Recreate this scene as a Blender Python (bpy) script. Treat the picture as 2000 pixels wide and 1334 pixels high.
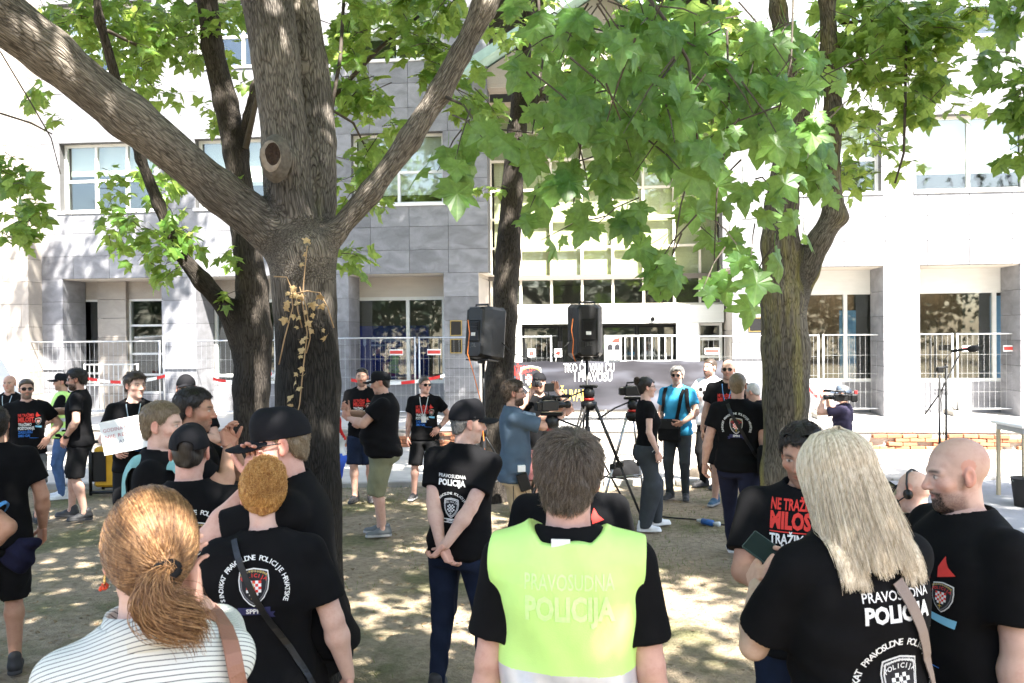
import bpy, bmesh, math, random
import numpy as np
from mathutils import Vector, Matrix, Euler
from mathutils.bvhtree import BVHTree

for o in list(bpy.data.objects):
    bpy.data.objects.remove(o)
SC = bpy.context.scene
COL = SC.collection
R = math.radians
rng = np.random.default_rng(7)
random.seed(7)

# ------------------------------------------------------------------ camera
F, CX, CY, CAMZ = 1700.0, 1000.0, 667.0, 2.15
cam_d = bpy.data.cameras.new('camera')
cam_d.sensor_width = 36.0
cam_d.lens = F / 2000 * 36
cam_d.clip_start, cam_d.clip_end = 0.05, 3000
cam = bpy.data.objects.new('camera', cam_d)
COL.objects.link(cam)
CAMROT = (Matrix.Rotation(R(90) - math.atan(17 / F), 3, 'X') @ Matrix.Rotation(R(-0.5), 3, 'Z'))
cam.matrix_world = Matrix.Translation((0, 0, CAMZ)) @ CAMROT.to_4x4()
SC.camera = cam
cam_d.dof.use_dof = True
cam_d.dof.focus_distance = 6.0
cam_d.dof.aperture_fstop = 9.0

# ------------------------------------------------------------------ sky, sun, exposure
SUN_EL, SUN_AZ = R(54), R(26)                     # azimuth: to the right of straight behind the camera
TOSUN = Vector((math.cos(SUN_EL) * math.sin(SUN_AZ), -math.cos(SUN_EL) * math.cos(SUN_AZ), math.sin(SUN_EL)))
W = bpy.data.worlds.new('World')
SC.world = W
W.use_nodes = True
wn = W.node_tree.nodes
sky = wn.new('ShaderNodeTexSky')
sky.sky_type = 'NISHITA'
sky.sun_disc = False
sky.sun_elevation = SUN_EL
sky.sun_rotation = math.atan2(TOSUN.x, TOSUN.y)
sky.dust_density = 2.0
wn['Background'].inputs['Strength'].default_value = 0.10
W.node_tree.links.new(sky.outputs[0], wn['Background'].inputs['Color'])
sun_d = bpy.data.lights.new('sun', 'SUN')
sun_d.energy = 5.0
sun_d.angle = R(0.53)
sun_d.color = (1.0, 0.95, 0.87)
sun = bpy.data.objects.new('sun', sun_d)
COL.objects.link(sun)
sun.location = (20, -30, 40)
sun.rotation_euler = TOSUN.to_track_quat('Z', 'Y').to_euler()
SC.view_settings.view_transform = 'Standard'
SC.view_settings.look = 'None'
SC.view_settings.exposure = 2.85
SC.view_settings.gamma = 1.0
SC.view_settings.use_curve_mapping = False
SC.cycles.max_bounces = 7
SC.cycles.diffuse_bounces = 3
SC.cycles.glossy_bounces = 3
SC.cycles.transmission_bounces = 4
SC.cycles.transparent_max_bounces = 8
SC.cycles.caustics_reflective = False
SC.cycles.caustics_refractive = False
SC.cycles.sample_clamp_indirect = 6.0
SC.cycles.use_denoising = True

def P(px, py, D):
    d = CAMROT @ Vector(((px - CX) / F, -(py - CY) / F, -1))
    return Vector((0, 0, CAMZ)) + d * (D / d.y)
def G(px, py, z=0.0):
    d = CAMROT @ Vector(((px - CX) / F, -(py - CY) / F, -1))
    return Vector((0, 0, CAMZ)) + d * ((z - CAMZ) / d.z)

# ------------------------------------------------------------------ object helpers
def link(o, parent=None):
    COL.objects.link(o)
    if parent is not None:
        o.parent = parent
    return o
def tag(o, label=None, cat=None, group=None, kind=None):
    if label: o['label'] = label
    if cat: o['category'] = cat
    if group: o['group'] = group
    if kind: o['kind'] = kind
    return o
def empty(name, loc=(0, 0, 0), rz=0.0, parent=None):
    o = bpy.data.objects.new(name, None)
    o.empty_display_size = 0.1
    o.location = loc
    o.rotation_euler = (0, 0, rz)
    return link(o, parent)
def me_obj(name, verts, faces, m, parent=None, smooth=False, mats=None, midx=None):
    me = bpy.data.meshes.new(name)
    if isinstance(verts, np.ndarray) and isinstance(faces, np.ndarray):
        nv, nf, k = len(verts), len(faces), faces.shape[1]
        me.vertices.add(nv); me.vertices.foreach_set('co', verts.astype(np.float32).ravel())
        me.loops.add(nf * k); me.loops.foreach_set('vertex_index', faces.astype(np.int32).ravel())
        me.polygons.add(nf); me.polygons.foreach_set('loop_start', np.arange(0, nf * k, k, dtype=np.int32))
        me.update(calc_edges=True)
    else:
        me.from_pydata([tuple(v) for v in verts], [], [tuple(f) for f in faces])
    for q in (mats or [m]):
        me.materials.append(q)
    if midx is not None:
        me.polygons.foreach_set('material_index', np.asarray(midx, dtype=np.int32))
    if smooth:
        me.polygons.foreach_set('use_smooth', np.ones(len(me.polygons), dtype=bool))
    me.update()
    return link(bpy.data.objects.new(name, me), parent)

class MB:
    """collects boxes, tubes and lathes into one mesh"""
    def __init__(s): s.v, s.f, s.m = [], [], []
    def add(s, v, f, m=0):
        n = len(s.v)
        s.v += [tuple(q) for q in v]
        s.f += [tuple(i + n for i in q) for q in f]
        s.m += [m] * len(f)
        return s
    def box(s, x0, x1, y0, y1, z0, z1, m=0, M=None, bev=0.0):
        if bev > 0:
            b = bev
            v = []
            for z, i in ((z0, b), (z0 + b, 0), (z1 - b, 0), (z1, b)):
                xs, ys = (x0 + i, x1 - i), (y0 + i, y1 - i)
                c = b * 0.7 if i == 0 else 0
                v += [(xs[0] + c, ys[0], z), (xs[1] - c, ys[0], z), (xs[1], ys[0] + c, z), (xs[1], ys[1] - c, z),
                      (xs[1] - c, ys[1], z), (xs[0] + c, ys[1], z), (xs[0], ys[1] - c, z), (xs[0], ys[0] + c, z)]
            f = [tuple(range(7, -1, -1)), tuple(range(24, 32))]
            for r in range(3):
                for k in range(8):
                    f.append((r * 8 + k, r * 8 + (k + 1) % 8, r * 8 + 8 + (k + 1) % 8, r * 8 + 8 + k))
        else:
            v = [(x0, y0, z0), (x1, y0, z0), (x1, y1, z0), (x0, y1, z0), (x0, y0, z1), (x1, y0, z1), (x1, y1, z1), (x0, y1, z1)]
            f = [(0, 3, 2, 1), (4, 5, 6, 7), (0, 1, 5, 4), (1, 2, 6, 5), (2, 3, 7, 6), (3, 0, 4, 7)]
        if M is not None:
            v = [tuple(M @ Vector(q)) for q in v]
        return s.add(v, f, m)
    def tube(s, pts, rad, n=8, m=0, cap=True):
        pts = [Vector(p) for p in pts]
        rad = rad if isinstance(rad, (list, tuple)) else [rad] * len(pts)
        v, f = [], []
        up = None
        for i, p in enumerate(pts):
            d = (pts[min(i + 1, len(pts) - 1)] - pts[max(i - 1, 0)])
            d = d.normalized() if d.length > 1e-9 else Vector((0, 0, 1))
            if up is None:
                up = d.orthogonal().normalized()
            up = (up - d * up.dot(d))
            up = up.normalized() if up.length > 1e-6 else d.orthogonal().normalized()
            w = d.cross(up)
            for k in range(n):
                a = 2 * math.pi * k / n
                v.append(p + (up * math.cos(a) + w * math.sin(a)) * rad[i])
        for i in range(len(pts) - 1):
            for k in range(n):
                f.append((i * n + k, i * n + (k + 1) % n, i * n + n + (k + 1) % n, i * n + n + k))
        if cap:
            f.append(tuple(range(n - 1, -1, -1)))
            f.append(tuple(range((len(pts) - 1) * n, len(pts) * n)))
        return s.add(v, f, m)
    def ribbon(s, pts, wid, th, nrm, m=0):
        """flat strap: pts centre line, nrm outward normals"""
        v, f = [], []
        for i, p in enumerate(pts):
            p = Vector(p); n = Vector(nrm[i]).normalized()
            d = (Vector(pts[min(i + 1, len(pts) - 1)]) - Vector(pts[max(i - 1, 0)])).normalized()
            w = d.cross(n).normalized() * wid / 2
            v += [p - w, p + w, p + w + n * th, p - w + n * th]
        for i in range(len(pts) - 1):
            for k in range(4):
                f.append((i * 4 + k, i * 4 + (k + 1) % 4, i * 4 + 4 + (k + 1) % 4, i * 4 + 4 + k))
        f += [(0, 1, 2, 3), tuple(len(v) - 4 + k for k in (3, 2, 1, 0))]
        return s.add(v, f, m)
    def lathe(s, prof, n=16, m=0, M=None):
        v, f = [], []
        for r, z in prof:
            for k in range(n):
                a = 2 * math.pi * k / n
                q = Vector((r * math.cos(a), r * math.sin(a), z))
                v.append(M @ q if M is not None else q)
        for i in range(len(prof) - 1):
            for k in range(n):
                f.append((i * n + k, i * n + (k + 1) % n, i * n + n + (k + 1) % n, i * n + n + k))
        f.append(tuple(range(n - 1, -1, -1))); f.append(tuple(range((len(prof) - 1) * n, len(prof) * n)))
        return s.add(v, f, m)
    def build(s, name, m, parent=None, smooth=False):
        mats = m if isinstance(m, (list, tuple)) else [m]
        return me_obj(name, s.v, s.f, None, parent, smooth, mats, s.m)

# ------------------------------------------------------------------ materials
MATS = {}
def new_mat(name):
    m = bpy.data.materials.new(name)
    m.use_nodes = True
    nt = m.node_tree
    return m, nt.nodes, nt.links, nt.nodes['Principled BSDF']
def N(nodes, typ, **kw):
    n = nodes.new(typ)
    for k, v in kw.items():
        if k in n.inputs: n.inputs[k].default_value = v
        else: setattr(n, k, v)
    return n
def ramp(nodes, stops):
    r = nodes.new('ShaderNodeValToRGB')
    e = r.color_ramp.elements
    while len(e) < len(stops): e.new(0.5)
    for q, (p, c) in zip(e, stops):
        q.position = p
        q.color = (c[0], c[1], c[2], 1) if isinstance(c, (tuple, list)) else (c, c, c, 1)
    return r
def mat(name, col, rough=0.6, metal=0.0, var=0.12, scale=6.0, bump=0.0, bscale=60.0, spec=0.4, coord='Object', sheen=0.0, stretch=None):
    """plain surface with noise in colour and a fine bump"""
    if name in MATS: return MATS[name]
    m, n, l, b = new_mat(name)
    tc = n.new('ShaderNodeTexCoord')
    src = tc.outputs[coord]
    if stretch:
        mp = n.new('ShaderNodeMapping'); mp.inputs['Scale'].default_value = stretch
        l.new(src, mp.inputs[0]); src = mp.outputs[0]
    b.inputs['Roughness'].default_value = rough
    b.inputs['Metallic'].default_value = metal
    b.inputs['Specular IOR Level'].default_value = spec
    if sheen: b.inputs['Sheen Weight'].default_value = sheen
    nz = N(n, 'ShaderNodeTexNoise', Scale=scale, Detail=5.0)
    l.new(src, nz.inputs['Vector'])
    c = Vector(col)
    rp = ramp(n, [(0.25, tuple(c * (1 - var))), (0.75, tuple(c * (1 + var)))])
    l.new(nz.outputs[0], rp.inputs[0])
    l.new(rp.outputs[0], b.inputs['Base Color'])
    if bump > 0:
        n2 = N(n, 'ShaderNodeTexNoise', Scale=bscale, Detail=4.0)
        l.new(src, n2.inputs['Vector'])
        bp = N(n, 'ShaderNodeBump', Strength=bump, Distance=0.01)
        l.new(n2.outputs[0], bp.inputs['Height'])
        l.new(bp.outputs[0], b.inputs['Normal'])
    MATS[name] = m
    return m
def emis(name, col, st):
    if name in MATS: return MATS[name]
    m, n, l, b = new_mat(name)
    b.inputs['Base Color'].default_value = (*col, 1)
    b.inputs['Emission Color'].default_value = (*col, 1)
    b.inputs['Emission Strength'].default_value = st
    MATS[name] = m
    return m
def glass_mat(name, tint=(0.8, 0.86, 0.86), refl=0.9, fac_min=0.12):
    if name in MATS: return MATS[name]
    m, n, l, b = new_mat(name)
    n.remove(b)
    out = n['Material Output']
    tr = N(n, 'ShaderNodeBsdfTransparent'); tr.inputs[0].default_value = (*tint, 1)
    gl = N(n, 'ShaderNodeBsdfGlossy', Roughness=0.02); gl.inputs[0].default_value = (refl, refl, refl, 1)
    lw_ = N(n, 'ShaderNodeLayerWeight', Blend=.5); fr = N(n, 'ShaderNodeMath', operation='POWER'); fr.inputs[1].default_value = 4.0; l.new(lw_.outputs['Facing'], fr.inputs[0])
    mx = N(n, 'ShaderNodeMath', operation='MULTIPLY_ADD'); mx.inputs[1].default_value = 1.0; mx.inputs[2].default_value = fac_min
    l.new(fr.outputs[0], mx.inputs[0])
    # slightly wavy panes
    tc = n.new('ShaderNodeTexCoord'); nz = N(n, 'ShaderNodeTexNoise', Scale=1.3, Detail=1.0)
    l.new(tc.outputs['Object'], nz.inputs['Vector'])
    bp = N(n, 'ShaderNodeBump', Strength=0.05, Distance=0.05); l.new(nz.outputs[0], bp.inputs['Height'])
    l.new(bp.outputs[0], gl.inputs['Normal'])
    ms = n.new('ShaderNodeMixShader')
    l.new(mx.outputs[0], ms.inputs[0]); l.new(tr.outputs[0], ms.inputs[1]); l.new(gl.outputs[0], ms.inputs[2])
    l.new(ms.outputs[0], out.inputs[0])
    MATS[name] = m
    return m

def stone_mat(name, col, streak=0.25, rough=0.45):
    """polished stone panel; each panel its own tone through Object Info"""
    if name in MATS: return MATS[name]
    m, n, l, b = new_mat(name)
    tc = n.new('ShaderNodeTexCoord'); oi = n.new('ShaderNodeObjectInfo')
    ad = N(n, 'ShaderNodeVectorMath', operation='ADD'); l.new(tc.outputs['Object'], ad.inputs[0]); l.new(oi.outputs['Random'], ad.inputs[1])
    sc = N(n, 'ShaderNodeVectorMath', operation='SCALE'); sc.inputs['Scale'].default_value = 31.0; l.new(oi.outputs['Random'], sc.inputs[0])
    l.new(sc.outputs[0], ad.inputs[1])
    n1 = N(n, 'ShaderNodeTexNoise', Scale=2.2, Detail=6.0, Distortion=0.8); l.new(ad.outputs[0], n1.inputs['Vector'])
    n2 = N(n, 'ShaderNodeTexNoise', Scale=90.0, Detail=3.0); l.new(ad.outputs[0], n2.inputs['Vector'])
    c = Vector(col)
    r1 = ramp(n, [(0.3, tuple(c * (1 - streak))), (0.55, tuple(c)), (0.8, tuple(c * (1 + streak)))])
    l.new(n1.outputs[0], r1.inputs[0])
    r2 = ramp(n, [(0.3, 0.82), (0.7, 1.15)]); l.new(n2.outputs[0], r2.inputs[0])
    mu = N(n, 'ShaderNodeMix', data_type='RGBA', blend_type='MULTIPLY'); mu.inputs[0].default_value = 1.0
    l.new(r1.outputs[0], mu.inputs[6]); l.new(r2.outputs[0], mu.inputs[7])
    mr = N(n, 'ShaderNodeMapRange'); mr.inputs[3].default_value = 0.82; mr.inputs[4].default_value = 1.18
    l.new(oi.outputs['Random'], mr.inputs[0])
    m2 = N(n, 'ShaderNodeMix', data_type='RGBA', blend_type='MULTIPLY'); m2.inputs[0].default_value = 1.0
    l.new(mu.outputs[2], m2.inputs[6]); l.new(mr.outputs[0], m2.inputs[7])
    l.new(m2.outputs[2], b.inputs['Base Color'])
    b.inputs['Roughness'].default_value = rough
    MATS[name] = m
    return m

WHITE = mat('white_paint', (0.72, 0.72, 0.70), 0.45, var=0.05)
CREAM = mat('cream_frame', (0.70, 0.64, 0.54), 0.45, var=0.06)
BLACKP = mat('black_plastic', (0.006, 0.006, 0.0065), 0.42, bump=0.15, bscale=250)
DARKM = mat('dark_metal', (0.014, 0.014, 0.015), 0.4, 0.6)
STEEL = mat('galvanised_steel', (0.5, 0.51, 0.52), 0.38, 0.75, var=0.15, scale=20)
SILVER = mat('brushed_aluminium', (0.55, 0.55, 0.56), 0.3, 0.9)
REDP = mat('red_paint', (0.55, 0.03, 0.03), 0.45)
ORANGEC = mat('orange_cable', (0.75, 0.2, 0.04), 0.5)
PAPER = mat('white_paper', (0.75, 0.75, 0.74), 0.8, var=0.04)

# ------------------------------------------------------------------ text meshes
_tc = {}
def text_mesh(txt, bold=0.0, shear=0.0, spacing=1.0, align='CENTER', size=1.0):
    """(verts Nx2, tris) of a piece of lettering, one em high, centred"""
    key = (txt, bold, shear, spacing, align)
    if key not in _tc:
        cu = bpy.data.curves.new('lettering', 'FONT')
        cu.body = txt; cu.align_x = align; cu.align_y = 'CENTER'
        cu.offset = bold; cu.shear = shear; cu.space_character = spacing
        cu.resolution_u = 2; cu.fill_mode = 'FRONT'
        ob = bpy.data.objects.new('lettering', cu)
        COL.objects.link(ob)
        bpy.context.view_layer.update()
        me = ob.evaluated_get(bpy.context.evaluated_depsgraph_get()).to_mesh()
        me.calc_loop_triangles()
        v = np.array([q.co[:2] for q in me.vertices]).reshape(-1, 2)
        f = np.array([t.vertices[:] for t in me.loop_triangles], dtype=int).reshape(-1, 3)
        bpy.data.objects.remove(ob); bpy.data.curves.remove(cu)
        _tc[key] = (v, f)
    v, f = _tc[key]
    return v.copy() * size, f.copy()
class Flat:
    """flat coloured lettering and shapes in a u,v plane"""
    def __init__(s): s.v, s.f, s.m, s.d = [], [], [], []
    def add(s, v, f, m, lay=0):
        n = len(s.v)
        s.v += [tuple(q) for q in v]; s.d += [lay] * len(v)
        s.f += [tuple(int(i) + n for i in q) for q in f]; s.m += [m] * len(f)
        return s
    def text(s, txt, u, v, h, m, width=None, bold=0.02, shear=0.0, rot=0.0, lay=0, align='CENTER'):
        p, f = text_mesh(txt, bold, shear, align=align)
        if not len(p): return s
        cap = 0.72
        p = p * (h / cap)
        if width and align == 'CENTER':
            w = p[:, 0].max() - p[:, 0].min()
            p[:, 0] *= width / w
        c, q = math.cos(rot), math.sin(rot)
        p = np.stack([p[:, 0] * c - p[:, 1] * q + u, p[:, 0] * q + p[:, 1] * c + v], 1)
        return s.add(p, f, m, lay)
    def arc(s, txt, u, v, r, a0, a1, h, m, lay=0, bold=0.02):
        n = len(txt)
        for i, ch in enumerate(txt):
            if ch == ' ': continue
            a = a0 + (a1 - a0) * (i + 0.5) / n
            s.text(ch, u + r * math.cos(a), v + r * math.sin(a), h, m, rot=a - math.pi / 2, lay=lay, bold=bold)
        return s
    def poly(s, pts, m, lay=0):
        c = np.mean(np.array(pts), 0)
        n = len(pts)
        return s.add([tuple(c)] + [tuple(p) for p in pts], [(0, 1 + i, 1 + (i + 1) % n) for i in range(n)], m, lay)
    def rect(s, u0, u1, v0, v1, m, lay=0, nu=1, nv=1):
        for i in range(nu):
            for j in range(nv):
                a, b = u0 + (u1 - u0) * i / nu, u0 + (u1 - u0) * (i + 1) / nu
                c, d = v0 + (v1 - v0) * j / nv, v0 + (v1 - v0) * (j + 1) / nv
                s.add([(a, c), (b, c), (b, d), (a, d)], [(0, 1, 2, 3)], m, lay)
        return s
    def place(s, name, mats, parent, O, U, V, Nn, off=0.002, lift=0.0012):
        """lay the flat figure on a plane: O + u U + v V, lifted along Nn by layer"""
        O, U, V, Nn = map(Vector, (O, U, V, Nn))
        v = [O + U * p[0] + V * p[1] + Nn * (off + lift * d) for p, d in zip(s.v, s.d)]
        return me_obj(name, v, s.f, None, parent, False, mats, s.m)
# ------------------------------------------------------------------ ground
def ground_mat():
    m, n, l, b = new_mat('trodden_earth_and_grass')
    g = n.new('ShaderNodeNewGeometry')
    n1 = N(n, 'ShaderNodeTexNoise', Scale=0.9, Detail=8.0, Roughness=0.65); l.new(g.outputs['Position'], n1.inputs['Vector'])
    n2 = N(n, 'ShaderNodeTexNoise', Scale=14.0, Detail=8.0, Roughness=0.7); l.new(g.outputs['Position'], n2.inputs['Vector'])
    n3 = N(n, 'ShaderNodeTexVoronoi', Scale=60.0); l.new(g.outputs['Position'], n3.inputs['Vector'])
    e = ramp(n, [(0.25, (0.165, 0.127, 0.086)), (0.5, (0.295, 0.235, 0.165)), (0.8, (0.43, 0.352, 0.255))]); l.new(n2.outputs[0], e.inputs[0])
    gr = ramp(n, [(0.3, (0.05, 0.065, 0.022)), (0.7, (0.15, 0.155, 0.065))]); l.new(n2.outputs[0], gr.inputs[0])
    mk = ramp(n, [(0.47, 0.0), (0.62, 0.75)]); l.new(n1.outputs[0], mk.inputs[0])
    mx = N(n, 'ShaderNodeMix', data_type='RGBA'); l.new(mk.outputs[0], mx.inputs[0]); l.new(e.outputs[0], mx.inputs[6]); l.new(gr.outputs[0], mx.inputs[7])
    l.new(mx.outputs[2], b.inputs['Base Color'])
    b.inputs['Roughness'].default_value = 0.95; b.inputs['Specular IOR Level'].default_value = 0.15
    ad = N(n, 'ShaderNodeMath', operation='MULTIPLY_ADD'); ad.inputs[1].default_value = 0.25; l.new(n3.outputs[0], ad.inputs[0]); l.new(n2.outputs[0], ad.inputs[2])
    bp = N(n, 'ShaderNodeBump', Strength=0.9, Distance=0.05); l.new(ad.outputs[0], bp.inputs['Height']); l.new(bp.outputs[0], b.inputs['Normal'])
    return m
def ground_h(x, y):
    return 0.014 * np.sin(x * 2.1 + 0.6 * y) * np.sin(y * 1.7 + 1.0) + 0.010 * np.sin(5.3 * x + 1.2) * np.sin(4.1 * y + 0.4 * x)
gx = np.concatenate([[-400, -100, -30], np.arange(-12, 12.01, 0.12), [30, 100, 400]])
gy = np.concatenate([[-400, -60, -10], np.arange(-2, 12.6, 0.12), [13.5, 20, 40, 100, 400]])
GX, GY = np.meshgrid(gx, gy, indexing='ij')
inn = (np.abs(GX) < 12) & (GY > -2) & (GY < 12.2)
GZ = np.where(inn, ground_h(GX, GY) - 0.016, -0.03)
gv = np.stack([GX, GY, GZ], -1).reshape(-1, 3)
ii, jj = np.meshgrid(np.arange(len(gx) - 1), np.arange(len(gy) - 1), indexing='ij')
a = (ii * len(gy) + jj).ravel()
gf = np.stack([a, a + len(gy), a + len(gy) + 1, a + 1], 1)
tag(me_obj('ground', gv, gf, ground_mat(), None, True), kind='structure')

PAVE = mat('pale_pavement', (0.44, 0.41, 0.37), 0.85, var=0.18, scale=3.0, bump=0.25, bscale=120, coord='Object')
ASPH = mat('worn_grey_path', (0.27, 0.27, 0.28), 0.85, var=0.15, scale=2.0, bump=0.3, bscale=160)
KERB = mat('kerb_stone', (0.33, 0.31, 0.28), 0.85, var=0.2, scale=5, bump=0.4, bscale=40)
mb = MB()
mb.add([(-40, 12.5, 0.004), (40, 12.2, 0.004), (40, 30, 0.004), (-40, 30, 0.004)], [(0, 1, 2, 3)])
tag(mb.build('pavement', PAVE), kind='structure')
pp = [G(1735, 938, .012), G(1985, 1100, .012), G(2450, 1150, .012), G(2450, 930, .012), G(2000, 918, .012)]
tag(me_obj('path', [tuple(p) for p in pp] , [tuple(range(len(pp)))], ASPH), kind='structure')
kb = empty('kerb', (0, 12.38, 0)); tag(kb, kind='structure')
for i in range(26):
    x = -13 + i * 1.02
    MB().box(x + .006, x + 1.012, -.06 - .0075 * x, .06 - .0075 * x, -.05, 0.05 + 0.012 * math.sin(i * 2.3), bev=.012).build('kerb_stone', KERB, kb)

# ------------------------------------------------------------------ building frame
FA, FB = Vector((-9.55, 20.3, 0)), Vector((8.66, 18.4, 0))
UD = (FB - FA).normalized(); VD = Vector((-UD.y, UD.x, 0))
BO = FA + UD * ((0 - FA.x) / UD.x)                       # where the view axis meets the facade
BROT = math.atan2(UD.y, UD.x)
def U(px, v=0.0):
    t = (px - CX) / F
    return (t * (BO.y + v * VD.y) - BO.x - v * VD.x) / (UD.x - t * UD.y)
def Zp(px, py, v=0.0):
    q = BO + UD * U(px, v) + VD * v
    return P(px, py, q.y).z
building = empty('office_building', BO, BROT)
tag(building, 'grey stone office building with pillared ground floor behind the crowd', 'building')
GRAN = stone_mat('grey_granite', (0.215, 0.215, 0.23), 0.30, 0.42)
LIME = stone_mat('beige_limestone', (0.36, 0.32, 0.28), 0.12, 0.6)
JOINT = mat('joint_dark', (0.05, 0.05, 0.05), 0.9)
CORE = mat('joint_grey', (0.09, 0.09, 0.09), 0.9)
PALE = mat('pale_soffit', (0.55, 0.50, 0.44), 0.8, var=0.06)
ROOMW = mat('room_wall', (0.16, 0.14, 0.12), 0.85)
WOODI = mat('brown_panelling', (0.17, 0.10, 0.055), 0.5, var=0.25, stretch=(6, 6, 0.6))
BLUEI = mat('blue_wall_panel', (0.012, 0.02, 0.22), 0.5, var=0.15)
FLOORI = mat('room_floor', (0.05, 0.045, 0.04), 0.35)
BLIND = mat('cream_blind', (0.72, 0.70, 0.64), 0.9, var=0.05, stretch=(1, 1, 25))
GLASS = glass_mat('window_glass')
GLASSU = glass_mat('upper_glass', (0.86, 0.9, 0.88), 0.9, 0.10)

_ub = {}
def unit_box(m):
    if m.name not in _ub:
        o = MB().box(-.5, .5, -.5, .5, -.5, .5).build('unit', m)
        _ub[m.name] = o.data
        bpy.data.objects.remove(o)
    return _ub[m.name]
def slab(name, m, parent, u0, u1, v0, v1, z0, z1):
    o = bpy.data.objects.new(name, unit_box(m))
    o.location = ((u0 + u1) / 2, (v0 + v1) / 2, (z0 + z1) / 2)
    o.scale = (u1 - u0, v1 - v0, z1 - z0)
    return link(o, parent)
ZP, ZO, ZT = 0.30, 3.50, 12.6        # platform, soffit of the upper wall, top
NPAN = [0]
rest = {}
def panel(m, parent, u0, u1, z0, z1, v=0.0, th=0.03, g=0.004):
    """one cladding panel; the first 300 are objects of their own, the others are joined"""
    vj = random.uniform(-.002, .002)
    if NPAN[0] < 300 and z0 < 10:
        NPAN[0] += 1
        slab('stone_panel', m, parent, u0 + g, u1 - g, v - th + vj, v + .001, z0 + g, z1 - g)
    else:
        rest.setdefault(m.name, (m, MB()))[1].box(u0 + g, u1 - g, v - th + vj, v + .001, z0 + g, z1 - g)

UL, UR = U(-330), U(2420)
uE0, uE1 = U(955), U(1412)            # entrance opening
# windows of the upper storeys (front face edges)
wins = [(U(122), U(305)), (U(386), U(565)), (U(690), U(868)), (U(1545), U(1722)), (U(1790), U(2010)), (U(-140), U(40)), (U(2080), U(2290))]
rowsW = [(5.07, 6.66), (8.30, 9.90)]
wall = empty('upper_wall', (0, 0, 0), 0, building)
# core of the upper wall in pieces round the window openings
core = MB()
def band(u0, u1, z0, z1):
    core.box(u0, u1, 0.0, 0.45, z0, z1)
segs = [(UL, uE0), (uE1, UR)]
for u0, u1 in segs:
    ws = sorted(w for w in wins if w[0] >= u0 - .01 and w[1] <= u1 + .01)
    zc = ZO
    for z0, z1 in rowsW:
        band(u0, u1, zc, z0)
        e = u0
        for a, b in ws:
            band(e, a, z0, z1); e = b
        band(e, u1, z0, z1)
        zc = z1
    band(u0, u1, zc, ZT)
core.build('wall_core', CORE, wall)
def lay(u0, u1, z0, z1, rows, w=0.86):
    n = max(1, round((u1 - u0) / w))
    for r in range(rows):
        for i in range(n):
            panel(GRAN, wall, u0 + (u1 - u0) * i / n, u0 + (u1 - u0) * (i + 1) / n, z0 + (z1 - z0) * r / rows, z0 + (z1 - z0) * (r + 1) / rows)
vis0, vis1 = U(-60), U(2060)
for u0, u1 in ((max(UL, vis0), uE0), (uE1, vis1)):
    ws = sorted(w for w in wins if w[0] >= u0 - .3 and w[1] <= u1 + .3)
    lay(u0, u1, ZO, rowsW[0][0], 3)
    e = u0
    for a, b in ws:
        if a - e > .1: lay(e, a, rowsW[0][0], rowsW[0][1], 3)
        e = max(e, b)
    if u1 - e > .1: lay(e, u1, rowsW[0][0], rowsW[0][1], 3)
    lay(u0, u1, rowsW[0][1], rowsW[1][0], 3)
for u0, u1 in ((max(UL, vis0), uE0), (uE1, vis1)):
    lay(u0, u1, rowsW[1][1], ZT, 4, 1.3)
    ws = sorted(w for w in wins if w[0] >= u0 - .3 and w[1] <= u1 + .3)
    e = u0
    for a, b in ws:
        if a - e > .1: lay(e, a, rowsW[1][0], rowsW[1][1], 3)
        e = max(e, b)
    if u1 - e > .1: lay(e, u1, rowsW[1][0], rowsW[1][1], 3)
for k, (m, q) in rest.items():
    tag(q.build('stone_cladding', m, wall), kind='stuff')

def window(parent, u0, u1, z0, z1, v, cols, zs, fm, gm, fw=0.06, dep=0.09, sill=False, name='window'):
    """frame mesh with panes (and a sill) as sub-parts; cols = inner mullion fractions, zs = transom fractions"""
    f = MB()
    us = [u0] + [u0 + (u1 - u0) * c for c in cols] + [u1]
    zz = [z0] + [z0 + (z1 - z0) * c for c in zs] + [z1]
    for i, u in enumerate(us):
        e = fw * .5
        a, b = (u, u + fw) if i == 0 else ((u - fw, u) if i == len(us) - 1 else (u - e, u + e))
        f.box(a, b, v, v + dep, z0, z1)
    for j, z in enumerate(zz):
        a, b = (z, z + fw) if j == 0 else ((z - fw, z) if j == len(zz) - 1 else (z - fw * .5, z + fw * .5))
        f.box(u0 + .002, u1 - .002, v + .004, v + dep - .004, a, b)
    o = f.build(name, fm, parent)
    for i in range(len(us) - 1):
        for j in range(len(zz) - 1):
            slab('pane', gm, o, us[i] + .01, us[i + 1] - .01, v + dep * .5 - .005, v + dep * .5 + .005, zz[j] + .01, zz[j + 1] - .01)
    if sill:
        slab('sill', WHITE, o, u0 - .05, u1 + .05, v - .24, v + .02, z0 - .06, z0 + .004)
    return o
for r, (z0, z1) in enumerate(rowsW):
    for i, (a, b) in enumerate(wins):
        w = window(building, a, b, z0, z1, 0.18, [0.34, 0.67] if (b - a) > 2.3 else [0.5], [0.46], WHITE, GLASSU, sill=True)
        h = 0.45 + 0.5 * ((i * 7 + r * 3) % 5) / 5
        slab('blind', BLIND, w, a + .07, b - .07, 0.34, 0.35, z1 - (z1 - z0) * h, z1 - .05)
        slab('room_shade', ROOMW, w, a + .02, b - .02, 1.4, 1.42, z0, z1)

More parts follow.
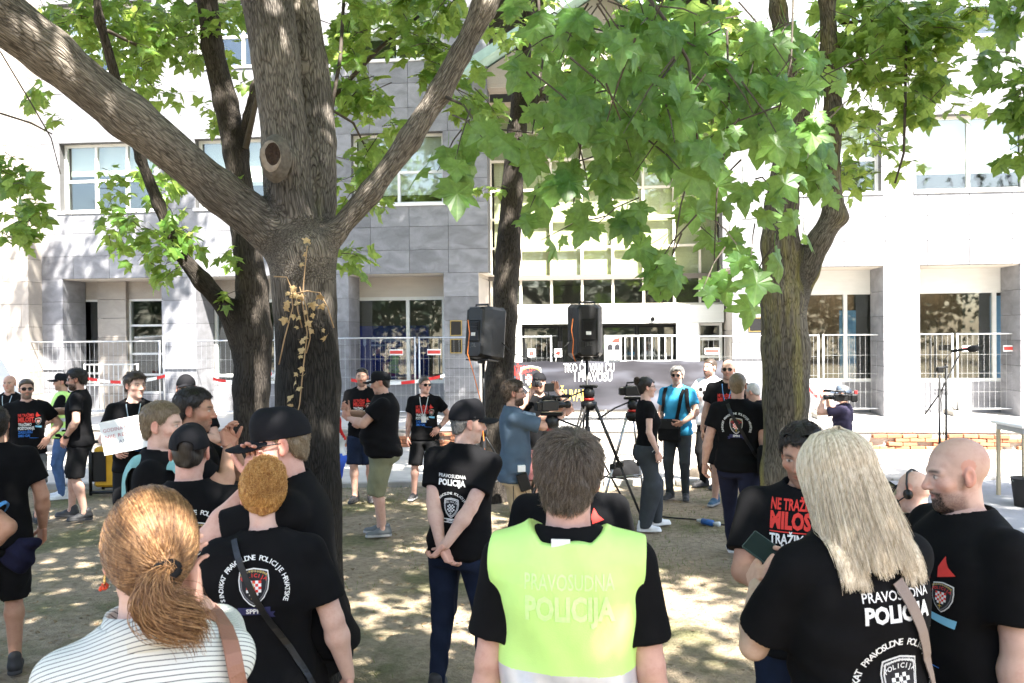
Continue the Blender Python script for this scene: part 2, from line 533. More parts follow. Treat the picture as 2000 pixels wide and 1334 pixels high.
# pillars of the arcade: stacks of stone blocks
def pillar(pa, pb, dep=0.88, m=GRAN, tall=ZO, v0=0.0):
    a, b = U(pa), U(pb)
    o = empty('pillar', ((a + b) / 2, 0, 0), 0, building)
    w = (b - a) / 2
    n = 6
    for k in range(n):
        z0, z1 = ZP + (tall - ZP) * k / n, ZP + (tall - ZP) * (k + 1) / n
        j = random.uniform(-.002, .002)
        slab('stone_block', m, o, -w + j, w + j, v0 - .03, v0 + dep, z0 + .004, z1 - .004)
    slab('pillar_core', CORE, o, -w + .02, w - .02, v0, v0 + dep - .03, ZP, tall)
    return o
for a, b in ((60, 125), (318, 385), (646, 682), (868, 936), (1430, 1560), (1725, 1796), (1992, 2065), (-240, -175)):
    pillar(a, b)
# soffit and the recessed ground floor wall
VR = 0.92
slab('soffit', PALE, building, UL, uE0, 0.02, VR + .3, ZO - .02, ZO - .004)
slab('soffit', PALE, building, uE1, UR, 0.02, VR + .3, ZO - .02, ZO - .004)
slab('ceiling_slab', ROOMW, building, UL, UR, VR + .3, 7.0, ZO - .12, ZO - .01)
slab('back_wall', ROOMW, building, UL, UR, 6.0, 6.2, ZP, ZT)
slab('room_floor', FLOORI, building, UL, UR, VR + .1, 6.0, ZP, ZP + .06)
slab('roof', mat('roof_grey', (0.2, 0.2, 0.2), 0.8), building, UL, UR, 0.0, 6.5, ZT - .02, ZT + .35)
slab('end_wall', ROOMW, building, UL, UL + .2, 0.5, 6.0, ZP, ZT)
slab('end_wall', ROOMW, building, UR - .2, UR, 0.5, 6.0, ZP, ZT)
def bay_wall(pa, pb, z0, z1, m, th=.25):
    slab('wall_panel', m, building, U(pa, VR), U(pb, VR), VR, VR + th, z0, z1)
# bay 1 (160-320): stone, narrow windows
window(building, U(128, VR), U(197, VR), 1.0, 3.05, VR + .02, [], [0.12, 0.5], WHITE, GLASS, .05)
bay_wall(128, 197, 3.05, ZO, LIME); bay_wall(128, 197, ZP, 1.0, GRAN)
for k in range(7):
    z0 = ZP + k * (ZO - ZP) / 7
    slab('stone_block', LIME, building, U(197, VR), U(252, VR), VR - .12, VR + .25, z0 + .004, z0 + (ZO - ZP) / 7 - .004)
window(building, U(252, VR), U(326, VR), 0.75, 3.05, VR + .02, [], [0.2, 0.42, 0.72], WHITE, GLASS, .05)
bay_wall(252, 326, 3.05, ZO, LIME); bay_wall(252, 326, ZP, 0.75, GRAN)
# bay 2 (412-650)
bay_wall(390, 655, 3.0, ZO, LIME); bay_wall(390, 655, ZP, 0.98, GRAN)
window(building, U(390, VR), U(655, VR), 0.98, 3.0, VR + .02, [0.12, 0.56], [0.1], WHITE, GLASS, .07)
# bay 3 (683-870)
bay_wall(676, 872, 3.02, ZO, PALE); bay_wall(676, 872, ZP, 0.98, GRAN)
window(building, U(678, VR), U(870, VR), 0.98, 3.02, VR + .02, [0.62], [], WHITE, GLASS, .08)
bp_ = slab('partition', BLUEI, building, U(650, 1.9), U(838, 1.9), 1.9, 1.95, ZP, 2.35)
t = Flat().rect(-.45, .45, .03, .1, 0).rect(-.45, .3, -.08, -.04, 0)
t.poly([(-.66, .1), (-.58, .1), (-.58, -.04), (-.62, -.09), (-.66, -.04)], 0)
t.place('lettering', [mat('pale_print', (.35, .4, .7), .6)], building, (U(760, 1.9), 1.9, 1.93), (1, 0, 0), (0, 0, 1), (0, -1, 0))
# right bays
for pa, pb, cm in ((1560, 1728, [0.55]), (1790, 1998, [0.74]), (2060, 2300, [.5])):
    bay_wall(pa, pb, 3.02, ZO, WHITE); bay_wall(pa, pb, ZP, 0.98, GRAN)
    window(building, U(pa, VR), U(pb, VR), 0.98, 3.02, VR + .02, cm, [], WHITE, GLASS, .08)
slab('partition', WOODI, building, U(1520, 3.2), U(1668, 3.2), 3.2, 3.3, ZP, 3.3)
slab('partition', WOODI, building, U(1770, 3.0), U(1880, 3.0), 3.0, 3.1, ZP, 3.3)
slab('partition', mat('light_blue_board', (.25, .45, .7), .6), building, U(1640, 1.7), U(1672, 1.7), 1.7, 1.74, ZP, 2.6)
slab('partition', mat('light_blue_board', (.25, .45, .7), .6), building, U(1935, 1.7), U(2000, 1.7), 1.7, 1.74, ZP, 2.9)
LAMP = emis('ceiling_lamp', (1, .95, .82), 6)
for px_, v_ in ((1610, 2.2), (1650, 2.6), (708, 2.4), (735, 2.6), (757, 2.8), (1840, 2.4)):
    slab('ceiling_lamp', LAMP, building, U(px_, v_) - .25, U(px_, v_) + .25, v_, v_ + .12, 3.30, 3.33)
# wall plates beside the entrance
PLATE = mat('black_plate', (.015, .015, .016), .25); GOLD = mat('brass_edge', (.5, .36, .12), .35, .8)
for pa, pb, ya, yb, tx in ((880, 903, 626, 656, 1), (880, 903, 662, 690, 1), (1462, 1490, 620, 648, 1), (1473, 1490, 556, 572, 1)):
    a, b = U(pa), U(pb); zt, zb = Zp(pa, ya), Zp(pa, yb)
    pl = slab('wall_plate', GOLD, building, a, b, -.05, -.03, zb, zt)
    slab('plate_face', PLATE, building, a + .02, b - .02, -.055, -.049, zb + .02, zt - .02)

# ---- entrance
VE = 1.3
ent = empty('entrance', (0, 0, 0), 0, building)
a0, a1 = U(958, VE), U(1412, VE)
# splayed side walls
def wedge(name, m, pts, z0, z1, parent):
    n = len(pts)
    v = [(x, y, z0) for x, y in pts] + [(x, y, z1) for x, y in pts]
    f = [tuple(range(n - 1, -1, -1)), tuple(range(n, 2 * n))] + [(i, (i + 1) % n, n + (i + 1) % n, n + i) for i in range(n)]
    return me_obj(name, v, f, m, parent)
ul, ur = U(936), U(1430)
for k in range(13):
    z0 = ZP + k * .62
    wedge('stone_block', LIME, [(ul + .002, .0), (a0 - .01, VE + .3), (a0 - .5, VE + .3), (ul - .3, .5), (ul -.02, 0.0)][::-1], z0 + .005, z0 + .615, ent)
    wedge('stone_block', LIME, [(ur - .002, .0), (ur - .002, .9), (a1 + .02, .95), (a1 + .01, VE + .3), (a1 + .5, VE + .3), (ur + .3, .5)], z0 + .005, z0 + .615, ent)
zl = Zp(1160, 598, VE)
mulls = [(U(px, VE) - a0) / (a1 - a0) for px in (1018, 1078, 1138, 1198, 1258, 1318, 1368)]
ztop = 7.6
zt_ = [(Zp(1160, y, VE) - zl) / (ztop - zl) for y in (543, 482, 425, 368, 310, 255, 200)]
w = window(ent, a0, a1, zl, ztop, VE, mulls, zt_, CREAM, GLASSU, .055, .10, name='curtain_wall')
slab('blind', mat('tan_blind', (.78, .72, .48), .9, var=.08, stretch=(1, 1, 20)), w, a0 + .1, a1 - .1, VE + .16, VE + .18, Zp(1160, 545, VE), ztop)
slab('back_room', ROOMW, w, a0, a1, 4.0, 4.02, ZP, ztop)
# portal
pu0, pu1 = U(1018, VE - .35), U(1322, VE - .35)
zpt = Zp(1160, 632, VE - .35)
slab('portal_lintel', WHITE, ent, a0 + .01, a1 - .02, VE - .35, VE + .1, zpt, zl - .005)
slab('portal_jamb', WHITE, ent, a0 + .02, pu0, VE - .345, VE + .09, ZP, zpt - .003)
slab('portal_jamb', WHITE, ent, pu1, U(1362, VE), VE - .345, VE + .09, ZP, zpt - .003)
window(ent, U(1362, VE), a1 - .03, ZP, zpt - .01, VE - .1, [], [.3, .62, .82], WHITE, GLASS, .06, name='side_window')
for k in range(4):
    q0, q1 = pu0 + (pu1 - pu0) * k / 4, pu0 + (pu1 - pu0) * (k + 1) / 4
    window(ent, q0 + .005, q1 - .005, ZP + .02, zpt - .05, VE - .1, [], [], DARKM, GLASS, .05, name='glass_door')
MB().tube([(U(1272, 1.6), VE - .36, Zp(1272, 622, VE - .35)), (U(1272, 1.6), VE - .44, Zp(1272, 622, VE - .35) - .02)], .05, 8).build('entrance_lamp', DARKM, ent)
# gable over the entrance
COPPER = mat('green_copper', (0.30, 0.43, 0.38), 0.6, var=0.15)
g0, g1 = U(905), U(1462); gm_ = (g0 + g1) / 2
zg0, zg1 = Zp(905, 166) , Zp(905, 166) + 1.9
wedge_v = [(g0, -.3, zg0), (g1, -.3, zg0), (gm_, -.3, zg1), (g0, .5, zg0), (g1, .5, zg0), (gm_, .5, zg1)]
me_obj('gable', [(x, y + .35, z) for x, y, z in wedge_v], [(0, 1, 2), (5, 4, 3), (0, 3, 4, 1), (1, 4, 5, 2), (2, 5, 3, 0)], LIME, ent)
for s_, e_ in ((g0 - .25, gm_), (g1 + .25, gm_)):
    za, zb = zg0 - .1, zg1 + .04
    dx = e_ - s_
    v = []
    for (x, z) in ((s_, za), (e_, zb), (e_, zb + .22), (s_, za + .22)):
        v += [(x, -.5, z), (x, .9, z)]
    me_obj('gable_trim', v, [(0, 2, 4, 6), (7, 5, 3, 1), (0, 1, 3, 2), (2, 3, 5, 4), (4, 5, 7, 6), (6, 7, 1, 0)], COPPER, ent)
slab('lintel', LIME, ent, ul, ur, .06, .5, 7.6, zg0 + .02)

# pale projecting wing on the far left
wing = empty('stone_wing', BO, BROT)
tag(wing, 'pale stone wing with horizontal joints at the far left', 'building')
wu0, wu1 = U(-420, -.5), U(58, -.5)
for k in range(24):
    z0 = ZP + k * .52
    off = .35 if k % 2 else 0
    u = wu0 - off
    while u < wu1:
        x0, x1 = max(u, wu0), min(u + 1.5, wu1)
        if x1 - x0 > .05 and x1 > U(-60, -.5): slab('stone_block', LIME, wing, x0 + .004, x1 - .004, -.52, .3, z0 + .004, z0 + .516)
        u += 1.5
slab('wing_core', CORE, wing, wu0, wu1 - .03, -.48, .25, ZP, ZP + 12.4)

# ------------------------------------------------------------------ platform with its crumbling brick edge
plat = empty('platform', BO, BROT)
tag(plat, kind='structure')
VPF = -2.9
slab('paving', mat('platform_paving', (.46, .44, .41), .8, var=.1, scale=2, bump=.15, bscale=80), plat, UL - 5, UR + 5, VPF, 8, .05, ZP)
for i in range(30):
    u = UL + 2 + i * 1.05
    slab('edge_slab', PAVE, plat, u + .006, u + 1.044, VPF - .05, VPF + .4, ZP + .004, ZP + .034)
BRK = stone_mat('old_brick', (0.30, 0.125, 0.065), .35, .9)
MORT = mat('crumbled_mortar', (.33, .29, .25), .95, var=.25, scale=8, bump=.8, bscale=30)
slab('mortar_bed', MORT, plat, UL - 5, UR + 5, VPF - .06, VPF, -.02, ZP - .04)
brick_mesh = MB().box(-.122, .122, -.06, .06, -.031, .031, bev=.008).build('brick', BRK, plat)
bm0 = brick_mesh.data; bpy.data.objects.remove(brick_mesh)
rb = random.Random(3)
cnt = 0
for row in range(4):
    u = U(380, VPF) + (row % 2) * .13
    while u < U(2020, VPF):
        pxm = u
        skip = U(900, VPF) < u < U(1580, VPF) and True
        if not skip and rb.random() > .16 and cnt < 300:
            o = link(bpy.data.objects.new('brick', bm0), plat)
            o.location = (u, VPF - .08 + rb.uniform(-.03, .02), .03 + row * .07 + rb.uniform(-.004, .004))
            o.rotation_euler = (rb.uniform(-.06, .06), rb.uniform(-.05, .05), rb.uniform(-.1, .1))
            cnt += 1
        u += .26
# ------------------------------------------------------------------ implicit surfaces
def smin(a, b, k):
    h = np.clip(.5 + .5 * (b - a) / k, 0, 1)
    return b + (a - b) * h - k * h * (1 - h)
def smax(a, b, k): return -smin(-a, -b, k)
def rcone(p, a, b, ra, rb):
    a = np.asarray(a, np.float32); b = np.asarray(b, np.float32)
    ab = b - a
    L = float(ab @ ab) + 1e-12
    q = p - a
    dt = q @ ab
    t = np.clip(dt * np.float32(1 / L), 0, 1)
    q2 = np.einsum('ij,ij->i', q, q) + t * (t * np.float32(L) - 2 * dt)
    return np.sqrt(np.maximum(q2, 0)) - (np.float32(ra) + np.float32(rb - ra) * t)
def ellip(p, c, r):
    r = np.asarray(r, np.float32); q = (p - np.asarray(c, np.float32)) / r
    k0 = np.sqrt(np.einsum('ij,ij->i', q, q)) + 1e-6
    q = q / r
    k1 = np.sqrt(np.einsum('ij,ij->i', q, q)) + 1e-6
    return k0 * (k0 - 1) / k1
def snet(V, lo, h):
    S = V < 0
    nx, ny, nz = V.shape
    offs = [(i, j, k) for i in (0, 1) for j in (0, 1) for k in (0, 1)]
    cnt = np.zeros((nx - 1, ny - 1, nz - 1), np.int8)
    for i, j, k in offs: cnt += S[i:nx - 1 + i, j:ny - 1 + j, k:nz - 1 + k]
    act = (cnt > 0) & (cnt < 8)
    cells = np.argwhere(act)
    idx = np.full(act.shape, -1, np.int64); idx[act] = np.arange(len(cells))
    acc = np.zeros((len(cells), 3), np.float32); num = np.zeros(len(cells), np.float32)
    cx, cy, cz = cells.T
    val = {o: V[cx + o[0], cy + o[1], cz + o[2]] for o in offs}
    for o in offs:
        for ax in range(3):
            if o[ax]: continue
            q = list(o); q[ax] = 1; q = tuple(q)
            va, vb = val[o], val[q]
            m = (va < 0) != (vb < 0)
            t = np.where(m, va / np.where(m, va - vb, 1), 0)
            pt = np.tile(np.array(o, np.float32), (len(cells), 1)); pt[:, ax] += t
            acc[m] += pt[m]; num[m] += 1
    verts = np.asarray(lo, np.float32) + h * (cells + acc / np.maximum(num, 1)[:, None])
    faces = []
    for ax in range(3):
        a, b = [q for q in range(3) if q != ax]
        sl0 = [slice(1, -1)] * 3; sl0[ax] = slice(0, -1)
        sl1 = [slice(1, -1)] * 3; sl1[ax] = slice(1, None)
        s0, s1 = S[tuple(sl0)], S[tuple(sl1)]
        e = np.argwhere(s0 != s1)
        if not len(e): continue
        inside0 = s0[tuple(e.T)]
        base = e.copy(); base[:, a] += 1; base[:, b] += 1
        def cell(da, db):
            c = base.copy(); c[:, a] += da; c[:, b] += db
            return idx[tuple(c.T)]
        q = np.stack([cell(-1, -1), cell(0, -1), cell(0, 0), cell(-1, 0)], 1)
        flip = inside0 if ax != 1 else ~inside0
        q[~flip] = q[~flip][:, ::-1]
        faces.append(q)
    faces = np.concatenate(faces) if faces else np.zeros((0, 4), int)
    faces = faces[(faces >= 0).all(1)]
    return verts, faces
def polygonize(fn, lo, hi, h, B=4, marg=1.7):
    lo = np.asarray(lo, np.float32) - 2 * h; hi = np.asarray(hi, np.float32) + 2 * h
    n = np.ceil((hi - lo) / (h * B)).astype(int) + 1
    c = np.stack(np.meshgrid(*[np.arange(q) for q in n], indexing='ij'), -1).reshape(-1, 3)
    d = fn((lo + h * B * (c + .5)).astype(np.float32)).reshape(n)
    act = np.abs(d) < h * B * .87 * marg + h
    N_ = n * B + 1
    def up(x):
        for ax in range(3): x = np.repeat(x, B, axis=ax)
        return np.pad(x, [(0, 1)] * 3, mode='edge')
    V = np.where(up(d) < 0, -1.0, 1.0).astype(np.float32)
    m = up(act); m2 = m.copy()
    for ax in range(3):
        s = m2.copy(); sl1 = [slice(None)] * 3; sl0 = [slice(None)] * 3
        sl1[ax] = slice(1, None); sl0[ax] = slice(0, -1)
        s[tuple(sl1)] |= m2[tuple(sl0)]
        m2 = s
    pts = np.argwhere(m2)
    out = np.empty(len(pts), np.float32)
    for i in range(0, len(pts), 400000):
        out[i:i + 400000] = fn((lo + h * pts[i:i + 400000]).astype(np.float32))
    V[m2] = out
    return snet(V, lo, h)

def rotm(yaw=0, pitch=0, roll=0):
    """forward +Y, right +X: pitch>0 leans forward/down, roll>0 tips to the right, yaw>0 turns left"""
    m = Matrix.Rotation(R(yaw), 3, 'Z') @ Matrix.Rotation(R(-pitch), 3, 'X') @ Matrix.Rotation(R(roll), 3, 'Y')
    return np.array(m, np.float32)

# ------------------------------------------------------------------ cloth, skin and hair materials
def cloth(name, col, var=.1, rough=.92, weave=500, bump=.15, spec=.12):
    return mat('cloth_' + name, col, rough, 0, var, 9, bump, weave, spec)
BLACKT = cloth('black_cotton', (.0052, .0052, .006), .3)
def skin_mat():
    m, n, l, b = new_mat('skin')
    at = N(n, 'ShaderNodeAttribute', attribute_name='Col')
    tc = n.new('ShaderNodeTexCoord')
    nz = N(n, 'ShaderNodeTexNoise', Scale=17.0, Detail=9.0, Roughness=.7); l.new(tc.outputs['Object'], nz.inputs['Vector'])
    rp = ramp(n, [(.25, (.84, .70, .67)), (.5, (1.0, .97, .96)), (.75, (1.10, 1.09, 1.08))]); l.new(nz.outputs[0], rp.inputs[0])
    mu = N(n, 'ShaderNodeMix', data_type='RGBA', blend_type='MULTIPLY'); mu.inputs[0].default_value = 1
    l.new(at.outputs[0], mu.inputs[6]); l.new(rp.outputs[0], mu.inputs[7])
    l.new(mu.outputs[2], b.inputs['Base Color'])
    b.inputs['Roughness'].default_value = .6; b.inputs['Specular IOR Level'].default_value = .28
    n2 = N(n, 'ShaderNodeTexNoise', Scale=260.0, Detail=2.0); l.new(tc.outputs['Object'], n2.inputs['Vector'])
    bp = N(n, 'ShaderNodeBump', Strength=.12, Distance=.004); l.new(n2.outputs[0], bp.inputs['Height']); l.new(bp.outputs[0], b.inputs['Normal'])
    return m
SKIN = skin_mat()
def col_mat(name, rough=.6):
    """colour straight from the painted vertex colours (two-tone shoes and the like)"""
    m, n, l, b = new_mat(name)
    at = N(n, 'ShaderNodeAttribute', attribute_name='Col'); l.new(at.outputs[0], b.inputs['Base Color'])
    b.inputs['Roughness'].default_value = rough
    return m
SHOEM = col_mat('shoe', .65)
def hair_mat(name, c1, c2, c3=None):
    key = 'hair_' + name
    if key in MATS: return MATS[key]
    m, n, l, b = new_mat(key)
    tc = n.new('ShaderNodeTexCoord')
    hi = n.new('ShaderNodeHairInfo')
    mp = n.new('ShaderNodeMapping'); mp.inputs['Scale'].default_value = (1, 1, .25); l.new(tc.outputs['Object'], mp.inputs[0])
    nz = N(n, 'ShaderNodeTexNoise', Scale=130.0, Detail=3.0); l.new(mp.outputs[0], nz.inputs['Vector'])
    ad = N(n, 'ShaderNodeMath', operation='ADD'); l.new(nz.outputs[0], ad.inputs[0])
    sb = N(n, 'ShaderNodeMath', operation='MULTIPLY_ADD'); sb.inputs[1].default_value = .5; sb.inputs[2].default_value = -.22; l.new(hi.outputs['Random'], sb.inputs[0])
    l.new(sb.outputs[0], ad.inputs[1])
    st = [(.2, c1), (.8, c2)] if c3 is None else [(.15, c1), (.5, c2), (.85, c3)]
    rp = ramp(n, st); l.new(ad.outputs[0], rp.inputs[0]); l.new(rp.outputs[0], b.inputs['Base Color'])
    b.inputs['Roughness'].default_value = .45; b.inputs['Specular IOR Level'].default_value = .4
    bp = N(n, 'ShaderNodeBump', Strength=.5, Distance=.004); l.new(nz.outputs[0], bp.inputs['Height']); l.new(bp.outputs[0], b.inputs['Normal'])
    MATS[key] = m
    return m
HAIR = {'dark': hair_mat('dark', (.008, .006, .005), (.035, .026, .02)),
        'brown': hair_mat('brown', (.03, .02, .013), (.10, .068, .045)),
        'greybrown': hair_mat('greybrown', (.035, .025, .018), (.10, .077, .057), (.22, .185, .155)),
        'grey': hair_mat('grey', (.10, .095, .09), (.3, .29, .28)),
        'fair': hair_mat('fair', (.12, .085, .05), (.28, .21, .13)),
        'white': hair_mat('white', (.35, .34, .33), (.6, .6, .58)),
        'caramel': hair_mat('caramel', (.06, .027, .011), (.20, .098, .042), (.42, .245, .115)),
        'ginger': hair_mat('ginger', (.20, .075, .018), (.48, .235, .065), (.70, .44, .17)),
        'blonde': hair_mat('blonde', (.30, .225, .145), (.64, .525, .375), (.88, .79, .65))}
HCOL = {'dark': (.02, .015, .012), 'brown': (.06, .04, .028), 'greybrown': (.09, .075, .06), 'grey': (.2, .19, .18), 'fair': (.2, .15, .09),
        'white': (.42, .41, .4), 'caramel': (.15, .08, .04), 'ginger': (.4, .18, .05), 'blonde': (.5, .42, .27)}

def set_col(o, c):
    ca = o.data.color_attributes.new('Col', 'FLOAT_COLOR', 'POINT')
    ca.data.foreach_set('color', np.concatenate([c, np.ones((len(c), 1))], 1).astype(np.float32).ravel())

TZ = np.array([.80, .88, .95, 1.02, 1.10, 1.18, 1.26, 1.34, 1.40, 1.45, 1.49, 1.53], np.float32)
TW = np.array([.150, .168, .168, .160, .152, .156, .166, .172, .168, .150, .105, .060], np.float32)
TD = np.array([.100, .118, .115, .108, .105, .108, .116, .118, .110, .092, .075, .058], np.float32)
TY = np.array([-.010, -.015, -.010, .0, .005, .008, .008, .002, -.006, -.012, -.012, -.010], np.float32)
WW = np.array([.155, .178, .172, .150, .133, .135, .146, .150, .148, .130, .092, .052], np.float32)
WD = np.array([.105, .122, .115, .100, .092, .100, .118, .112, .098, .082, .066, .052], np.float32)

# arm poses: wrist target, elbow pole, hand direction (None: along the forearm), thumb direction, finger curl; right arm, mirrored for the left
ARMS = {
 'down': dict(w=(.245, .03, .90), p=(.3, -1, 0), h=(-.05, .12, -1), t=(-.25, 1, 0), c=.55),
 'out': dict(w=(.30, .0, .91), p=(.4, -1, 0), h=(-.02, .1, -1), t=(-.3, 1, 0), c=.6),
 'hip': dict(w=(.20, .09, 1.04), p=(1, -.55, .1), h=(-.55, .55, -.6), t=(-.4, -.2, .6), c=.35),
 'behind': dict(w=(.035, -.20, .96), p=(1, -.35, .0), h=(-.65, .0, -.7), t=(-.3, .8, -.4), c=.7),
 'chin': dict(w=(.04, .20, 1.44), p=(.8, .2, -1), h=(-.3, -.25, .9), t=(-.8, .3, .4), c=.9),
 'phone': dict(w=(.06, .30, 1.20), p=(.6, -.3, -1), h=(-.35, .75, .5), t=(-.3, -.2, .9), c=.75),
 'chest': dict(w=(.05, .26, 1.24), p=(1, -.2, -.8), h=(-.9, .35, .2), t=(0, .2, 1), c=.8),
 'ear': dict(w=(.12, .05, 1.52), p=(.9, .7, -.5), h=(-.25, -.2, 1), t=(-.6, .6, 0), c=.5),
 'lens': dict(w=(.10, .46, 1.48), p=(.7, -.1, -1), h=(-.3, .7, .6), t=(-.6, -.2, .6), c=.9),
 'cam': dict(w=(.13, .24, 1.60), p=(.8, .2, -1), h=(-.2, .4, .7), t=(-.7, .1, .4), c=.9),
 'hold': dict(w=(.19, .24, 1.03), p=(.7, -.8, -.2), h=(-.3, .8, -.4), t=(-.5, .2, .8), c=.9),
 'pocket': dict(w=(.21, .10, .99), p=(.9, -.7, 0), h=(-.2, .25, -1), t=(-.4, .8, 0), c=.4),
 'belly': dict(w=(.04, .24, 1.06), p=(1, -.5, -.3), h=(-.9, .2, -.3), t=(0, .5, .8), c=.8),
 'knee': dict(w=(.16, .42, .78), p=(.8, -.4, -.4), h=(-.2, .9, -.3), t=(-.8, 0, .4), c=.7),
}
LEGS = {
 'stand': ((-.105, .0), (.105, .02)), 'wide': ((-.17, .02), (.17, -.02)), 'close': ((-.075, .0), (.08, .05)),
 'step': ((-.09, .26), (.10, -.20)), 'half': ((-.14, -.08), (.12, .12)), 'half2': ((-.12, .14), (.15, -.08)),
}
def ik(a, c, l1, l2, pole):
    a, c, pole = map(lambda q: np.asarray(q, float), (a, c, pole))
    d = c - a; L = np.linalg.norm(d)
    if L > (l1 + l2) * .995:
        c = a + d / L * (l1 + l2) * .995; d = c - a; L = np.linalg.norm(d)
    u = d / L
    x = (l1 * l1 - l2 * l2 + L * L) / (2 * L)
    y = math.sqrt(max(l1 * l1 - x * x, 0))
    q = pole - u * (pole @ u); q = q / (np.linalg.norm(q) + 1e-9)
    return a + u * x + q * y, c

def hand_sdf(wr, a, t, side, curl, k=1.0):
    """SDF of palm and five fingers; a = finger direction, t = thumb side"""
    a = np.asarray(a, float); a /= np.linalg.norm(a)
    t = np.asarray(t, float); t = t - a * (t @ a); t /= np.linalg.norm(t)
    n = np.cross(t, a) if side > 0 else np.cross(a, t)
    wr = np.asarray(wr, float)
    segs = []
    rr = (.0085, .0085, .008, .007)
    for i, (o, L, dx) in enumerate(((.030, .070, .086), (.010, .078, .090), (-.011, .072, .086), (-.031, .056, .078))):
        q = wr + a * dx * k + t * o * k
        ang = curl * (.55 + .08 * i)
        spread = (1.5 - i) * .05
        for s, f in enumerate((.45, .32, .23)):
            d = a * math.cos(ang) + n * math.sin(ang) + t * spread
            e = q + d / np.linalg.norm(d) * L * f * k
            segs.append((q, e, (rr[i] - .0006 * s) * k, (rr[i] - .0006 * (s + 1)) * k))
            q = e; ang += curl * (.85 + .05 * i)
    th = []
    q = wr + a * .022 * k + t * .026 * k + n * .008 * k
    for s, (L, f) in enumerate(((.042, .75), (.032, .45), (.026, .3))):
        d = a * (.62 + .18 * s) + t * f * (1 - .35 * curl) + n * (.25 + .25 * s * curl)
        e = q + d / np.linalg.norm(d) * L * k
        th.append((q, e, (.0125 - .0015 * s) * k, (.0112 - .0015 * s) * k)); q = e
    m = np.stack([t, n, a]).astype(np.float32)
    cpos = (wr + a * .046 * k + n * .004 * k).astype(np.float32)
    def fn(p):
        q = (p - cpos) @ m.T
        b = np.abs(q) - np.array([.031, .004, .036], np.float32) * k
        d = np.sqrt((np.maximum(b, 0) ** 2).sum(1)) + np.minimum(b.max(1), 0) - .0115 * k
        f = None
        for (A, Bq, r0, r1) in segs:
            e = rcone(p, A, Bq, r0, r1)
            f = e if f is None else np.minimum(f, e)
        d = smin(d, f, .008 * k)
        g = None
        for (A, Bq, r0, r1) in th:
            e = rcone(p, A, Bq, r0, r1)
            g = e if g is None else np.minimum(g, e)
        return smin(d, g, .012 * k)
    ctr = wr + a * .09 * k
    return fn, ctr, n

# ---- head in its own frame: y forward, z up, origin mid-head
def head_sdf(q, sp):
    x = np.abs(q[:, 0]); s = np.stack([x, q[:, 1], q[:, 2]], 1)
    fw = sp.get('face', 1.0); jaw = sp.get('jaw', 1.0)
    d = ellip(s, (0, -.014, .030), (.0765, .097, .086))
    d = smin(d, ellip(s, (0, .028, -.030), (.060 * fw, .066, .084)), .03)
    d = smin(d, ellip(s, (0, .030, -.082), (.049 * jaw * fw, .052, .036)), .025)
    d = smin(d, ellip(s, (0, .072, -.104), (.020, .017, .016)), .02)
    d = smin(d, rcone(s, (.012, .082, .020), (.046, .066, .017), .011, .010), .014)
    d = smin(d, ellip(s, (.044, .058, -.024), (.022, .022, .018)), .02)
    d = smax(d, -ellip(s, (.031, .098, .0035), (.019, .017, .012)), .012)
    d = smin(d, ellip(s, (.031, .075, .003), (.0135, .0125, .012)), .003)
    d = smin(d, rcone(s, (0, .086, .012), (0, .110, -.028), .0075, .0115), .010)
    d = smin(d, ellip(s, (.011, .096, -.033), (.0085, .012, .0075)), .006)
    d = smin(d, rcone(s, (0, .090, -.058), (.016, .083, -.060), .0065, .004), .006)
    d = smin(d, rcone(s, (0, .089, -.069), (.014, .083, -.067), .0075, .005), .006)
    d = smax(d, -rcone(s, (0, .099, -.0635), (.022, .088, -.063), .0025, .002), .003)
    # ears
    e = ellip(s, (.0795, -.012, -.004), (.0085, .0185, .031))
    e = smin(e, ellip(s, (.0775, -.004, -.028), (.007, .011, .012)), .008)
    e = smax(e, -ellip(s, (.089, -.009, .0), (.008, .010, .018)), .006)
    d = smin(d, e, .006)
    b = sp.get('beard', 0)
    if b:
        m = beard_mask(q, sp)
        d = d - b * m
    return d
def beard_mask(q, sp):
    x, y, z = np.abs(q[:, 0]), q[:, 1], q[:, 2]
    low = np.clip((-.040 - z + .25 * (y - .06)) / .018, 0, 1) * np.clip((y + .005) / .02, 0, 1)
    side = np.clip((.015 - z) / .01, 0, 1) * np.clip(1 - np.abs(y - .012) / .016, 0, 1) * np.clip((x - .055) / .01, 0, 1)
    m = np.maximum(low, side * .9)
    lips = np.exp(-((x / .021) ** 2 + ((z + .064) / .009) ** 2) * 1.2) * (y > .06)
    m = m * (1 - np.clip(lips * 1.6, 0, 1))
    if sp.get('goatee'):
        m = np.maximum(m * .35 * sp['goatee'], np.clip((.050 - x) / .010, 0, 1) * np.clip((-.044 - z) / .008, 0, 1) * (y > .045) * (1 - np.clip(lips * 1.6, 0, 1)))
    return m
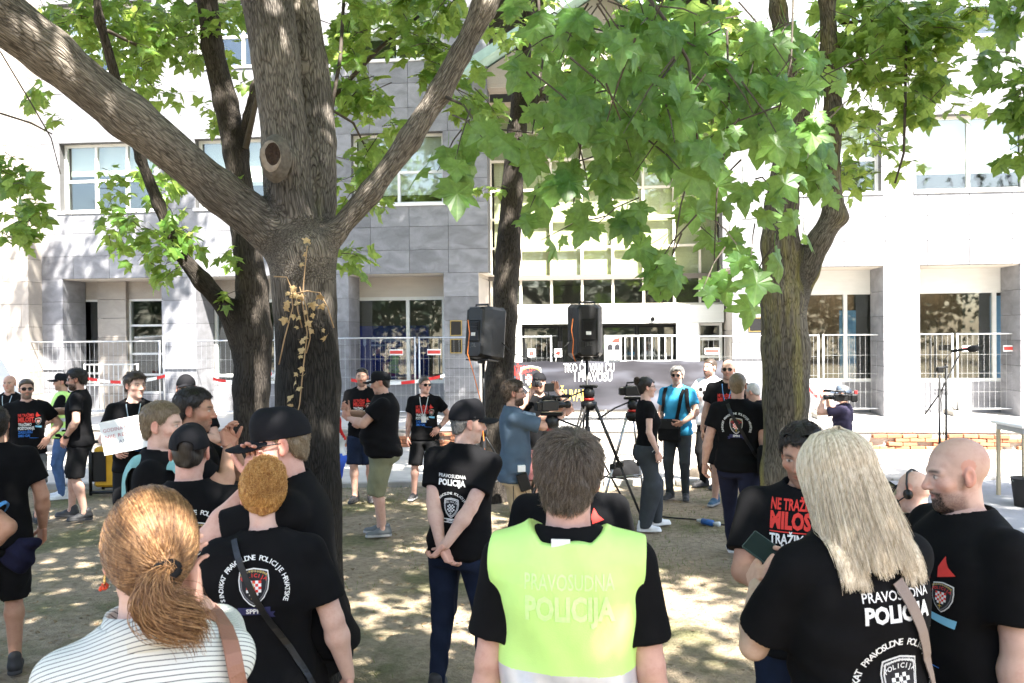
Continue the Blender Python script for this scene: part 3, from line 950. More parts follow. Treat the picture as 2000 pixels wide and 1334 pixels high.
def head_cols(q, base, sp):
    n = len(q)
    c = np.tile(np.asarray(base, float), (n, 1))
    x, y, z = np.abs(q[:, 0]), q[:, 1], q[:, 2]
    def mixc(m, col):
        m = np.clip(m, 0, 1)[:, None]
        c[:] = c * (1 - m) + np.asarray(col, float) * m
    red = np.asarray(base) * np.array([1.06, .74, .68])
    mixc(np.exp(-(((x - .045) / .022) ** 2 + ((z + .028) / .022) ** 2)) * (y > .03) * .7, red)
    mixc(np.exp(-((x / .014) ** 2 + ((z + .028) / .016) ** 2)) * (y > .09) * .8, red)
    mixc((x > .074) * (y < .02) * (y > -.04) * .75, red)
    mixc(np.exp(-((x / .022) ** 2 + ((z + .0635) / .008) ** 2) ** 2) * (y > .07), np.asarray(base) * np.array([.85, .48, .46]))
    mixc(np.exp(-((x / .018) ** 2 + ((z + .0635) / .0022) ** 2)) * (y > .07) * .8, np.asarray(base) * .25)
    hc = HCOL[sp.get('hair', 'dark')]
    ey = (y > .06)
    mixc((np.exp(-(((x - .031) / .013) ** 2 + ((z - .003) / .0062) ** 2) ** 2)) * ey, (.55, .5, .47))
    mixc((np.exp(-(((x - .031) / .0058) ** 2 + ((z - .003) / .0058) ** 2) ** 2)) * ey, (.03, .022, .016))
    mixc((np.exp(-(((x - .031) / .016) ** 2 + ((z - .0105 + 8 * (x - .031) ** 2) / .0028) ** 2))) * ey * .9, np.asarray(base) * .16)
    bc = np.asarray(sp.get('brow', np.asarray(hc) * .8))
    mixc(np.exp(-(((x - .032) / .021) ** 4 + ((z - .0235 + 5 * (x - .03) ** 2) / .0055) ** 2)) * (y > .05) * .9, bc)
    if sp.get('stubble') or sp.get('beard'):
        m = beard_mask(q, sp)
        nz = .75 + .5 * np.random.default_rng(1).random(n)
        mixc(m * (sp.get('stubble', 0) or .92) * nz, np.asarray(sp.get('bcol', hc)))
    if sp.get('buzz'):                               # shaved scalp shadow
        mixc(np.clip(hairline(q, .0) / -.02, 0, 1) * sp['buzz'], np.asarray(hc) * .9)
    return c
def hairline(q, drop=0.0):
    """negative on the hairy part of the head"""
    y, z = q[:, 1], q[:, 2]
    line = np.interp(y, [-.12, -.085, -.045, -.012, .012, .034, .046, .07, .12], [-.088, -.086, -.058, .004, .004, .022, .05, .066, .072])
    return (line - drop - z) * .8

from concurrent.futures import ThreadPoolExecutor
POOL = ThreadPoolExecutor(4)
class Person:
    pass
PEOPLE = []
def person(label, px, ytop, D, yaw=0, shirt=None, pants='jeans', arms=('down', 'down'), legs='stand', head=(0, 0, 0), lean=(0, 0, 0), tone=(.52, .325, .25),
           hair=('brown', 'short'), cap=None, glasses=None, fat=1.0, belly=0.0, woman=False, drop=0.0, H=None, face=None, sleeve=.62, hem=.86, shoes=None,
           loose=.016, shirtmat=None, pantmat=None, ankles=None, knee=None, hpx=0.0, hvox=None, vox=None, wrinkle=1.0, slope=0.0, armw=1.0, neck=1.0, hs=1.0, nocol=False, group=None, pscale=1.0):
    o = Person()
    gpt = P(px, 660, D)
    zt = P(px, ytop, D).z
    k = H / 1.78 if H else zt / (1.78 - drop)
    root = empty('person', (gpt.x, gpt.y, 0), R(yaw) + math.atan((1000 - px) / F))   # yaw counts from the line of sight
    tag(root, label, 'person', group)
    o.root, o.k = root, k
    fc = dict(face or {}); fc.setdefault('hair', hair[0] if hair else 'brown')
    TWv, TDv = (WW, WD) if woman else (TW, TD)
    g = np.exp(-((TZ - 1.08) / .13) ** 2)
    w = TWv * (1 + (fat - 1)) + belly * .35 * g
    d = TDv * (1 + (fat - 1) * 1.2) + belly * .5 * g
    yc = TY + belly * .5 * g
    # --- frames
    T3 = rotm(*lean); piv = np.array([0, 0, .95 - drop], np.float32)
    zoff = np.array([0, 0, -drop], np.float32)
    def TP(p): return (np.asarray(p, np.float32) + zoff - piv) @ T3.T + piv          # torso frame -> local
    def TI(p): return (p - piv) @ T3 + piv - zoff
    H3 = T3 @ rotm(*head)
    npiv = TP((0, -.012, 1.53)); hc = npiv + H3 @ np.array([0, .012, .132], np.float32)
    def HI(p): return ((p - hc) @ H3) / hs
    def HP(p): return hc + (np.asarray(p, np.float32) * hs) @ H3.T
    o.TP, o.TI, o.HP, o.HI, o.H3, o.T3 = TP, TI, HP, HI, H3, T3
    sw = (.150 if woman else .178) * (1 + (fat - 1) * .8)
    hipx = .088 * (1 + (fat - 1) * .6)
    shz = 1.43 if woman else 1.435
    J = {}
    hands = []
    for s, nm in ((-1, 'L'), (1, 'R')):
        ap = arms[0] if s < 0 else arms[1]
        ap = dict(ARMS[ap]) if isinstance(ap, str) else dict(ARMS[ap[0]], **ap[1])
        mir = np.array([s, 1, 1], np.float32)
        sh = np.array([s * sw, -.012, shz + s * slope])
        wt = np.asarray(ap['w']) * mir
        if ap.get('cross'): wt = wt * np.array([-1, 1, 1])
        wt[0] += s * (fat - 1) * .12
        l1, l2 = .285, .255
        el, wr = ik(sh, wt, l1, l2, np.asarray(ap['p']) * mir)
        fa = (wr - el) / np.linalg.norm(wr - el)
        h = np.asarray(ap['h'], float) * mir if ap.get('h') is not None else fa
        h = h / np.linalg.norm(h) * .75 + fa * .25
        t = np.asarray(ap['t'], float) * mir
        J['sh' + nm], J['el' + nm], J['wr' + nm] = TP(sh), TP(el), TP(wr)
        hands.append(hand_sdf(J['wr' + nm], T3 @ h.astype(np.float32), T3 @ t.astype(np.float32), s, ap['c'], .9 if woman else 1.0))
        # legs
        hp = np.array([s * hipx, -.005, .915 - drop])
        J['hip' + nm] = hp
    ank = ankles or LEGS[legs]
    for s, nm in ((-1, 'L'), (1, 'R')):
        q = ank[0] if s < 0 else ank[1]
        ak = np.array([q[0], q[1], .085 if len(q) < 3 else q[2]])
        kp = (knee or (s * .15, 1, 0))
        kn, ak = ik(J['hip' + nm], ak, .425, .42, kp)
        J['kn' + nm], J['an' + nm] = kn, ak
    o.J, o.hands = J, hands
    short = pants.startswith('short')
    bare = pants == 'none'
    aw = (.84 if woman else 1.0) * (1 + (fat - 1) * .7) * armw
    lw = (1.0 if woman else 1.0) * (1 + (fat - 1) * .55)
    tabz = TZ
    def torso(p, off=0.0, z0=.80, z1=1.53, flare=0.0):
        t = TI(p)
        z = t[:, 2]
        ww = np.interp(z, tabz, w) + off; dd = np.interp(z, tabz, d) + off; yy = np.interp(z, tabz, yc)
        if flare: 
            fl = np.clip((1.2 - z) / .35, 0, 1.2) * flare
            ww = ww + fl; dd = dd + fl * .8
        ax, ay = np.abs(t[:, 0]) / ww, np.abs(t[:, 1] - yy) / dd
        q = np.power(np.power(ax, 2.5) + np.power(ay, 2.5), .4)
        dist = (q - 1) * np.minimum(ww, dd)
        return smax(dist, np.maximum(z0 - z, z - z1), .02)
    nb, nt = TP((0, -.015, 1.45)), HP((0, -.012, -.045))
    o.torso = torso
    def bust(p, r):
        e = None
        for s in (-1, 1):
            q = rcone(p, TP((s * .068, .075, 1.255)), TP((s * .060, .04, 1.30)), r, r * .8)
            e = q if e is None else np.minimum(e, q)
        return e
    def body_sdf(p):
        e = torso(p, -.012)
        for nm in 'LR':
            s_, l_, wr_ = J['sh' + nm], J['el' + nm], J['wr' + nm]
            md = l_ + (wr_ - l_) * .3
            q = rcone(p, s_, l_, .050 * aw, .041 * aw)
            q = smin(q, rcone(p, l_, md, .041 * aw, .043 * aw), .012)
            q = smin(q, rcone(p, md, wr_, .043 * aw, .0275 * (.9 if woman else 1)), .02)
            e = smin(e, q, .03)
            if short or bare:
                h_, k_, a_ = J['hip' + nm], J['kn' + nm], J['an' + nm]
                e = smin(e, rcone(p, h_, k_, .082 * lw, .055), .03)
                md = k_ + (a_ - k_) * .28 + np.array([0, -.012, 0])
                q = smin(rcone(p, k_, md, .053, .057), rcone(p, md, a_, .057, .036), .03)
                e = smin(e, q, .02)
                e = smin(e, rcone(p, a_, a_ + np.array([0, .02, -.03]), .036, .034), .02)
        e = smin(e, rcone(p, nb, nt, .060 * neck, .054 * neck), .025)
        return e
    def headneck(p):
        e = head_sdf(HI(p), fc) * hs
        return smin(e, rcone(p, nb, nt, (.060 if not woman else .051) * neck, (.055 if not woman else .046) * neck), .02)
    vx = (vox or min(max(D * .0019, .007), .02)) / k
    hv = (hvox or min(max(D * .00085, .0036), .008)) / k
    allp = np.array([J[q] for q in J] + [TP((0, 0, 1.53)), TP((-.2, 0, .8)), TP((.2, 0, .8))])
    lo, hi = allp.min(0) - .17 - belly, allp.max(0) + .17 + belly
    lo[2] = max(lo[2], -.02)
    hr = .20 * hs
    jb = POOL.submit(polygonize, body_sdf, lo, hi, vx)
    jh = POOL.submit(polygonize, headneck, np.minimum(hc - hr, nb - .05), hc + hr, hv)
    jhands = [POOL.submit(polygonize, fn, ctr - .125, ctr + .125, min(hv, .0062)) for fn, ctr, nn in hands]
    todo = []
    def later(cb, *a, **kw): todo.append((POOL.submit(polygonize, *a, **kw), cb))
    # --- shirt
    ph = rng.random(6) * 6.28
    def wr_noise(p):
        t = p * np.array([1, 1, 1], np.float32)
        a_ = np.sin(14 * t[:, 0] + 22 * t[:, 2] + 5 * np.sin(7 * t[:, 2] + ph[0]) + ph[1]) * np.sin(9 * t[:, 0] - 11 * t[:, 2] + ph[2] + 3 * np.sin(9 * t[:, 1]))
        b_ = np.sin(38 * t[:, 2] + 16 * t[:, 0] * np.sin(4 * t[:, 2] + ph[3]) + 10 * t[:, 1] + ph[4])
        lowz = np.clip((1.32 - t[:, 2]) / .3, .15, 1)
        return (a_ * .0085 + b_ * .0065 * np.clip(a_ + .4, 0, 1)) * lowz * wrinkle
    if shirt != 'none':
        sl = sleeve
        def shirt_sdf(p):
            e = torso(p, loose, hem, 1.545, loose * .9)
            if woman: e = smin(e, bust(p, .072 * fat), .04)
            for nm in 'LR':
                s_, l_ = J['sh' + nm], J['el' + nm]
                tr = rcone(p, TP((0, -.02, 1.485)), s_ + np.array([0, 0, .0]), .062, .053)
                e = smin(e, tr, .045)
                ax = (l_ - s_); L = np.linalg.norm(ax); ax = ax / L
                if sl > 1:
                    q = smin(rcone(p, s_, l_, .07 * aw, .058 * aw), rcone(p, l_, J['wr' + nm], .056 * aw, .042 * aw), .02)
                else:
                    q = rcone(p, s_, s_ + ax * L * (sl + .1), .061 * aw, (.060 + loose * .95) * aw)
                    # opening: flat hem with the arm coming out
                    q = smax(q, (p - s_) @ ax.astype(np.float32) - L * sl, .008)
                e = smin(e, q, .035)
            t = TI(p)
            cut = rcone(t, (0, -.006, 1.50), (0, .02, 1.66), (.071 if not woman else .078) * neck, .11)
            if shirt == 'scoop':
                cut = np.minimum(cut, rcone(t, (0, .10, 1.46), (0, .05, 1.6), .085, .12))
            e = smax(e, -cut, .006)
            return e + wr_noise(p)
        lo2, hi2 = allp.min(0) - .2 - belly, allp.max(0) + .2 + belly
        lo2[2] = hem - drop - .12
        def mk_shirt(v_, f_):
            o.shirt = me_obj('shirt', v_ * k, f_, shirtmat or BLACKT, root, True)
            o.bvh = BVHTree.FromPolygons((v_ * k).tolist(), f_.tolist())
        o.shirt_sdf = shirt_sdf
        later(mk_shirt, shirt_sdf, lo2, hi2, vx, marg=2.0)
    # --- trousers or shorts
    if not bare:
        pm = pantmat or cloth('dark_denim', (.02, .027, .045), .3)
        loosep = .012 if pants in ('jeans', 'short') else .022
        tcut = {'short': .80, 'shortlong': 1.0, 'shortcargo': 1.12}.get(pants, 9)
        def pant_sdf(p):
            e = torso(p, loosep - .004, .80, 1.03)
            if drop: pass
            for nm in 'LR':
                h_, k_, a_ = J['hip' + nm], J['kn' + nm], J['an' + nm]
                q = rcone(p, h_ + np.array([0, 0, .0]), k_, (.092 * lw + loosep), .062 + loosep * (1.8 if short else 1))
                if not short or tcut > 1.0:
                    bot = (.048 if pants == 'jeans' else .062) + (.01 if pants == 'baggy' else 0)
                    kb = .058 + loosep
                    if pants == 'baggy': kb = .125
                    q = smin(q, rcone(p, k_, a_ + np.array([0, 0, -.045]), kb, bot), .025)
                e = smin(e, q, .025)
            if short:
                m = None
                for nm in 'LR':
                    h_, k_ = J['hip' + nm], J['kn' + nm]
                    ax = k_ - h_; L = np.linalg.norm(ax); ax = (ax / L).astype(np.float32)
                    c_ = (p - h_) @ ax - L * tcut
                    own = np.linalg.norm(p - rng0(p, h_, k_, J['an' + nm]), axis=1)
                    m = (c_, own) if m is None else (np.where(own < m[1], c_, m[0]), None)
                e = smax(e, m[0], .006)
            else:
                e = smax(e, .035 - p[:, 2], .006)
            tz = TI(p)[:, 2]
            e = np.maximum(e, np.where(tz > hem + .004, torso(p, loose - .027, .5, 1.53, loose * .9), -1))
            wv = np.sin(30 * p[:, 2] + 12 * p[:, 0] + 9 * np.sin(11 * p[:, 1] + ph[5])) * np.sin(13 * p[:, 0] + 8 * p[:, 2] + ph[0])
            return e + wv * .0055 * wrinkle
        def rng0(p, a_, b_, c2):
            ab = (b_ - a_).astype(np.float32)
            t_ = np.clip(((p - a_) @ ab) / float(ab @ ab), 0, 1.6)
            return a_ + t_[:, None] * ab
        lo3 = allp.min(0) - .14; hi3 = allp.max(0) + .14; lo3[2] = -.01; hi3[2] = 1.12 - drop + .1
        lo3[:2] -= .05 + belly; hi3[:2] += .05 + belly
        def mk_pants(v_, f_): o.pants = me_obj('shorts' if short else 'trousers', v_ * k, f_, pm, root, True)
        later(mk_pants, pant_sdf, lo3, hi3, vx, marg=2.0)
    # --- shoes
    sc1, sc2 = (shoes or ((.02, .02, .022), (.05, .05, .05)))
    for s, nm in ((-1, 'L'), (1, 'R')):
        a_ = np.asarray(J['an' + nm], np.float32)
        yw = R(-s * 14)
        rz_ = np.array([[math.cos(yw), -math.sin(yw), 0], [math.sin(yw), math.cos(yw), 0], [0, 0, 1]], np.float32)
        zb = a_[2] - .085
        def shoe_sdf(p, a_=a_, rz_=rz_, zb=zb, s=s):
            q = (p - np.array([a_[0], a_[1], zb], np.float32)) @ rz_
            e = rcone(q * np.array([1, 1, 1.0], np.float32), (0, -.045, .042), (0, .055, .045), .040, .043)
            e = smin(e, rcone(q * np.array([1, 1, 1.25], np.float32), (0, .06, .044), (s * -.006, .155, .036), .044, .036), .02)
            e = smin(e, rcone(q, (0, -.035, .06), (0, -.03, .105), .040, .042), .03)
            so = np.maximum(np.abs(q[:, 2] - .011) - .011, rcone(q * np.array([1, 1, 0], np.float32), (0, -.045, 0), (s * -.004, .155, 0), .044, .043))
            return smin(smax(e, .004 - q[:, 2], .004), so, .004)
        c0 = np.array([a_[0], a_[1], zb])
        def mk_shoe(v_, f_, zb=zb):
            so = me_obj('shoe', v_ * k, f_, SHOEM, root, True)
            zz = v_[:, 2] - zb
            set_col(so, np.where((zz < .026)[:, None], np.asarray(sc2), np.asarray(sc1)))
        later(mk_shoe, shoe_sdf, c0 + (-.16, -.17, -.005), c0 + (.16, .25, .17), max(hv, .0075))
    # --- hair
    if hair and hair[1] != 'none':
        thick = {'short': .013, 'buzz': .004, 'crop': .009, 'long': .020, 'sleek': .014}.get(hair[1], .012)
        pz = rng.random(3) * 6
        def hair_sdf(p):
            q = HI(p)
            s = np.stack([np.abs(q[:, 0]), q[:, 1], q[:, 2]], 1)
            e = ellip(s, (0, -.014, .030), (.0765, .097, .086))
            e = smin(e, ellip(s, (0, -.045, -.035), (.054, .045, .065)), .03)
            topf = np.clip((q[:, 2] - .02) / .06, 0, 1)
            e = e - thick * (.55 + .45 * topf) - (.008 * topf * np.clip((q[:, 1]) / .06, 0, 1) if hair[1] == 'short' else 0)
            e = e + .0022 * np.sin(90 * q[:, 0] + pz[0] + 3 * np.sin(40 * q[:, 2])) * np.sin(70 * q[:, 1] + pz[1])
            e = smax(e, hairline(q, .0 if hair[1] != 'sleek' else .004) + .004 * np.sin(140 * q[:, 1] + pz[2]) * np.sin(90 * q[:, 0]), .014)
            return e * hs
        def mk_hair(v_, f_):
            o.hair = me_obj('hair', v_ * k, f_, HAIR[hair[0]], root, True)
            o.hairv, o.hairf = v_, f_
        later(mk_hair, hair_sdf, hc - .16, hc + .16, hv)
    # --- cap
    if cap:
        cm = cloth('cap_' + cap.get('n', 'black'), cap.get('col', (.010, .010, .012)), .2, .85)
        tilt = cap.get('tilt', 8)
        cr = rotm(0, tilt * -1, 0); back = -1 if cap.get('back') else 1
        def cap_sdf(p):
            q = HI(p) @ cr
            if back < 0: q = q * np.array([1, -1, 1], np.float32)
            s = np.stack([np.abs(q[:, 0]), q[:, 1], q[:, 2]], 1)
            e = ellip(s, (0, -.012, .032), (.085, .106, .093 + cap.get('high', 0)))
            e = smin(e, ellip(s, (0, .05, .07), (.06, .05, .055 + cap.get('high', 0))), .03)
            e = smax(e, .022 - q[:, 2], .004)
            e = smax(e, -ellip(s, (0, -.012, .022), (.080, .101, .088)), .002)
            u = q[:, 1] - .085
            bz = q[:, 2] - .026 + 4.5 * s[:, 0] ** 2 + .18 * u
            bill = smax(np.abs(bz) - .0045, ellip(np.stack([s[:, 0], q[:, 1], np.zeros(len(q), np.float32)], 1), (0, .090, 0), (.078, .104, 1)), .004)
            bill = smax(bill, .06 - q[:, 1] - .3 * s[:, 0], .004)
            e = np.minimum(e, bill)
            if cap.get('gap'):
                e = smax(e, -ellip(s, (0, -.115, .038), (.034, .05, .024)), .004)
            return e * hs
        def mk_cap(v_, f_):
            o.cap = me_obj('cap', v_ * k, f_, cm, root, True)
        later(mk_cap, cap_sdf, hc - .22, hc + .22, min(hv, .0055), marg=2.2)
    # --- glasses
    if glasses:
        b = MB()
        def hp(x, y, z): return Vector(HP((x, y, z)) * k)
        lm = 1
        yo, zo = (.100, .004) if glasses != 'top' else (.062, .085)
        lens_w, lens_h = .026, .019
        for s in (-1, 1):
            ring = []
            for i in range(14):
                a = 2 * math.pi * i / 14
                ring.append((s * .032 + lens_w * math.cos(a), yo - .006 * abs(math.cos(a)) - .010 * (s * math.cos(a) > 0), zo + lens_h * (math.sin(a) if math.sin(a) > 0 else math.sin(a) * 1.05)))
            pts = [hp(*q) for q in ring]; cpt = hp(s * .032, yo, zo)
            if glasses == 'clear': b.tube(pts + [pts[0]], .0018 * k, 5, 0)
            else:
                pb = [hp(q[0], q[1] - .003, q[2]) for q in ring]
                n_ = len(pts)
                b.add(pts + pb, [tuple(range(n_)), tuple(range(2 * n_ - 1, n_ - 1, -1))] + [(i, (i + 1) % n_, n_ + (i + 1) % n_, n_ + i) for i in range(n_)], 1)
                b.tube(pts + [pts[0]], .0022 * k, 5, 0)
            b.tube([hp(s * .057, yo - .012, zo + .006), hp(s * .076, yo - .035, zo + .008), hp(s * .083, yo - .105, zo + .004)], .0024 * k, 5, 0)
        b.tube([hp(-.008, yo, zo + .006), hp(.008, yo, zo + .006)], .0022 * k, 5, 0)
        gl = mat('sunglass_lens', (.006, .006, .007), .06, spec=.6)
        o.glasses = b.build('glasses', [BLACKP, gl], root, True)
    (vb, fb), (vh, fh) = jb.result(), jh.result()
    cols = [np.tile(np.asarray(tone), (len(vb), 1))]
    cols.append(head_cols(HI(vh), tone, fc))
    vs, fs, n0 = [vb, vh], [fb, fh + len(vb)], len(vb) + len(vh)
    for jq in jhands:
        v_, f_ = jq.result()
        vs.append(v_); fs.append(f_ + n0); n0 += len(v_)
        cc = np.tile(np.asarray(tone) * np.array([1.02, .9, .87]), (len(v_), 1)); cols.append(cc)
    body = me_obj('body', np.concatenate(vs) * k, np.concatenate(fs), SKIN, root, True)
    set_col(body, np.concatenate(cols))
    o.body = body
    for jq, cb in todo: cb(*jq.result())
    PEOPLE.append(o)
    return o

# ---- prints laid on the cloth
def wrap_print(o, flat, mats, cz, side=-1, cx=0.0, scale=1.0, name='print', off=.0025):
    """project a Flat figure on the shirt; side -1 back, +1 front. cz: torso-frame height of the figure's centre"""
    k = o.k
    v = np.array(flat.v, np.float64).reshape(-1, 2) * scale
    fcs = [list(f) for f in flat.f]
    # split long edges so the figure can follow the cloth
    bm = bmesh.new()
    vv = [bm.verts.new((p[0], p[1], l)) for p, l in zip(v, flat.d)]
    for f, m in zip(fcs, flat.m):
        try:
            q = bm.faces.new([vv[i] for i in f]); q.material_index = m
        except ValueError:
            pass
    for _ in range(3):
        es = [e for e in bm.edges if math.hypot(e.verts[0].co.x - e.verts[1].co.x, e.verts[0].co.y - e.verts[1].co.y) > .022]
        if not es: break
        bmesh.ops.subdivide_edges(bm, edges=es, cuts=1)
        bmesh.ops.triangulate(bm, faces=bm.faces[:])
    bm.verts.ensure_lookup_table(); bm.faces.ensure_lookup_table()
    out, ok = [], []
    dirn = Vector((o.T3 @ np.array([0, -side, 0], np.float32)).tolist())
    for q in bm.verts:
        u = q.co.x * (1 if side < 0 else -1) + cx
        st = Vector((o.TP((u, side * .6, cz + q.co.y)) * k).tolist())
        hit, nr, _, _ = o.bvh.ray_cast(st, dirn)
        if hit is None: out.append((0, 0, 0)); ok.append(False)
        else:
            out.append(tuple(hit + (-dirn) * (off + .0012 * q.co.z))); ok.append(True)
    fl, mi = [], []
    for f in bm.faces:
        ids = [q.index for q in f.verts]
        if all(ok[i] for i in ids):
            p0 = Vector(out[ids[0]])
            if all((Vector(out[i]) - p0).length < .06 for i in ids): fl.append(ids); mi.append(f.material_index)
    bm.free()
    return tag(me_obj(name, out, fl, None, o.shirt, True, mats, mi), kind='stuff')
def on_shirt(o, pts, off=.004):
    """torso-frame (x, z, side) points -> points and normals on the cloth"""
    out, nr = [], []
    fine = [pts[0]]
    for a, c_ in zip(pts[:-1], pts[1:]):
        m_ = max(1, int(math.hypot(a[0] - c_[0], a[1] - c_[1]) / .015)) if a[2] == c_[2] else 1
        fine += [(a[0] + (c_[0] - a[0]) * i / m_, a[1] + (c_[1] - a[1]) * i / m_, c_[2]) for i in range(1, m_ + 1)]
    for (x, z, s) in fine:
        dirn = Vector((o.T3 @ np.array([0, -s, 0], np.float32)).tolist())
        st = Vector((o.TP((x, s * .6, z)) * o.k).tolist())
        h, n, _, _ = o.bvh.ray_cast(st, dirn)
        if h is None: continue
        if n.dot(dirn) > 0: n = -n
        out.append(h + n * off); nr.append(n)
    return out, nr
PW = mat('print_white', (.72, .72, .72), .7, var=.06, scale=40); PR = mat('print_red', (.62, .035, .025), .7, var=.1, scale=40)
PB = mat('print_blue', (.03, .16, .55), .7, var=.1, scale=40); PY = mat('print_gold', (.6, .42, .08), .7); PG = mat('print_grey', (.13, .13, .14), .7)
PD = mat('print_dark', (.012, .012, .016), .8); PN = mat('print_navy', (.02, .02, .075), .8); PL = mat('print_lightblue', (.2, .5, .72), .7)
PM = [PW, PR, PB, PY, PG, PD, PN, PL]
def shield(r, w=1.0):
    pts = [(-.50, .52), (-.25, .58), (0, .62), (.25, .58), (.50, .52), (.54, .2), (.50, -.15), (.36, -.45), (.16, -.66), (0, -.76), (-.16, -.66), (-.36, -.45), (-.50, -.15), (-.54, .2)]
    return [(x * r * w, y * r) for x, y in pts]
def crest(f, u, v, s, colour=True, lay=0):
    """shield with red and white chequers and lettering in it; s = shield height scale"""
    def sh(q): return [(x + u, y + v) for x, y in shield(s * q)]
    f.poly(sh(1.0), 0, lay); f.poly(sh(.93), 5, lay + 1); f.poly(sh(.87), 0 if not colour else 4, lay + 2); f.poly(sh(.80), 5, lay + 3)
    f.arc('PRAVOSUDNA', u, v - .30 * s, .82 * s, math.pi * .70, math.pi * .30, .085 * s, 0 if not colour else 3, lay + 4)
    f.arc('POLICIJA', u, v - .42 * s, .78 * s, math.pi * .70, math.pi * .30, .13 * s, 0 if not colour else 1, lay + 4)
    n = 5; c = .105 * s
    for i in range(n):
        for j in range(n):
            if abs(i - 2) == 2 and j == 0: continue
            x0, y0 = u + (i - 2.5) * c, v - .34 * s + j * c
            m = (1 if colour else 5) if (i + j) % 2 == 0 else 0
            f.rect(x0, x0 + c, y0, y0 + c, m, lay + 4)
    f.rect(u - .012 * s, u + .012 * s, v - .58 * s, v + .12 * s, 3 if colour else 0, lay + 5)
    f.rect(u - .09 * s, u + .09 * s, v - .46 * s, v - .43 * s, 3 if colour else 0, lay + 5)
def back_print(o, cz, size=.17, text=True, colour=True, cx=0.0, title=False, arc='SINDIKAT PRAVOSUDNE POLICIJE HRVATSKE'):
    f = Flat()
    f.arc(arc, 0, -.01, size * 1.02, math.radians(202), math.radians(-22), size * .155, 0, bold=.015)
    crest(f, 0, .01, size * .88, colour)
    rw, y0, y1 = size * .50, -size * .86, -size * .60
    f.poly([(-rw * 1.3, y0 - .012), (-rw * .9, y0 - .012), (-rw * .9, y1 - .02), (-rw * 1.3, y1 - .02), (-rw * 1.15, (y0 + y1) / 2 - .016)], 6 if colour else 0, 1)
    f.poly([(rw * 1.3, y0 - .012), (rw * .9, y0 - .012), (rw * .9, y1 - .02), (rw * 1.3, y1 - .02), (rw * 1.15, (y0 + y1) / 2 - .016)], 6 if colour else 0, 1)
    f.rect(-rw, rw, y0, y1, 6 if colour else 0, 2, 6, 2)
    if not colour: f.rect(-rw * .95, rw * .95, y0 + .006, y1 - .006, 5, 3, 6, 2)
    f.text('SPPH', 0, (y0 + y1) / 2, size * .16, 0, bold=.03, lay=5)
    if title:
        f.text('PRAVOSUDNA', 0, size * 1.95, size * .22, 0, width=size * 1.75, bold=.008, lay=0)
        f.text('POLICIJA', 0, size * 1.55, size * .36, 0, width=size * 1.72, bold=.045, lay=0)
    return wrap_print(o, f, PM, cz, -1, cx)
def front_print(o, cz, s=.24, cx=0.0):
    f = Flat()
    def line(t, y, h, m, w, bold=.03): f.text(t, -.08 * s + (w - 1) * s * .36, y * s, h * s, m, width=w * s * .74, bold=bold)
    line('NE TRAŽIMO', .47, .15, 1, .95); line('MILOST.', .25, .22, 1, 1.0, .05); f.rect(-.45 * s, .30 * s, .10 * s, .115 * s, 1, 0, 4)
    line('TRAŽIMO', .0, .14, 0, .8); line('POŠTOVANJE.', -.19, .15, 0, 1.0); line('ZASLUŽILI', -.38, .13, 2, .85); line('SMO GA!', -.56, .13, 2, .7)
    f.poly([(.40 * s, .62 * s), (.47 * s, .50 * s), (.57 * s, .42 * s), (.36 * s, .36 * s), (.34 * s, .48 * s)], 1)
    crest(f, .45 * s, .16 * s, s * .26, True, 1)
    f.poly([(.30 * s, -.06 * s), (.62 * s, -.10 * s), (.60 * s, -.20 * s), (.32 * s, -.15 * s)], 7, 2)
    f.poly([(.05 * s, -.66 * s), (.45 * s, -.70 * s), (.45 * s, -.71 * s), (.05 * s, -.68 * s)], 2)
    return wrap_print(o, f, PM, cz, 1, cx)
def strap(name, label, cat, o, pts, wid, m, th=.003, lift=.006, group=None, start=None, end=None):
    """a bag strap that follows the cloth; returned as a thing standing in the person's place"""
    p, n = on_shirt(o, pts)
    b = MB()
    if start is not None: p = [Vector(start)] + p; n = [n[0]] + n
    if end is not None: p = p + [Vector(end)]; n = n + [n[-1]]
    # smooth
    for _ in range(2):
        p = [p[0]] + [(p[i - 1] + p[i] * 2 + p[i + 1]) / 4 for i in range(1, len(p) - 1)] + [p[-1]]
    root = empty(name, o.root.location, o.root.rotation_euler.z)
    if label: tag(root, label, cat, group)
    b.ribbon([q + nn * lift for q, nn in zip(p, n)], wid, th, n)
    b.build('strap', m, root)
    return root
def strands(o, name, paths, radius, m, parent, tip=.3):
    """paths: array (n, steps, 3) in person local space"""
    n, s, _ = paths.shape
    cu = bpy.data.hair_curves.new(name)
    cu.add_curves([s] * n)
    cu.position_data.foreach_set('vector', np.ascontiguousarray(paths, np.float32).ravel())
    at = cu.attributes.get('radius') or cu.attributes.new('radius', 'FLOAT', 'POINT')
    rr = np.tile(radius * np.linspace(1, tip, s), n).astype(np.float32)
    at.data.foreach_set('value', rr)
    cu.materials.append(m)
    return link(bpy.data.objects.new(name, cu), parent)
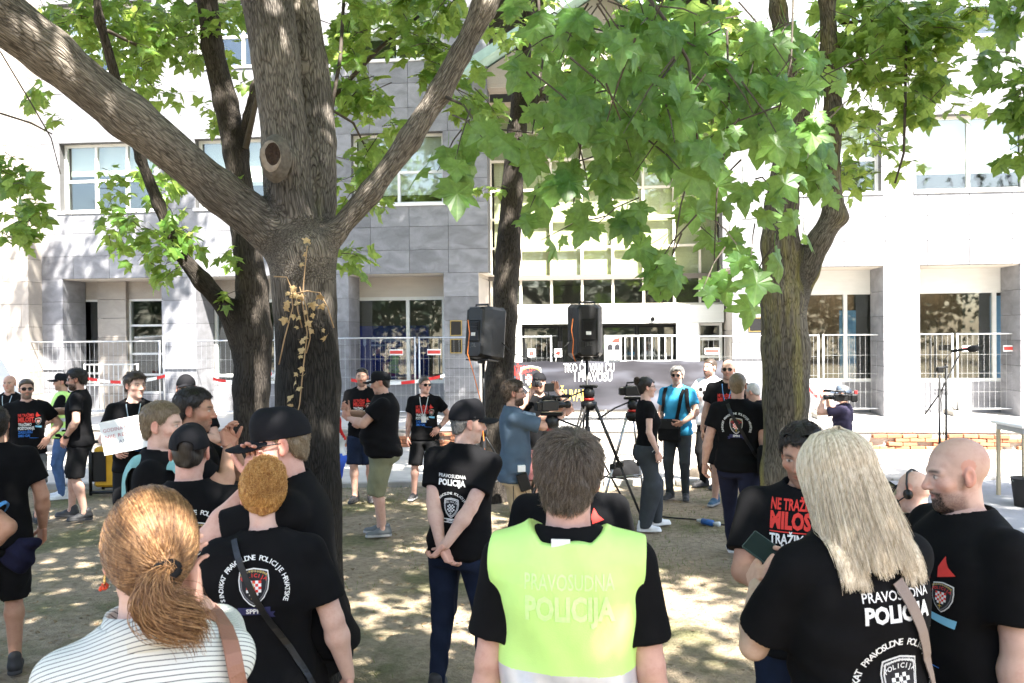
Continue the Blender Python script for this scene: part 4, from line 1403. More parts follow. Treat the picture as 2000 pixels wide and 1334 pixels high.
# ------------------------------------------------------------------ trees
def bark_mat(name, dark, light, lichen=None, lic=.0, sc=1.0, old_shade=None):
    m, n, l, b = new_mat(name)
    at = N(n, 'ShaderNodeAttribute', attribute_name='bark')
    n1 = N(n, 'ShaderNodeTexNoise', Scale=48.0 * sc, Detail=8.0, Roughness=.65, Distortion=.4); l.new(at.outputs['Vector'], n1.inputs['Vector'])
    v1 = N(n, 'ShaderNodeTexVoronoi', Scale=78.0 * sc, feature='DISTANCE_TO_EDGE'); 
    ds = N(n, 'ShaderNodeTexNoise', Scale=9.0, Detail=3.0); l.new(at.outputs['Vector'], ds.inputs['Vector'])
    sc1 = N(n, 'ShaderNodeVectorMath', operation='SCALE'); sc1.inputs['Scale'].default_value = .05; l.new(ds.outputs['Color'], sc1.inputs[0])
    ad = N(n, 'ShaderNodeVectorMath', operation='ADD'); l.new(at.outputs['Vector'], ad.inputs[0]); l.new(sc1.outputs[0], ad.inputs[1]); l.new(ad.outputs[0], v1.inputs['Vector'])
    rv = ramp(n, [(0.0, 0.0), (.22, 1.0)]); l.new(v1.outputs[0], rv.inputs[0])
    ht = N(n, 'ShaderNodeMath', operation='MULTIPLY_ADD'); ht.inputs[1].default_value = .78; l.new(n1.outputs[0], ht.inputs[0])
    hs_ = N(n, 'ShaderNodeMath', operation='MULTIPLY'); hs_.inputs[1].default_value = .30; l.new(rv.outputs[0], hs_.inputs[0]); l.new(hs_.outputs[0], ht.inputs[2])
    c = ramp(n, [(.28, dark), (.55, tuple((Vector(dark) + Vector(light)) / 2)), (.85, light)]); l.new(ht.outputs[0], c.inputs[0])
    g = n.new('ShaderNodeNewGeometry')
    n3 = N(n, 'ShaderNodeTexNoise', Scale=1.6, Detail=5.0); l.new(g.outputs['Position'], n3.inputs['Vector'])
    r3 = ramp(n, [(.35, (.62, .62, .62)), (.65, (1.2, 1.18, 1.12))]); l.new(n3.outputs[0], r3.inputs[0])
    mu = N(n, 'ShaderNodeMix', data_type='RGBA', blend_type='MULTIPLY'); mu.inputs[0].default_value = 1; l.new(c.outputs[0], mu.inputs[6]); l.new(r3.outputs[0], mu.inputs[7])
    outc = mu.outputs[2]
    if old_shade:                         # old, darker bark with the lower trunk's shade painted in, below the fork
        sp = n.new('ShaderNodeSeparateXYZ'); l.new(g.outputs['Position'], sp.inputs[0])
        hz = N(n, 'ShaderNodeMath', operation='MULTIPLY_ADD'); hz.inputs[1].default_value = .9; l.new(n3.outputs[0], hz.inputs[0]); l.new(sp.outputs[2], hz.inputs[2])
        mrg = N(n, 'ShaderNodeMapRange'); mrg.inputs[1].default_value = old_shade + .2; mrg.inputs[2].default_value = old_shade + .9; mrg.inputs[3].default_value = .20; mrg.inputs[4].default_value = 1.0; l.new(hz.outputs[0], mrg.inputs[0])
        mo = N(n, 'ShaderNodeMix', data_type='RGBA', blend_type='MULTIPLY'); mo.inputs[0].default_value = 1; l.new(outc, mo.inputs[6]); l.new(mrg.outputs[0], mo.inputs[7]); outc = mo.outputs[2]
    if lichen:
        n4 = N(n, 'ShaderNodeTexNoise', Scale=2.6, Detail=6.0, Roughness=.65); l.new(at.outputs['Vector'], n4.inputs['Vector'])
        r4 = ramp(n, [(.56 - lic, 0.0), (.68 - lic, .85)]); l.new(n4.outputs[0], r4.inputs[0])
        m5 = N(n, 'ShaderNodeMath', operation='MULTIPLY'); l.new(r4.outputs[0], m5.inputs[0]); l.new(ht.outputs[0], m5.inputs[1])
        mx = N(n, 'ShaderNodeMix', data_type='RGBA'); l.new(m5.outputs[0], mx.inputs[0]); l.new(outc, mx.inputs[6]); mx.inputs[7].default_value = (*lichen, 1)
        outc = mx.outputs[2]
    l.new(outc, b.inputs['Base Color'])
    b.inputs['Roughness'].default_value = .92; b.inputs['Specular IOR Level'].default_value = .2
    bp = N(n, 'ShaderNodeBump', Strength=1.0, Distance=.022); l.new(ht.outputs[0], bp.inputs['Height']); l.new(bp.outputs[0], b.inputs['Normal'])
    return m
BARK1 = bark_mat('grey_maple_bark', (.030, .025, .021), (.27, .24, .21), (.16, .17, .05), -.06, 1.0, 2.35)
BARK2 = bark_mat('dark_maple_bark', (.012, .010, .008), (.085, .072, .062), (.09, .10, .03), -.04)
BARK4 = bark_mat('lichened_maple_bark', (.022, .018, .014), (.22, .20, .165), (.36, .33, .06), .07)
TWIG = mat('twig_bark', (.06, .048, .038), .85, var=.3, scale=30)

def wood(name, parent, polys, h, m, k=.05, knobs=(), ks=None):
    """trunk and limbs as one continuous surface: polys of (point, radius)"""
    segs = []
    for pi_, pl in enumerate(polys):
        L = 0.0; kk_ = ks[pi_] if ks else k
        dv_ = Vector(pl[-1][0]) - Vector(pl[0][0]); rf_ = min((Vector((0, 1, 0)), Vector((1, 0, 0)), Vector((0, 0, 1))), key=lambda q: abs(q.dot(dv_)))
        for (a, ra), (b, rb) in zip(pl[:-1], pl[1:]):
            a, b = Vector(a), Vector(b)
            segs.append((np.array(a, np.float32), np.array(b, np.float32), ra, rb, L, rf_, kk_)); L += (b - a).length
    pts = np.array([s[0] for s in segs] + [s[1] for s in segs]); mr = max(max(s[2], s[3]) for s in segs)
    kn = [(np.array(Vector(c), np.float32), np.array(Vector(c2), np.float32), r0, r1) for c, c2, r0, r1 in knobs]
    def fn(p):
        e = None
        for a, b, ra, rb, L, rf, kk in segs:
            q = rcone(p, a, b, ra, rb)
            e = q if e is None else smin(e, q, kk)
        for c, c2, r0, r1 in kn:
            e = smin(e, rcone(p, c, c2, r0, r1), .05)
        e = e + .008 * np.sin(7 * p[:, 2] + 5 * p[:, 0]) * np.sin(9 * p[:, 1] + 6 * p[:, 0] + 2 * p[:, 2])
        # root flare
        return e
    v, f = polygonize(fn, pts.min(0) - mr - .1, pts.max(0) + mr + .1, h, B=5, marg=1.5)
    # bark coordinates: round the limb and along it
    bc = np.zeros((len(v), 3), np.float32); sw_ = np.zeros((len(v), 1), np.float32)
    for a, b, ra, rb, L, rf, kk in segs:
        ab = b - a; ln = float(np.linalg.norm(ab)) + 1e-9; u = ab / ln
        t = np.clip((v - a) @ u / ln, 0, 1)
        q = v - a - (t * ln)[:, None] * u
        r_ = np.linalg.norm(q, axis=1); dd = r_ - (ra + (rb - ra) * t)
        e1 = np.array((rf - Vector(u) * rf.dot(Vector(u))).normalized())
        e2 = np.cross(u, e1)
        rad = .5 * (ra + rb)
        cc = np.stack([q @ e1 / np.maximum(r_, 1e-4) * rad, q @ e2 / np.maximum(r_, 1e-4) * rad, (L + t * ln) * .14], 1)
        w_ = np.exp(-np.clip(dd, -.1, 1.5) / .02)[:, None]
        bc += cc * w_; sw_ += w_
    bc /= np.maximum(sw_, 1e-20)
    o = me_obj(name, v, f, m, parent, True)
    at = o.data.attributes.new('bark', 'FLOAT_VECTOR', 'POINT'); at.data.foreach_set('vector', bc.ravel())
    return o

# leaf shapes: lobed maple leaf, petiole joint at the origin, tip at y = 1
HALF = [(.16, -.07), (.40, -.05), (.31, .07), (.45, .15), (.36, .22), (.52, .30), (.66, .50), (.50, .47), (.36, .50), (.25, .45), (.30, .62), (.20, .66), (.15, .80)]
def leaf_tpl(half, cup=.22):
    o = [(0, .02)] + half + [(0, 1.0)] + [(-x, y) for x, y in half[::-1]]
    pts = [(0, .36)] + o
    v = np.array([(x, y - .36 + .36, -cup * x * x * 2.2 - .18 * (y - .3) ** 2 + .04 * math.sin(9 * x + 5 * y)) for x, y in pts], np.float32)
    n = len(o)
    f = np.array([(0, 1 + i, 1 + (i + 1) % n) for i in range(n)])
    return v, f
LEAF_N = leaf_tpl(HALF)
LEAF_M = leaf_tpl([(.38, -.03), (.32, .12), (.62, .44), (.26, .42), (.18, .70)])
LEAF_F = leaf_tpl([(.42, .02), (.50, .42), (.2, .5)])
def leaf_mat(name, c1, c2, tr, veins=False):
    m, n, l, b = new_mat(name)
    out = n['Material Output']
    at = N(n, 'ShaderNodeAttribute', attribute_name='rnd'); oi = n.new('ShaderNodeObjectInfo'); g = n.new('ShaderNodeNewGeometry')
    ad = N(n, 'ShaderNodeMath', operation='ADD'); l.new(at.outputs['Fac'], ad.inputs[0])
    sc_ = N(n, 'ShaderNodeMath', operation='MULTIPLY'); sc_.inputs[1].default_value = 1.0 if veins else .0; l.new(oi.outputs['Random'], sc_.inputs[0]); l.new(sc_.outputs[0], ad.inputs[1])
    rp = ramp(n, [(.0, c1), (1.0, c2)]); l.new(ad.outputs[0], rp.inputs[0])
    nz = N(n, 'ShaderNodeTexNoise', Scale=45.0, Detail=4.0); l.new(g.outputs['Position'], nz.inputs['Vector'])
    rz = ramp(n, [(.3, .8), (.7, 1.18)]); l.new(nz.outputs[0], rz.inputs[0])
    mu = N(n, 'ShaderNodeMix', data_type='RGBA', blend_type='MULTIPLY'); mu.inputs[0].default_value = 1; l.new(rp.outputs[0], mu.inputs[6]); l.new(rz.outputs[0], mu.inputs[7])
    col = mu.outputs[2]
    if veins:                       # ribs that fan out from the stalk, and pale mildew specks
        tc = n.new('ShaderNodeTexCoord'); sx = n.new('ShaderNodeSeparateXYZ'); l.new(tc.outputs['Object'], sx.inputs[0])
        ab = N(n, 'ShaderNodeMath', operation='ABSOLUTE'); l.new(sx.outputs[0], ab.inputs[0])
        at2 = N(n, 'ShaderNodeMath', operation='ARCTAN2'); l.new(ab.outputs[0], at2.inputs[0]); l.new(sx.outputs[1], at2.inputs[1])
        mm = N(n, 'ShaderNodeMath', operation='PINGPONG'); mm.inputs[1].default_value = .39; l.new(at2.outputs[0], mm.inputs[0])
        lr = ramp(n, [(.0, 1.0), (.035, .0)]); l.new(mm.outputs[0], lr.inputs[0])
        mv = N(n, 'ShaderNodeMix', data_type='RGBA'); sv = N(n, 'ShaderNodeMath', operation='MULTIPLY'); sv.inputs[1].default_value = .55
        l.new(lr.outputs[0], sv.inputs[0]); l.new(sv.outputs[0], mv.inputs[0]); l.new(col, mv.inputs[6]); mv.inputs[7].default_value = (.20, .28, .10, 1)
        n5 = N(n, 'ShaderNodeTexNoise', Scale=120.0, Detail=3.0); l.new(g.outputs['Position'], n5.inputs['Vector'])
        r5 = ramp(n, [(.62, 0.0), (.72, .45)]); l.new(n5.outputs[0], r5.inputs[0])
        mw = N(n, 'ShaderNodeMix', data_type='RGBA'); l.new(r5.outputs[0], mw.inputs[0]); l.new(mv.outputs[2], mw.inputs[6]); mw.inputs[7].default_value = (.30, .34, .26, 1)
        col = mw.outputs[2]
    l.new(col, b.inputs['Base Color'])
    b.inputs['Roughness'].default_value = .42; b.inputs['Specular IOR Level'].default_value = .45
    t = n.new('ShaderNodeBsdfTranslucent')
    mt = N(n, 'ShaderNodeMix', data_type='RGBA', blend_type='MULTIPLY'); mt.inputs[0].default_value = 1; l.new(rz.outputs[0], mt.inputs[6]); mt.inputs[7].default_value = (*tr, 1)
    l.new(mt.outputs[2], t.inputs[0])
    ms = n.new('ShaderNodeMixShader'); ms.inputs[0].default_value = .5
    l.new(b.outputs[0], ms.inputs[1]); l.new(t.outputs[0], ms.inputs[2]); l.new(ms.outputs[0], out.inputs[0])
    return m
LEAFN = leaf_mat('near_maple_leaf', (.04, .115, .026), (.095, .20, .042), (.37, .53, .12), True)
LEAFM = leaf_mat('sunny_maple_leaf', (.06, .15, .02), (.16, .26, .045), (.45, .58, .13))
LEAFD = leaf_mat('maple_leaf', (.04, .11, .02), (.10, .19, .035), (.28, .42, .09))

def unit(a): return a / (np.linalg.norm(a, axis=-1, keepdims=True) + 1e-9)
def leaf_frames(tip, nrm):
    Y = unit(tip); Z = unit(nrm - Y * (nrm * Y).sum(1, keepdims=True)); X = np.cross(Y, Z)
    return X, Y, Z
def foliage(name, parent, c, size, tip, nrm, tpl, m):
    """many leaves as one mesh"""
    X, Y, Z = leaf_frames(tip, nrm)
    tv, tf = tpl
    v = c[:, None, :] + size[:, None, None] * (tv[None, :, 0, None] * X[:, None] + tv[None, :, 1, None] * Y[:, None] + tv[None, :, 2, None] * Z[:, None])
    n, kk = len(c), len(tv)
    f = (tf[None] + (np.arange(n) * kk)[:, None, None]).reshape(-1, 3)
    o = me_obj(name, v.reshape(-1, 3), f, m, parent, False)
    r_ = np.repeat(rng.random(n), kk).astype(np.float32)
    at = o.data.attributes.new('rnd', 'FLOAT', 'POINT'); at.data.foreach_set('value', r_)
    tag(o, kind='stuff')
    return o
_leaf_me = {}
def leaf_objs(parent, c, size, tip, nrm, m, name='leaf'):
    """leaves as single objects that share one mesh"""
    if m.name not in _leaf_me:
        _leaf_me[m.name] = []
        for k_ in range(6):         # differently curled and bitten leaves, each with its stalk
            rv = np.random.default_rng(k_)
            hv_ = [(x * rv.uniform(.85, 1.12), y * rv.uniform(.94, 1.05) + rv.normal(0, .012)) for x, y in HALF]
            tv, tf = leaf_tpl(hv_, rv.uniform(.05, .5))
            tv[:, 2] += rv.uniform(-.35, .25) * (tv[:, 1] - .3) ** 2 + rv.uniform(-.25, .25) * tv[:, 0] * tv[:, 1]
            b = MB(); b.add(tv.tolist(), tf.tolist()); b.tube([(0, .03, 0), (.01, -.25, .04), (.03, -.55, .14)], [.012, .010, .009], 4, cap=False)
            q = b.build('leaf', m); _leaf_me[m.name].append(q.data); bpy.data.objects.remove(q)
    X, Y, Z = leaf_frames(tip, nrm)
    for i in range(len(c)):
        o = bpy.data.objects.new(name, _leaf_me[m.name][i % 6])
        s = size[i]
        o.matrix_local = Matrix(((X[i, 0] * s, Y[i, 0] * s, Z[i, 0] * s, c[i, 0]), (X[i, 1] * s, Y[i, 1] * s, Z[i, 1] * s, c[i, 1]), (X[i, 2] * s, Y[i, 2] * s, Z[i, 2] * s, c[i, 2]), (0, 0, 0, 1)))
        link(o, parent)
def project(v):
    q = (v - np.array([0, 0, CAMZ])) @ np.array(CAMROT)
    z = np.maximum(-q[:, 2], 1e-3)
    return CX + F * q[:, 0] / z, CY - F * q[:, 1] / z, -q[:, 2]
def blob_leaves(blobs, droop=.5, face=.25, per=7):
    """blobs: (px, py, depth, rx, ry in photo px, leaves, leaf size, depth spread) -> leaf arrays, twig list"""
    C, S, T, Nn, tw = [], [], [], [], []
    for (px, py, D, rx, ry, n, ls, dz) in blobs:
        nt = max(1, n // per)
        for _ in range(nt):
            while True:
                a, b, c_ = rng.uniform(-1, 1, 3)
                if a * a + b * b + c_ * c_ < 1: break
            o_ = np.array(P(px + a * rx, py + b * ry, D + c_ * dz))
            az = rng.uniform(0, 6.28)
            dr = np.array([math.cos(az), math.sin(az), -droop * rng.uniform(.2, 1.4)]); dr /= np.linalg.norm(dr)
            L = ls * rng.uniform(1.3, 2.6)
            tw.append((o_ - dr * L * .6, o_ + dr * L * .5))
            for q in range(per):
                t = rng.uniform(-.5, .6)
                sd = unit(rng.normal(0, 1, 3) + dr * .5)
                pos = o_ + dr * L * t + sd * ls * rng.uniform(.2, .7)
                tip = unit(sd * .8 + np.array([0, 0, -droop * rng.uniform(.4, 1.6)]) + dr * .3)
                nr = unit(np.array([0, 0, 1.0]) + rng.normal(0, .55, 3) + face * np.array([0, -1.5, 0]))
                C.append(pos); T.append(tip); Nn.append(nr); S.append(ls * rng.uniform(.55, 1.3))
    return np.array(C), np.array(S), np.array(T), np.array(Nn), tw
def twigs(parent, tw, r=.004, name='twig', every=1):
    b = MB()
    for i, (a, c_) in enumerate(tw):
        if i % every: continue
        m_ = (a + c_) / 2 + np.array([0, 0, .02])
        b.tube([a, m_, c_], [r, r * .8, r * .4], 4, cap=False)
    if b.f: tag(b.build(name, TWIG, parent), kind='stuff')
def crown_cloud(vols, n, ls):
    """leaves through ellipsoid volumes out of the picture (the shade they cast is what shows)"""
    C = []
    w = np.array([v[3] * v[4] * v[5] * (v[6] if len(v) > 6 else 1) for v in vols]); w = w / w.sum()
    for (x, y, z, rx, ry, rz), ww in zip([v[:6] for v in vols], w):
        k = int(n * ww)
        # clumps
        nc = max(3, k // 210)
        cc = unit(rng.normal(0, 1, (nc, 3))) * rng.uniform(.25, 1, (nc, 1)) ** (1 / 2.2)
        p = cc[rng.integers(0, nc, k)] + rng.normal(0, .15, (k, 3))
        C.append(p * np.array([rx, ry, rz]) + np.array([x, y, z]))
    C = np.concatenate(C)
    px, py, dep = project(C)
    inside = (dep > .2) & (px > -120) & (px < 2120) & (py > -130) & (py < 1400)
    C = C[~inside]
    m = len(C)
    return C, ls * rng.uniform(.7, 1.2, m), unit(rng.normal(0, 1, (m, 3)) + np.array([0, 0, -.5])), unit(np.array([0, 0, 1.0]) + rng.normal(0, .5, (m, 3)))
def make_tree(label, base, polys, h, bark, blobs, crown=None, lm=LEAFD, keep=300, knobs=(), k=.05, tpl=None, ks=None, group='maple trees', tw_every=1, extra_twigs=(), per=7, droop=.5, face=.25, nobj=300):
    root = empty('maple_tree', base)
    tag(root, label, 'tree', group)
    off = np.array(Vector(base))
    def loc(pl): return [(Vector(p) - Vector(base), r) for p, r in pl]
    if polys:
        wood('trunk', root, [loc(p) for p in polys], h, bark, k, [(Vector(a) - Vector(base), Vector(b) - Vector(base), r0, r1) for a, b, r0, r1 in knobs], ks)
    b = MB()
    for pl in extra_twigs:
        b = MB(); b.tube([Vector(p) - Vector(base) for p, r in pl], [r for p, r in pl], 7)
        b.build('branch', bark if False else TWIG, root, True)
    if blobs:
        C, S, T, Nn, tw = blob_leaves(blobs, droop, face, per)
        C -= off
        px, py, dep = project(C + off)
        infr = (px > -40) & (px < 2040) & (py > -60) & (py < 1334)
        score = np.where(infr, S / np.maximum(dep, .3), -1)
        order = np.argsort(-score)
        big, rest_ = order[:nobj], order[nobj:]
        leaf_objs(root, C[big], S[big], T[big], Nn[big], lm if lm is LEAFN else lm)
        if len(rest_): foliage('foliage', root, C[rest_], S[rest_], T[rest_], Nn[rest_], tpl or LEAF_M, lm)
        twigs(root, [(a - off, c_ - off) for a, c_ in tw], every=tw_every)
    if crown:
        vols, n, ls = crown
        C, S, T, Nn = crown_cloud(vols, n, ls)
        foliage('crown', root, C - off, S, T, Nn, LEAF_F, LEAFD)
    return root

def Q(px, py, D, w):
    """a point on a limb from the photograph: pixel, distance, width in pixels"""
    return (P(px, py, D), w / 2 / F * D * .95)
# --- the big forked maple in the foreground
D1 = 5.5
b1 = G(600, 1325)
t1 = [
    [(Vector((b1.x, D1, -.1)), .27), (Vector((b1.x, D1, .12)), .225), Q(602, 1150, D1, 142), Q(603, 950, D1, 132), Q(602, 750, D1, 128), Q(596, 600, D1, 128), Q(590, 500, D1, 135)],
    [Q(590, 500, D1, 128), Q(535, 455, D1 - .05, 90), Q(430, 372, 5.3, 84), Q(250, 228, 5.0, 90), Q(100, 105, 4.75, 100), Q(-40, 0, 4.5, 114), Q(-250, -160, 4.2, 112)],
    [Q(592, 500, D1, 110), Q(565, 400, D1, 94), Q(556, 280, 5.55, 92), Q(540, 120, 5.6, 98), Q(520, -10, 5.65, 104), Q(500, -260, 5.7, 90), Q(490, -700, 5.8, 60)],
    [Q(610, 500, 5.55, 100), Q(622, 400, 5.65, 72), Q(622, 280, 5.75, 74), Q(600, 120, 5.85, 82), Q(578, -10, 5.9, 84), Q(560, -300, 6.0, 70), Q(600, -800, 6.2, 50)],
    [Q(612, 500, D1, 80), Q(655, 455, 5.5, 48), Q(725, 375, 5.5, 42), Q(800, 272, 5.5, 44), Q(858, 180, 5.5, 48), Q(900, 105, 5.5, 46), Q(945, 15, 5.5, 50), Q(1010, -120, 5.5, 50), Q(1080, -400, 5.4, 40)],
]
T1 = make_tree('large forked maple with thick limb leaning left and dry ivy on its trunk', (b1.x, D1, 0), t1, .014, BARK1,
    [(680, 60, 6.6, 60, 70, 70, .13, .6), (760, 40, 6.8, 80, 50, 90, .13, .7), (840, 90, 6.5, 70, 70, 80, .13, .6), (700, 165, 6.4, 50, 60, 60, .13, .5), (745, 240, 6.8, 40, 40, 25, .12, .5),
     (690, 330, 6.4, 40, 50, 35, .13, .5), (700, 400, 6.6, 40, 30, 22, .12, .4), (685, 530, 6.6, 25, 60, 26, .12, .4), (735, 300, 7.2, 20, 30, 14, .11, .4), (640, 120, 6.9, 40, 80, 40, .12, .5),
     (905, 210, 6.4, 60, 40, 45, .13, .5), (880, 30, 6.2, 70, 40, 50, .13, .5)],
    crown=([(-1.5, 5.0, 9.0, 4.5, 3.5, 2.6), (-3.5, 2.0, 7.5, 3.5, 3.0, 1.8), (-1.0, 7.5, 11.5, 4.0, 3.0, 2.0)], 14500, .23), lm=LEAFM, knobs=[(P(552, 310, 5.35), P(535, 305, 5.22), .09, .055)], tw_every=1, ks=[.02, .05, .022, .022, .035],
    extra_twigs=[[Q(650, 190, 6.2, 10), Q(740, 95, 6.4, 9), Q(820, 30, 6.5, 6)], [Q(645, 230, 6.0, 9), Q(665, 110, 6.2, 8), Q(672, -10, 6.3, 7)], [Q(640, 210, 5.9, 6), Q(690, 240, 6.2, 5), Q(720, 300, 6.4, 3)],
                 [Q(862, 186, 5.5, 8), Q(905, 205, 5.3, 5), Q(930, 240, 5.2, 3)]])
# pruning wound with its pale lip
wk = P(534, 307, 5.20)
kn = MB()
cen, prof = Vector((wk.x, wk.y - .055, wk.z)), []
nd = (Vector((0, 0, CAMZ)) - cen).normalized(); nd.z *= .3; nd = (nd + Vector((-.35, 0, 0))).normalized()
e1 = nd.cross(Vector((0, 0, 1))).normalized(); e2 = e1.cross(nd)
ringv, nn_ = [], 18
for r_, o_ in ((.125, -.075), (.080, .004), (.058, .012), (.047, .004), (.02, .0)):
    for i in range(nn_):
        a = 6.283 * i / nn_
        ringv.append(cen + e1 * math.cos(a) * r_ * .78 + e2 * math.sin(a) * r_ * (1.1 if math.sin(a) > 0 else 1.25) + nd * (o_ + .006 * math.sin(3 * a + 1) + .004 * math.sin(7 * a)) + e1 * (.016 if r_ < .06 else 0) * -1 + e2 * (.01 if r_ < .06 else 0) - Vector(T1.location) )
ff = [(j * nn_ + i, j * nn_ + (i + 1) % nn_, (j + 1) * nn_ + (i + 1) % nn_, (j + 1) * nn_ + i) for j in range(4) for i in range(nn_)] + [tuple(4 * nn_ + i for i in range(nn_))]
mi = [2] * nn_ + [0] * nn_ + [1] * (2 * nn_) + [1]
me_obj('pruning_wound', ringv, ff, None, T1, True, [mat('callus_bark', (.24, .20, .165), .85, var=.25, scale=30, bump=.6, bscale=60), mat('rotten_heartwood', (.035, .02, .013), .9, var=.5, scale=60, bump=1, bscale=80), mat('swollen_bark', (.105, .09, .075), .9, var=.35, scale=40, bump=1, bscale=50)], mi)

# dry ivy hanging on the trunk
ivy = empty('dry_ivy', (b1.x, D1 - .25, 1.2)); tag(ivy, 'withered straw coloured ivy hanging on the forked maple trunk', 'ivy')
IVY = mat('dry_ivy_leaf', (.42, .30, .15), .85, var=.35, scale=20)
IVS = mat('dry_ivy_stem', (.33, .22, .12), .85, var=.2)
def ivp(px, py, o=0.0): return P(px, py, D1 - .235 - o) - Vector(ivy.location)
for pl in ([(600, 480), (594, 540), (590, 590), (600, 650), (592, 720), (585, 790), (575, 830)], [(535, 540), (560, 541), (568, 560), (572, 600), (556, 660), (545, 712)], [(572, 575), (600, 568), (625, 572), (640, 600), (652, 640)],
           [(585, 560), (598, 600), (606, 660), (598, 690)], [(576, 560), (582, 610), (590, 640)]):
    MB().tube([ivp(x, y, .01 + .012 * math.sin(i * 2.1)) for i, (x, y) in enumerate(pl)], [.004] * len(pl), 5).build('stem', IVS, ivy, True)
rr = np.random.default_rng(11)
spots = [(568, 572), (560, 590), (575, 560), (585, 570), (553, 600), (572, 612), (598, 605), (608, 590), (590, 620), (560, 625), (580, 640), (595, 655), (607, 640), (612, 590), (620, 580), (630, 600), (628, 645), (635, 655), (590, 690), (583, 700), (592, 715),
         (580, 728), (575, 745), (570, 775), (572, 800), (577, 825), (568, 790), (598, 470), (594, 500), (590, 515), (566, 580), (578, 590), (562, 570), (600, 630), (586, 665), (596, 735), (584, 760), (571, 565), (588, 580), (603, 615)]
C = np.array([ivp(x + rr.normal(0, 3), y + rr.normal(0, 3), .02 + .02 * rr.random()) for x, y in spots])
m_ = len(C)
Sv = rr.uniform(.026, .055, m_); Tv = unit(rr.normal(0, .8, (m_, 3)) + np.array([0, 0, -1.0])); Nv = unit(rr.normal(0, .5, (m_, 3)) + np.array([0, -1, .1]))
leaf_objs(ivy, C, Sv, Tv, Nv, IVY)

# --- the darker twin maple behind it
D2 = 8.3
b2 = P(495, 660, D2)
t2 = [
    [(Vector((b2.x, D2, -.1)), .28), (Vector((b2.x, D2, .25)), .20), Q(490, 900, D2, 76), Q(492, 760, D2, 72), Q(495, 650, D2, 74), Q(492, 560, D2, 64), Q(478, 440, D2, 52), Q(462, 300, D2, 50), Q(440, 200, D2, 46), Q(415, 90, D2, 44), Q(402, -20, D2, 40), Q(380, -300, D2, 30), Q(400, -700, D2, 20)],
    [Q(480, 690, D2, 54), Q(440, 600, 8.2, 38), Q(395, 550, 8.1, 34), Q(345, 490, 8.0, 26), Q(310, 400, 7.9, 21), Q(275, 310, 7.8, 19), Q(232, 180, 7.7, 20), Q(195, 40, 7.6, 18), Q(180, -80, 7.6, 14)],
    [Q(470, 300, D2, 26), Q(485, 230, 8.2, 18), Q(497, 170, 8.2, 15), Q(515, 100, 8.2, 12)],
]
T2 = make_tree('dark barked maple standing just behind the large forked one', (b2.x, D2, 0), t2, .022, BARK2,
    [(330, 50, 8.6, 110, 55, 230, .125, .8), (200, 25, 8.2, 120, 40, 130, .12, .6), (70, 40, 8.4, 60, 45, 60, .12, .6), (120, 150, 8.2, 80, 50, 60, .12, .5), (430, 230, 8.9, 60, 40, 30, .12, .5), (240, 110, 8.4, 90, 60, 160, .125, .8), (420, 120, 8.8, 60, 60, 60, .12, .7), (290, 170, 8.4, 70, 40, 55, .12, .6), (140, 60, 8.8, 90, 50, 120, .12, .8), (350, 20, 9.2, 160, 30, 140, .12, .8),
     (235, 440, 7.8, 45, 40, 40, .13, .5), (300, 470, 7.8, 50, 35, 45, .13, .5), (370, 450, 7.9, 60, 45, 55, .13, .5), (290, 350, 7.9, 60, 50, 50, .13, .5), (230, 375, 8.0, 30, 40, 22, .12, .4), (330, 535, 7.8, 40, 22, 22, .13, .4),
     (425, 375, 8.2, 50, 40, 30, .12, .5), (430, 585, 7.9, 25, 20, 12, .12, .3), (450, 500, 8.0, 30, 30, 14, .12, .3), (300, 285, 8.2, 40, 30, 20, .12, .4), (60, 190, 8.6, 45, 30, 20, .12, .4), (110, 230, 8.6, 40, 20, 12, .12, .4),
     (35, 390, 7.4, 55, 55, 60, .14, .5), (25, 320, 7.4, 40, 40, 28, .14, .4), (30, 455, 7.3, 30, 25, 16, .14, .3), (70, 410, 7.6, 40, 50, 22, .13, .4), (440, 30, 8.5, 50, 40, 40, .12, .5), (460, 200, 8.4, 35, 60, 14, .11, .5)],
    crown=([(-3.5, 9.0, 11.5, 4.5, 4.0, 2.6), (-7.0, 6.0, 9.0, 3.5, 4.0, 2.2), (-6.3, 12.5, 13.5, 2.6, 2.4, 2.2, 1.2)], 11000, .25), lm=LEAFM,  # last volume: unseen leaves added to throw shade on the left facade
    extra_twigs=[[Q(-20, 215, 7.2, 5), Q(60, 240, 7.2, 4), Q(102, 262, 7.2, 2.5)], [Q(0, 100, 7.0, 3), Q(60, 200, 7.2, 3), Q(100, 270, 7.2, 2.5), Q(118, 340, 7.2, 2)], [Q(210, 60, 7.7, 9), Q(290, 100, 8.2, 5), Q(360, 60, 8.4, 3)],
                 [Q(480, 290, 8.2, 14), Q(500, 200, 8.1, 11), Q(520, 130, 8.0, 8)]])
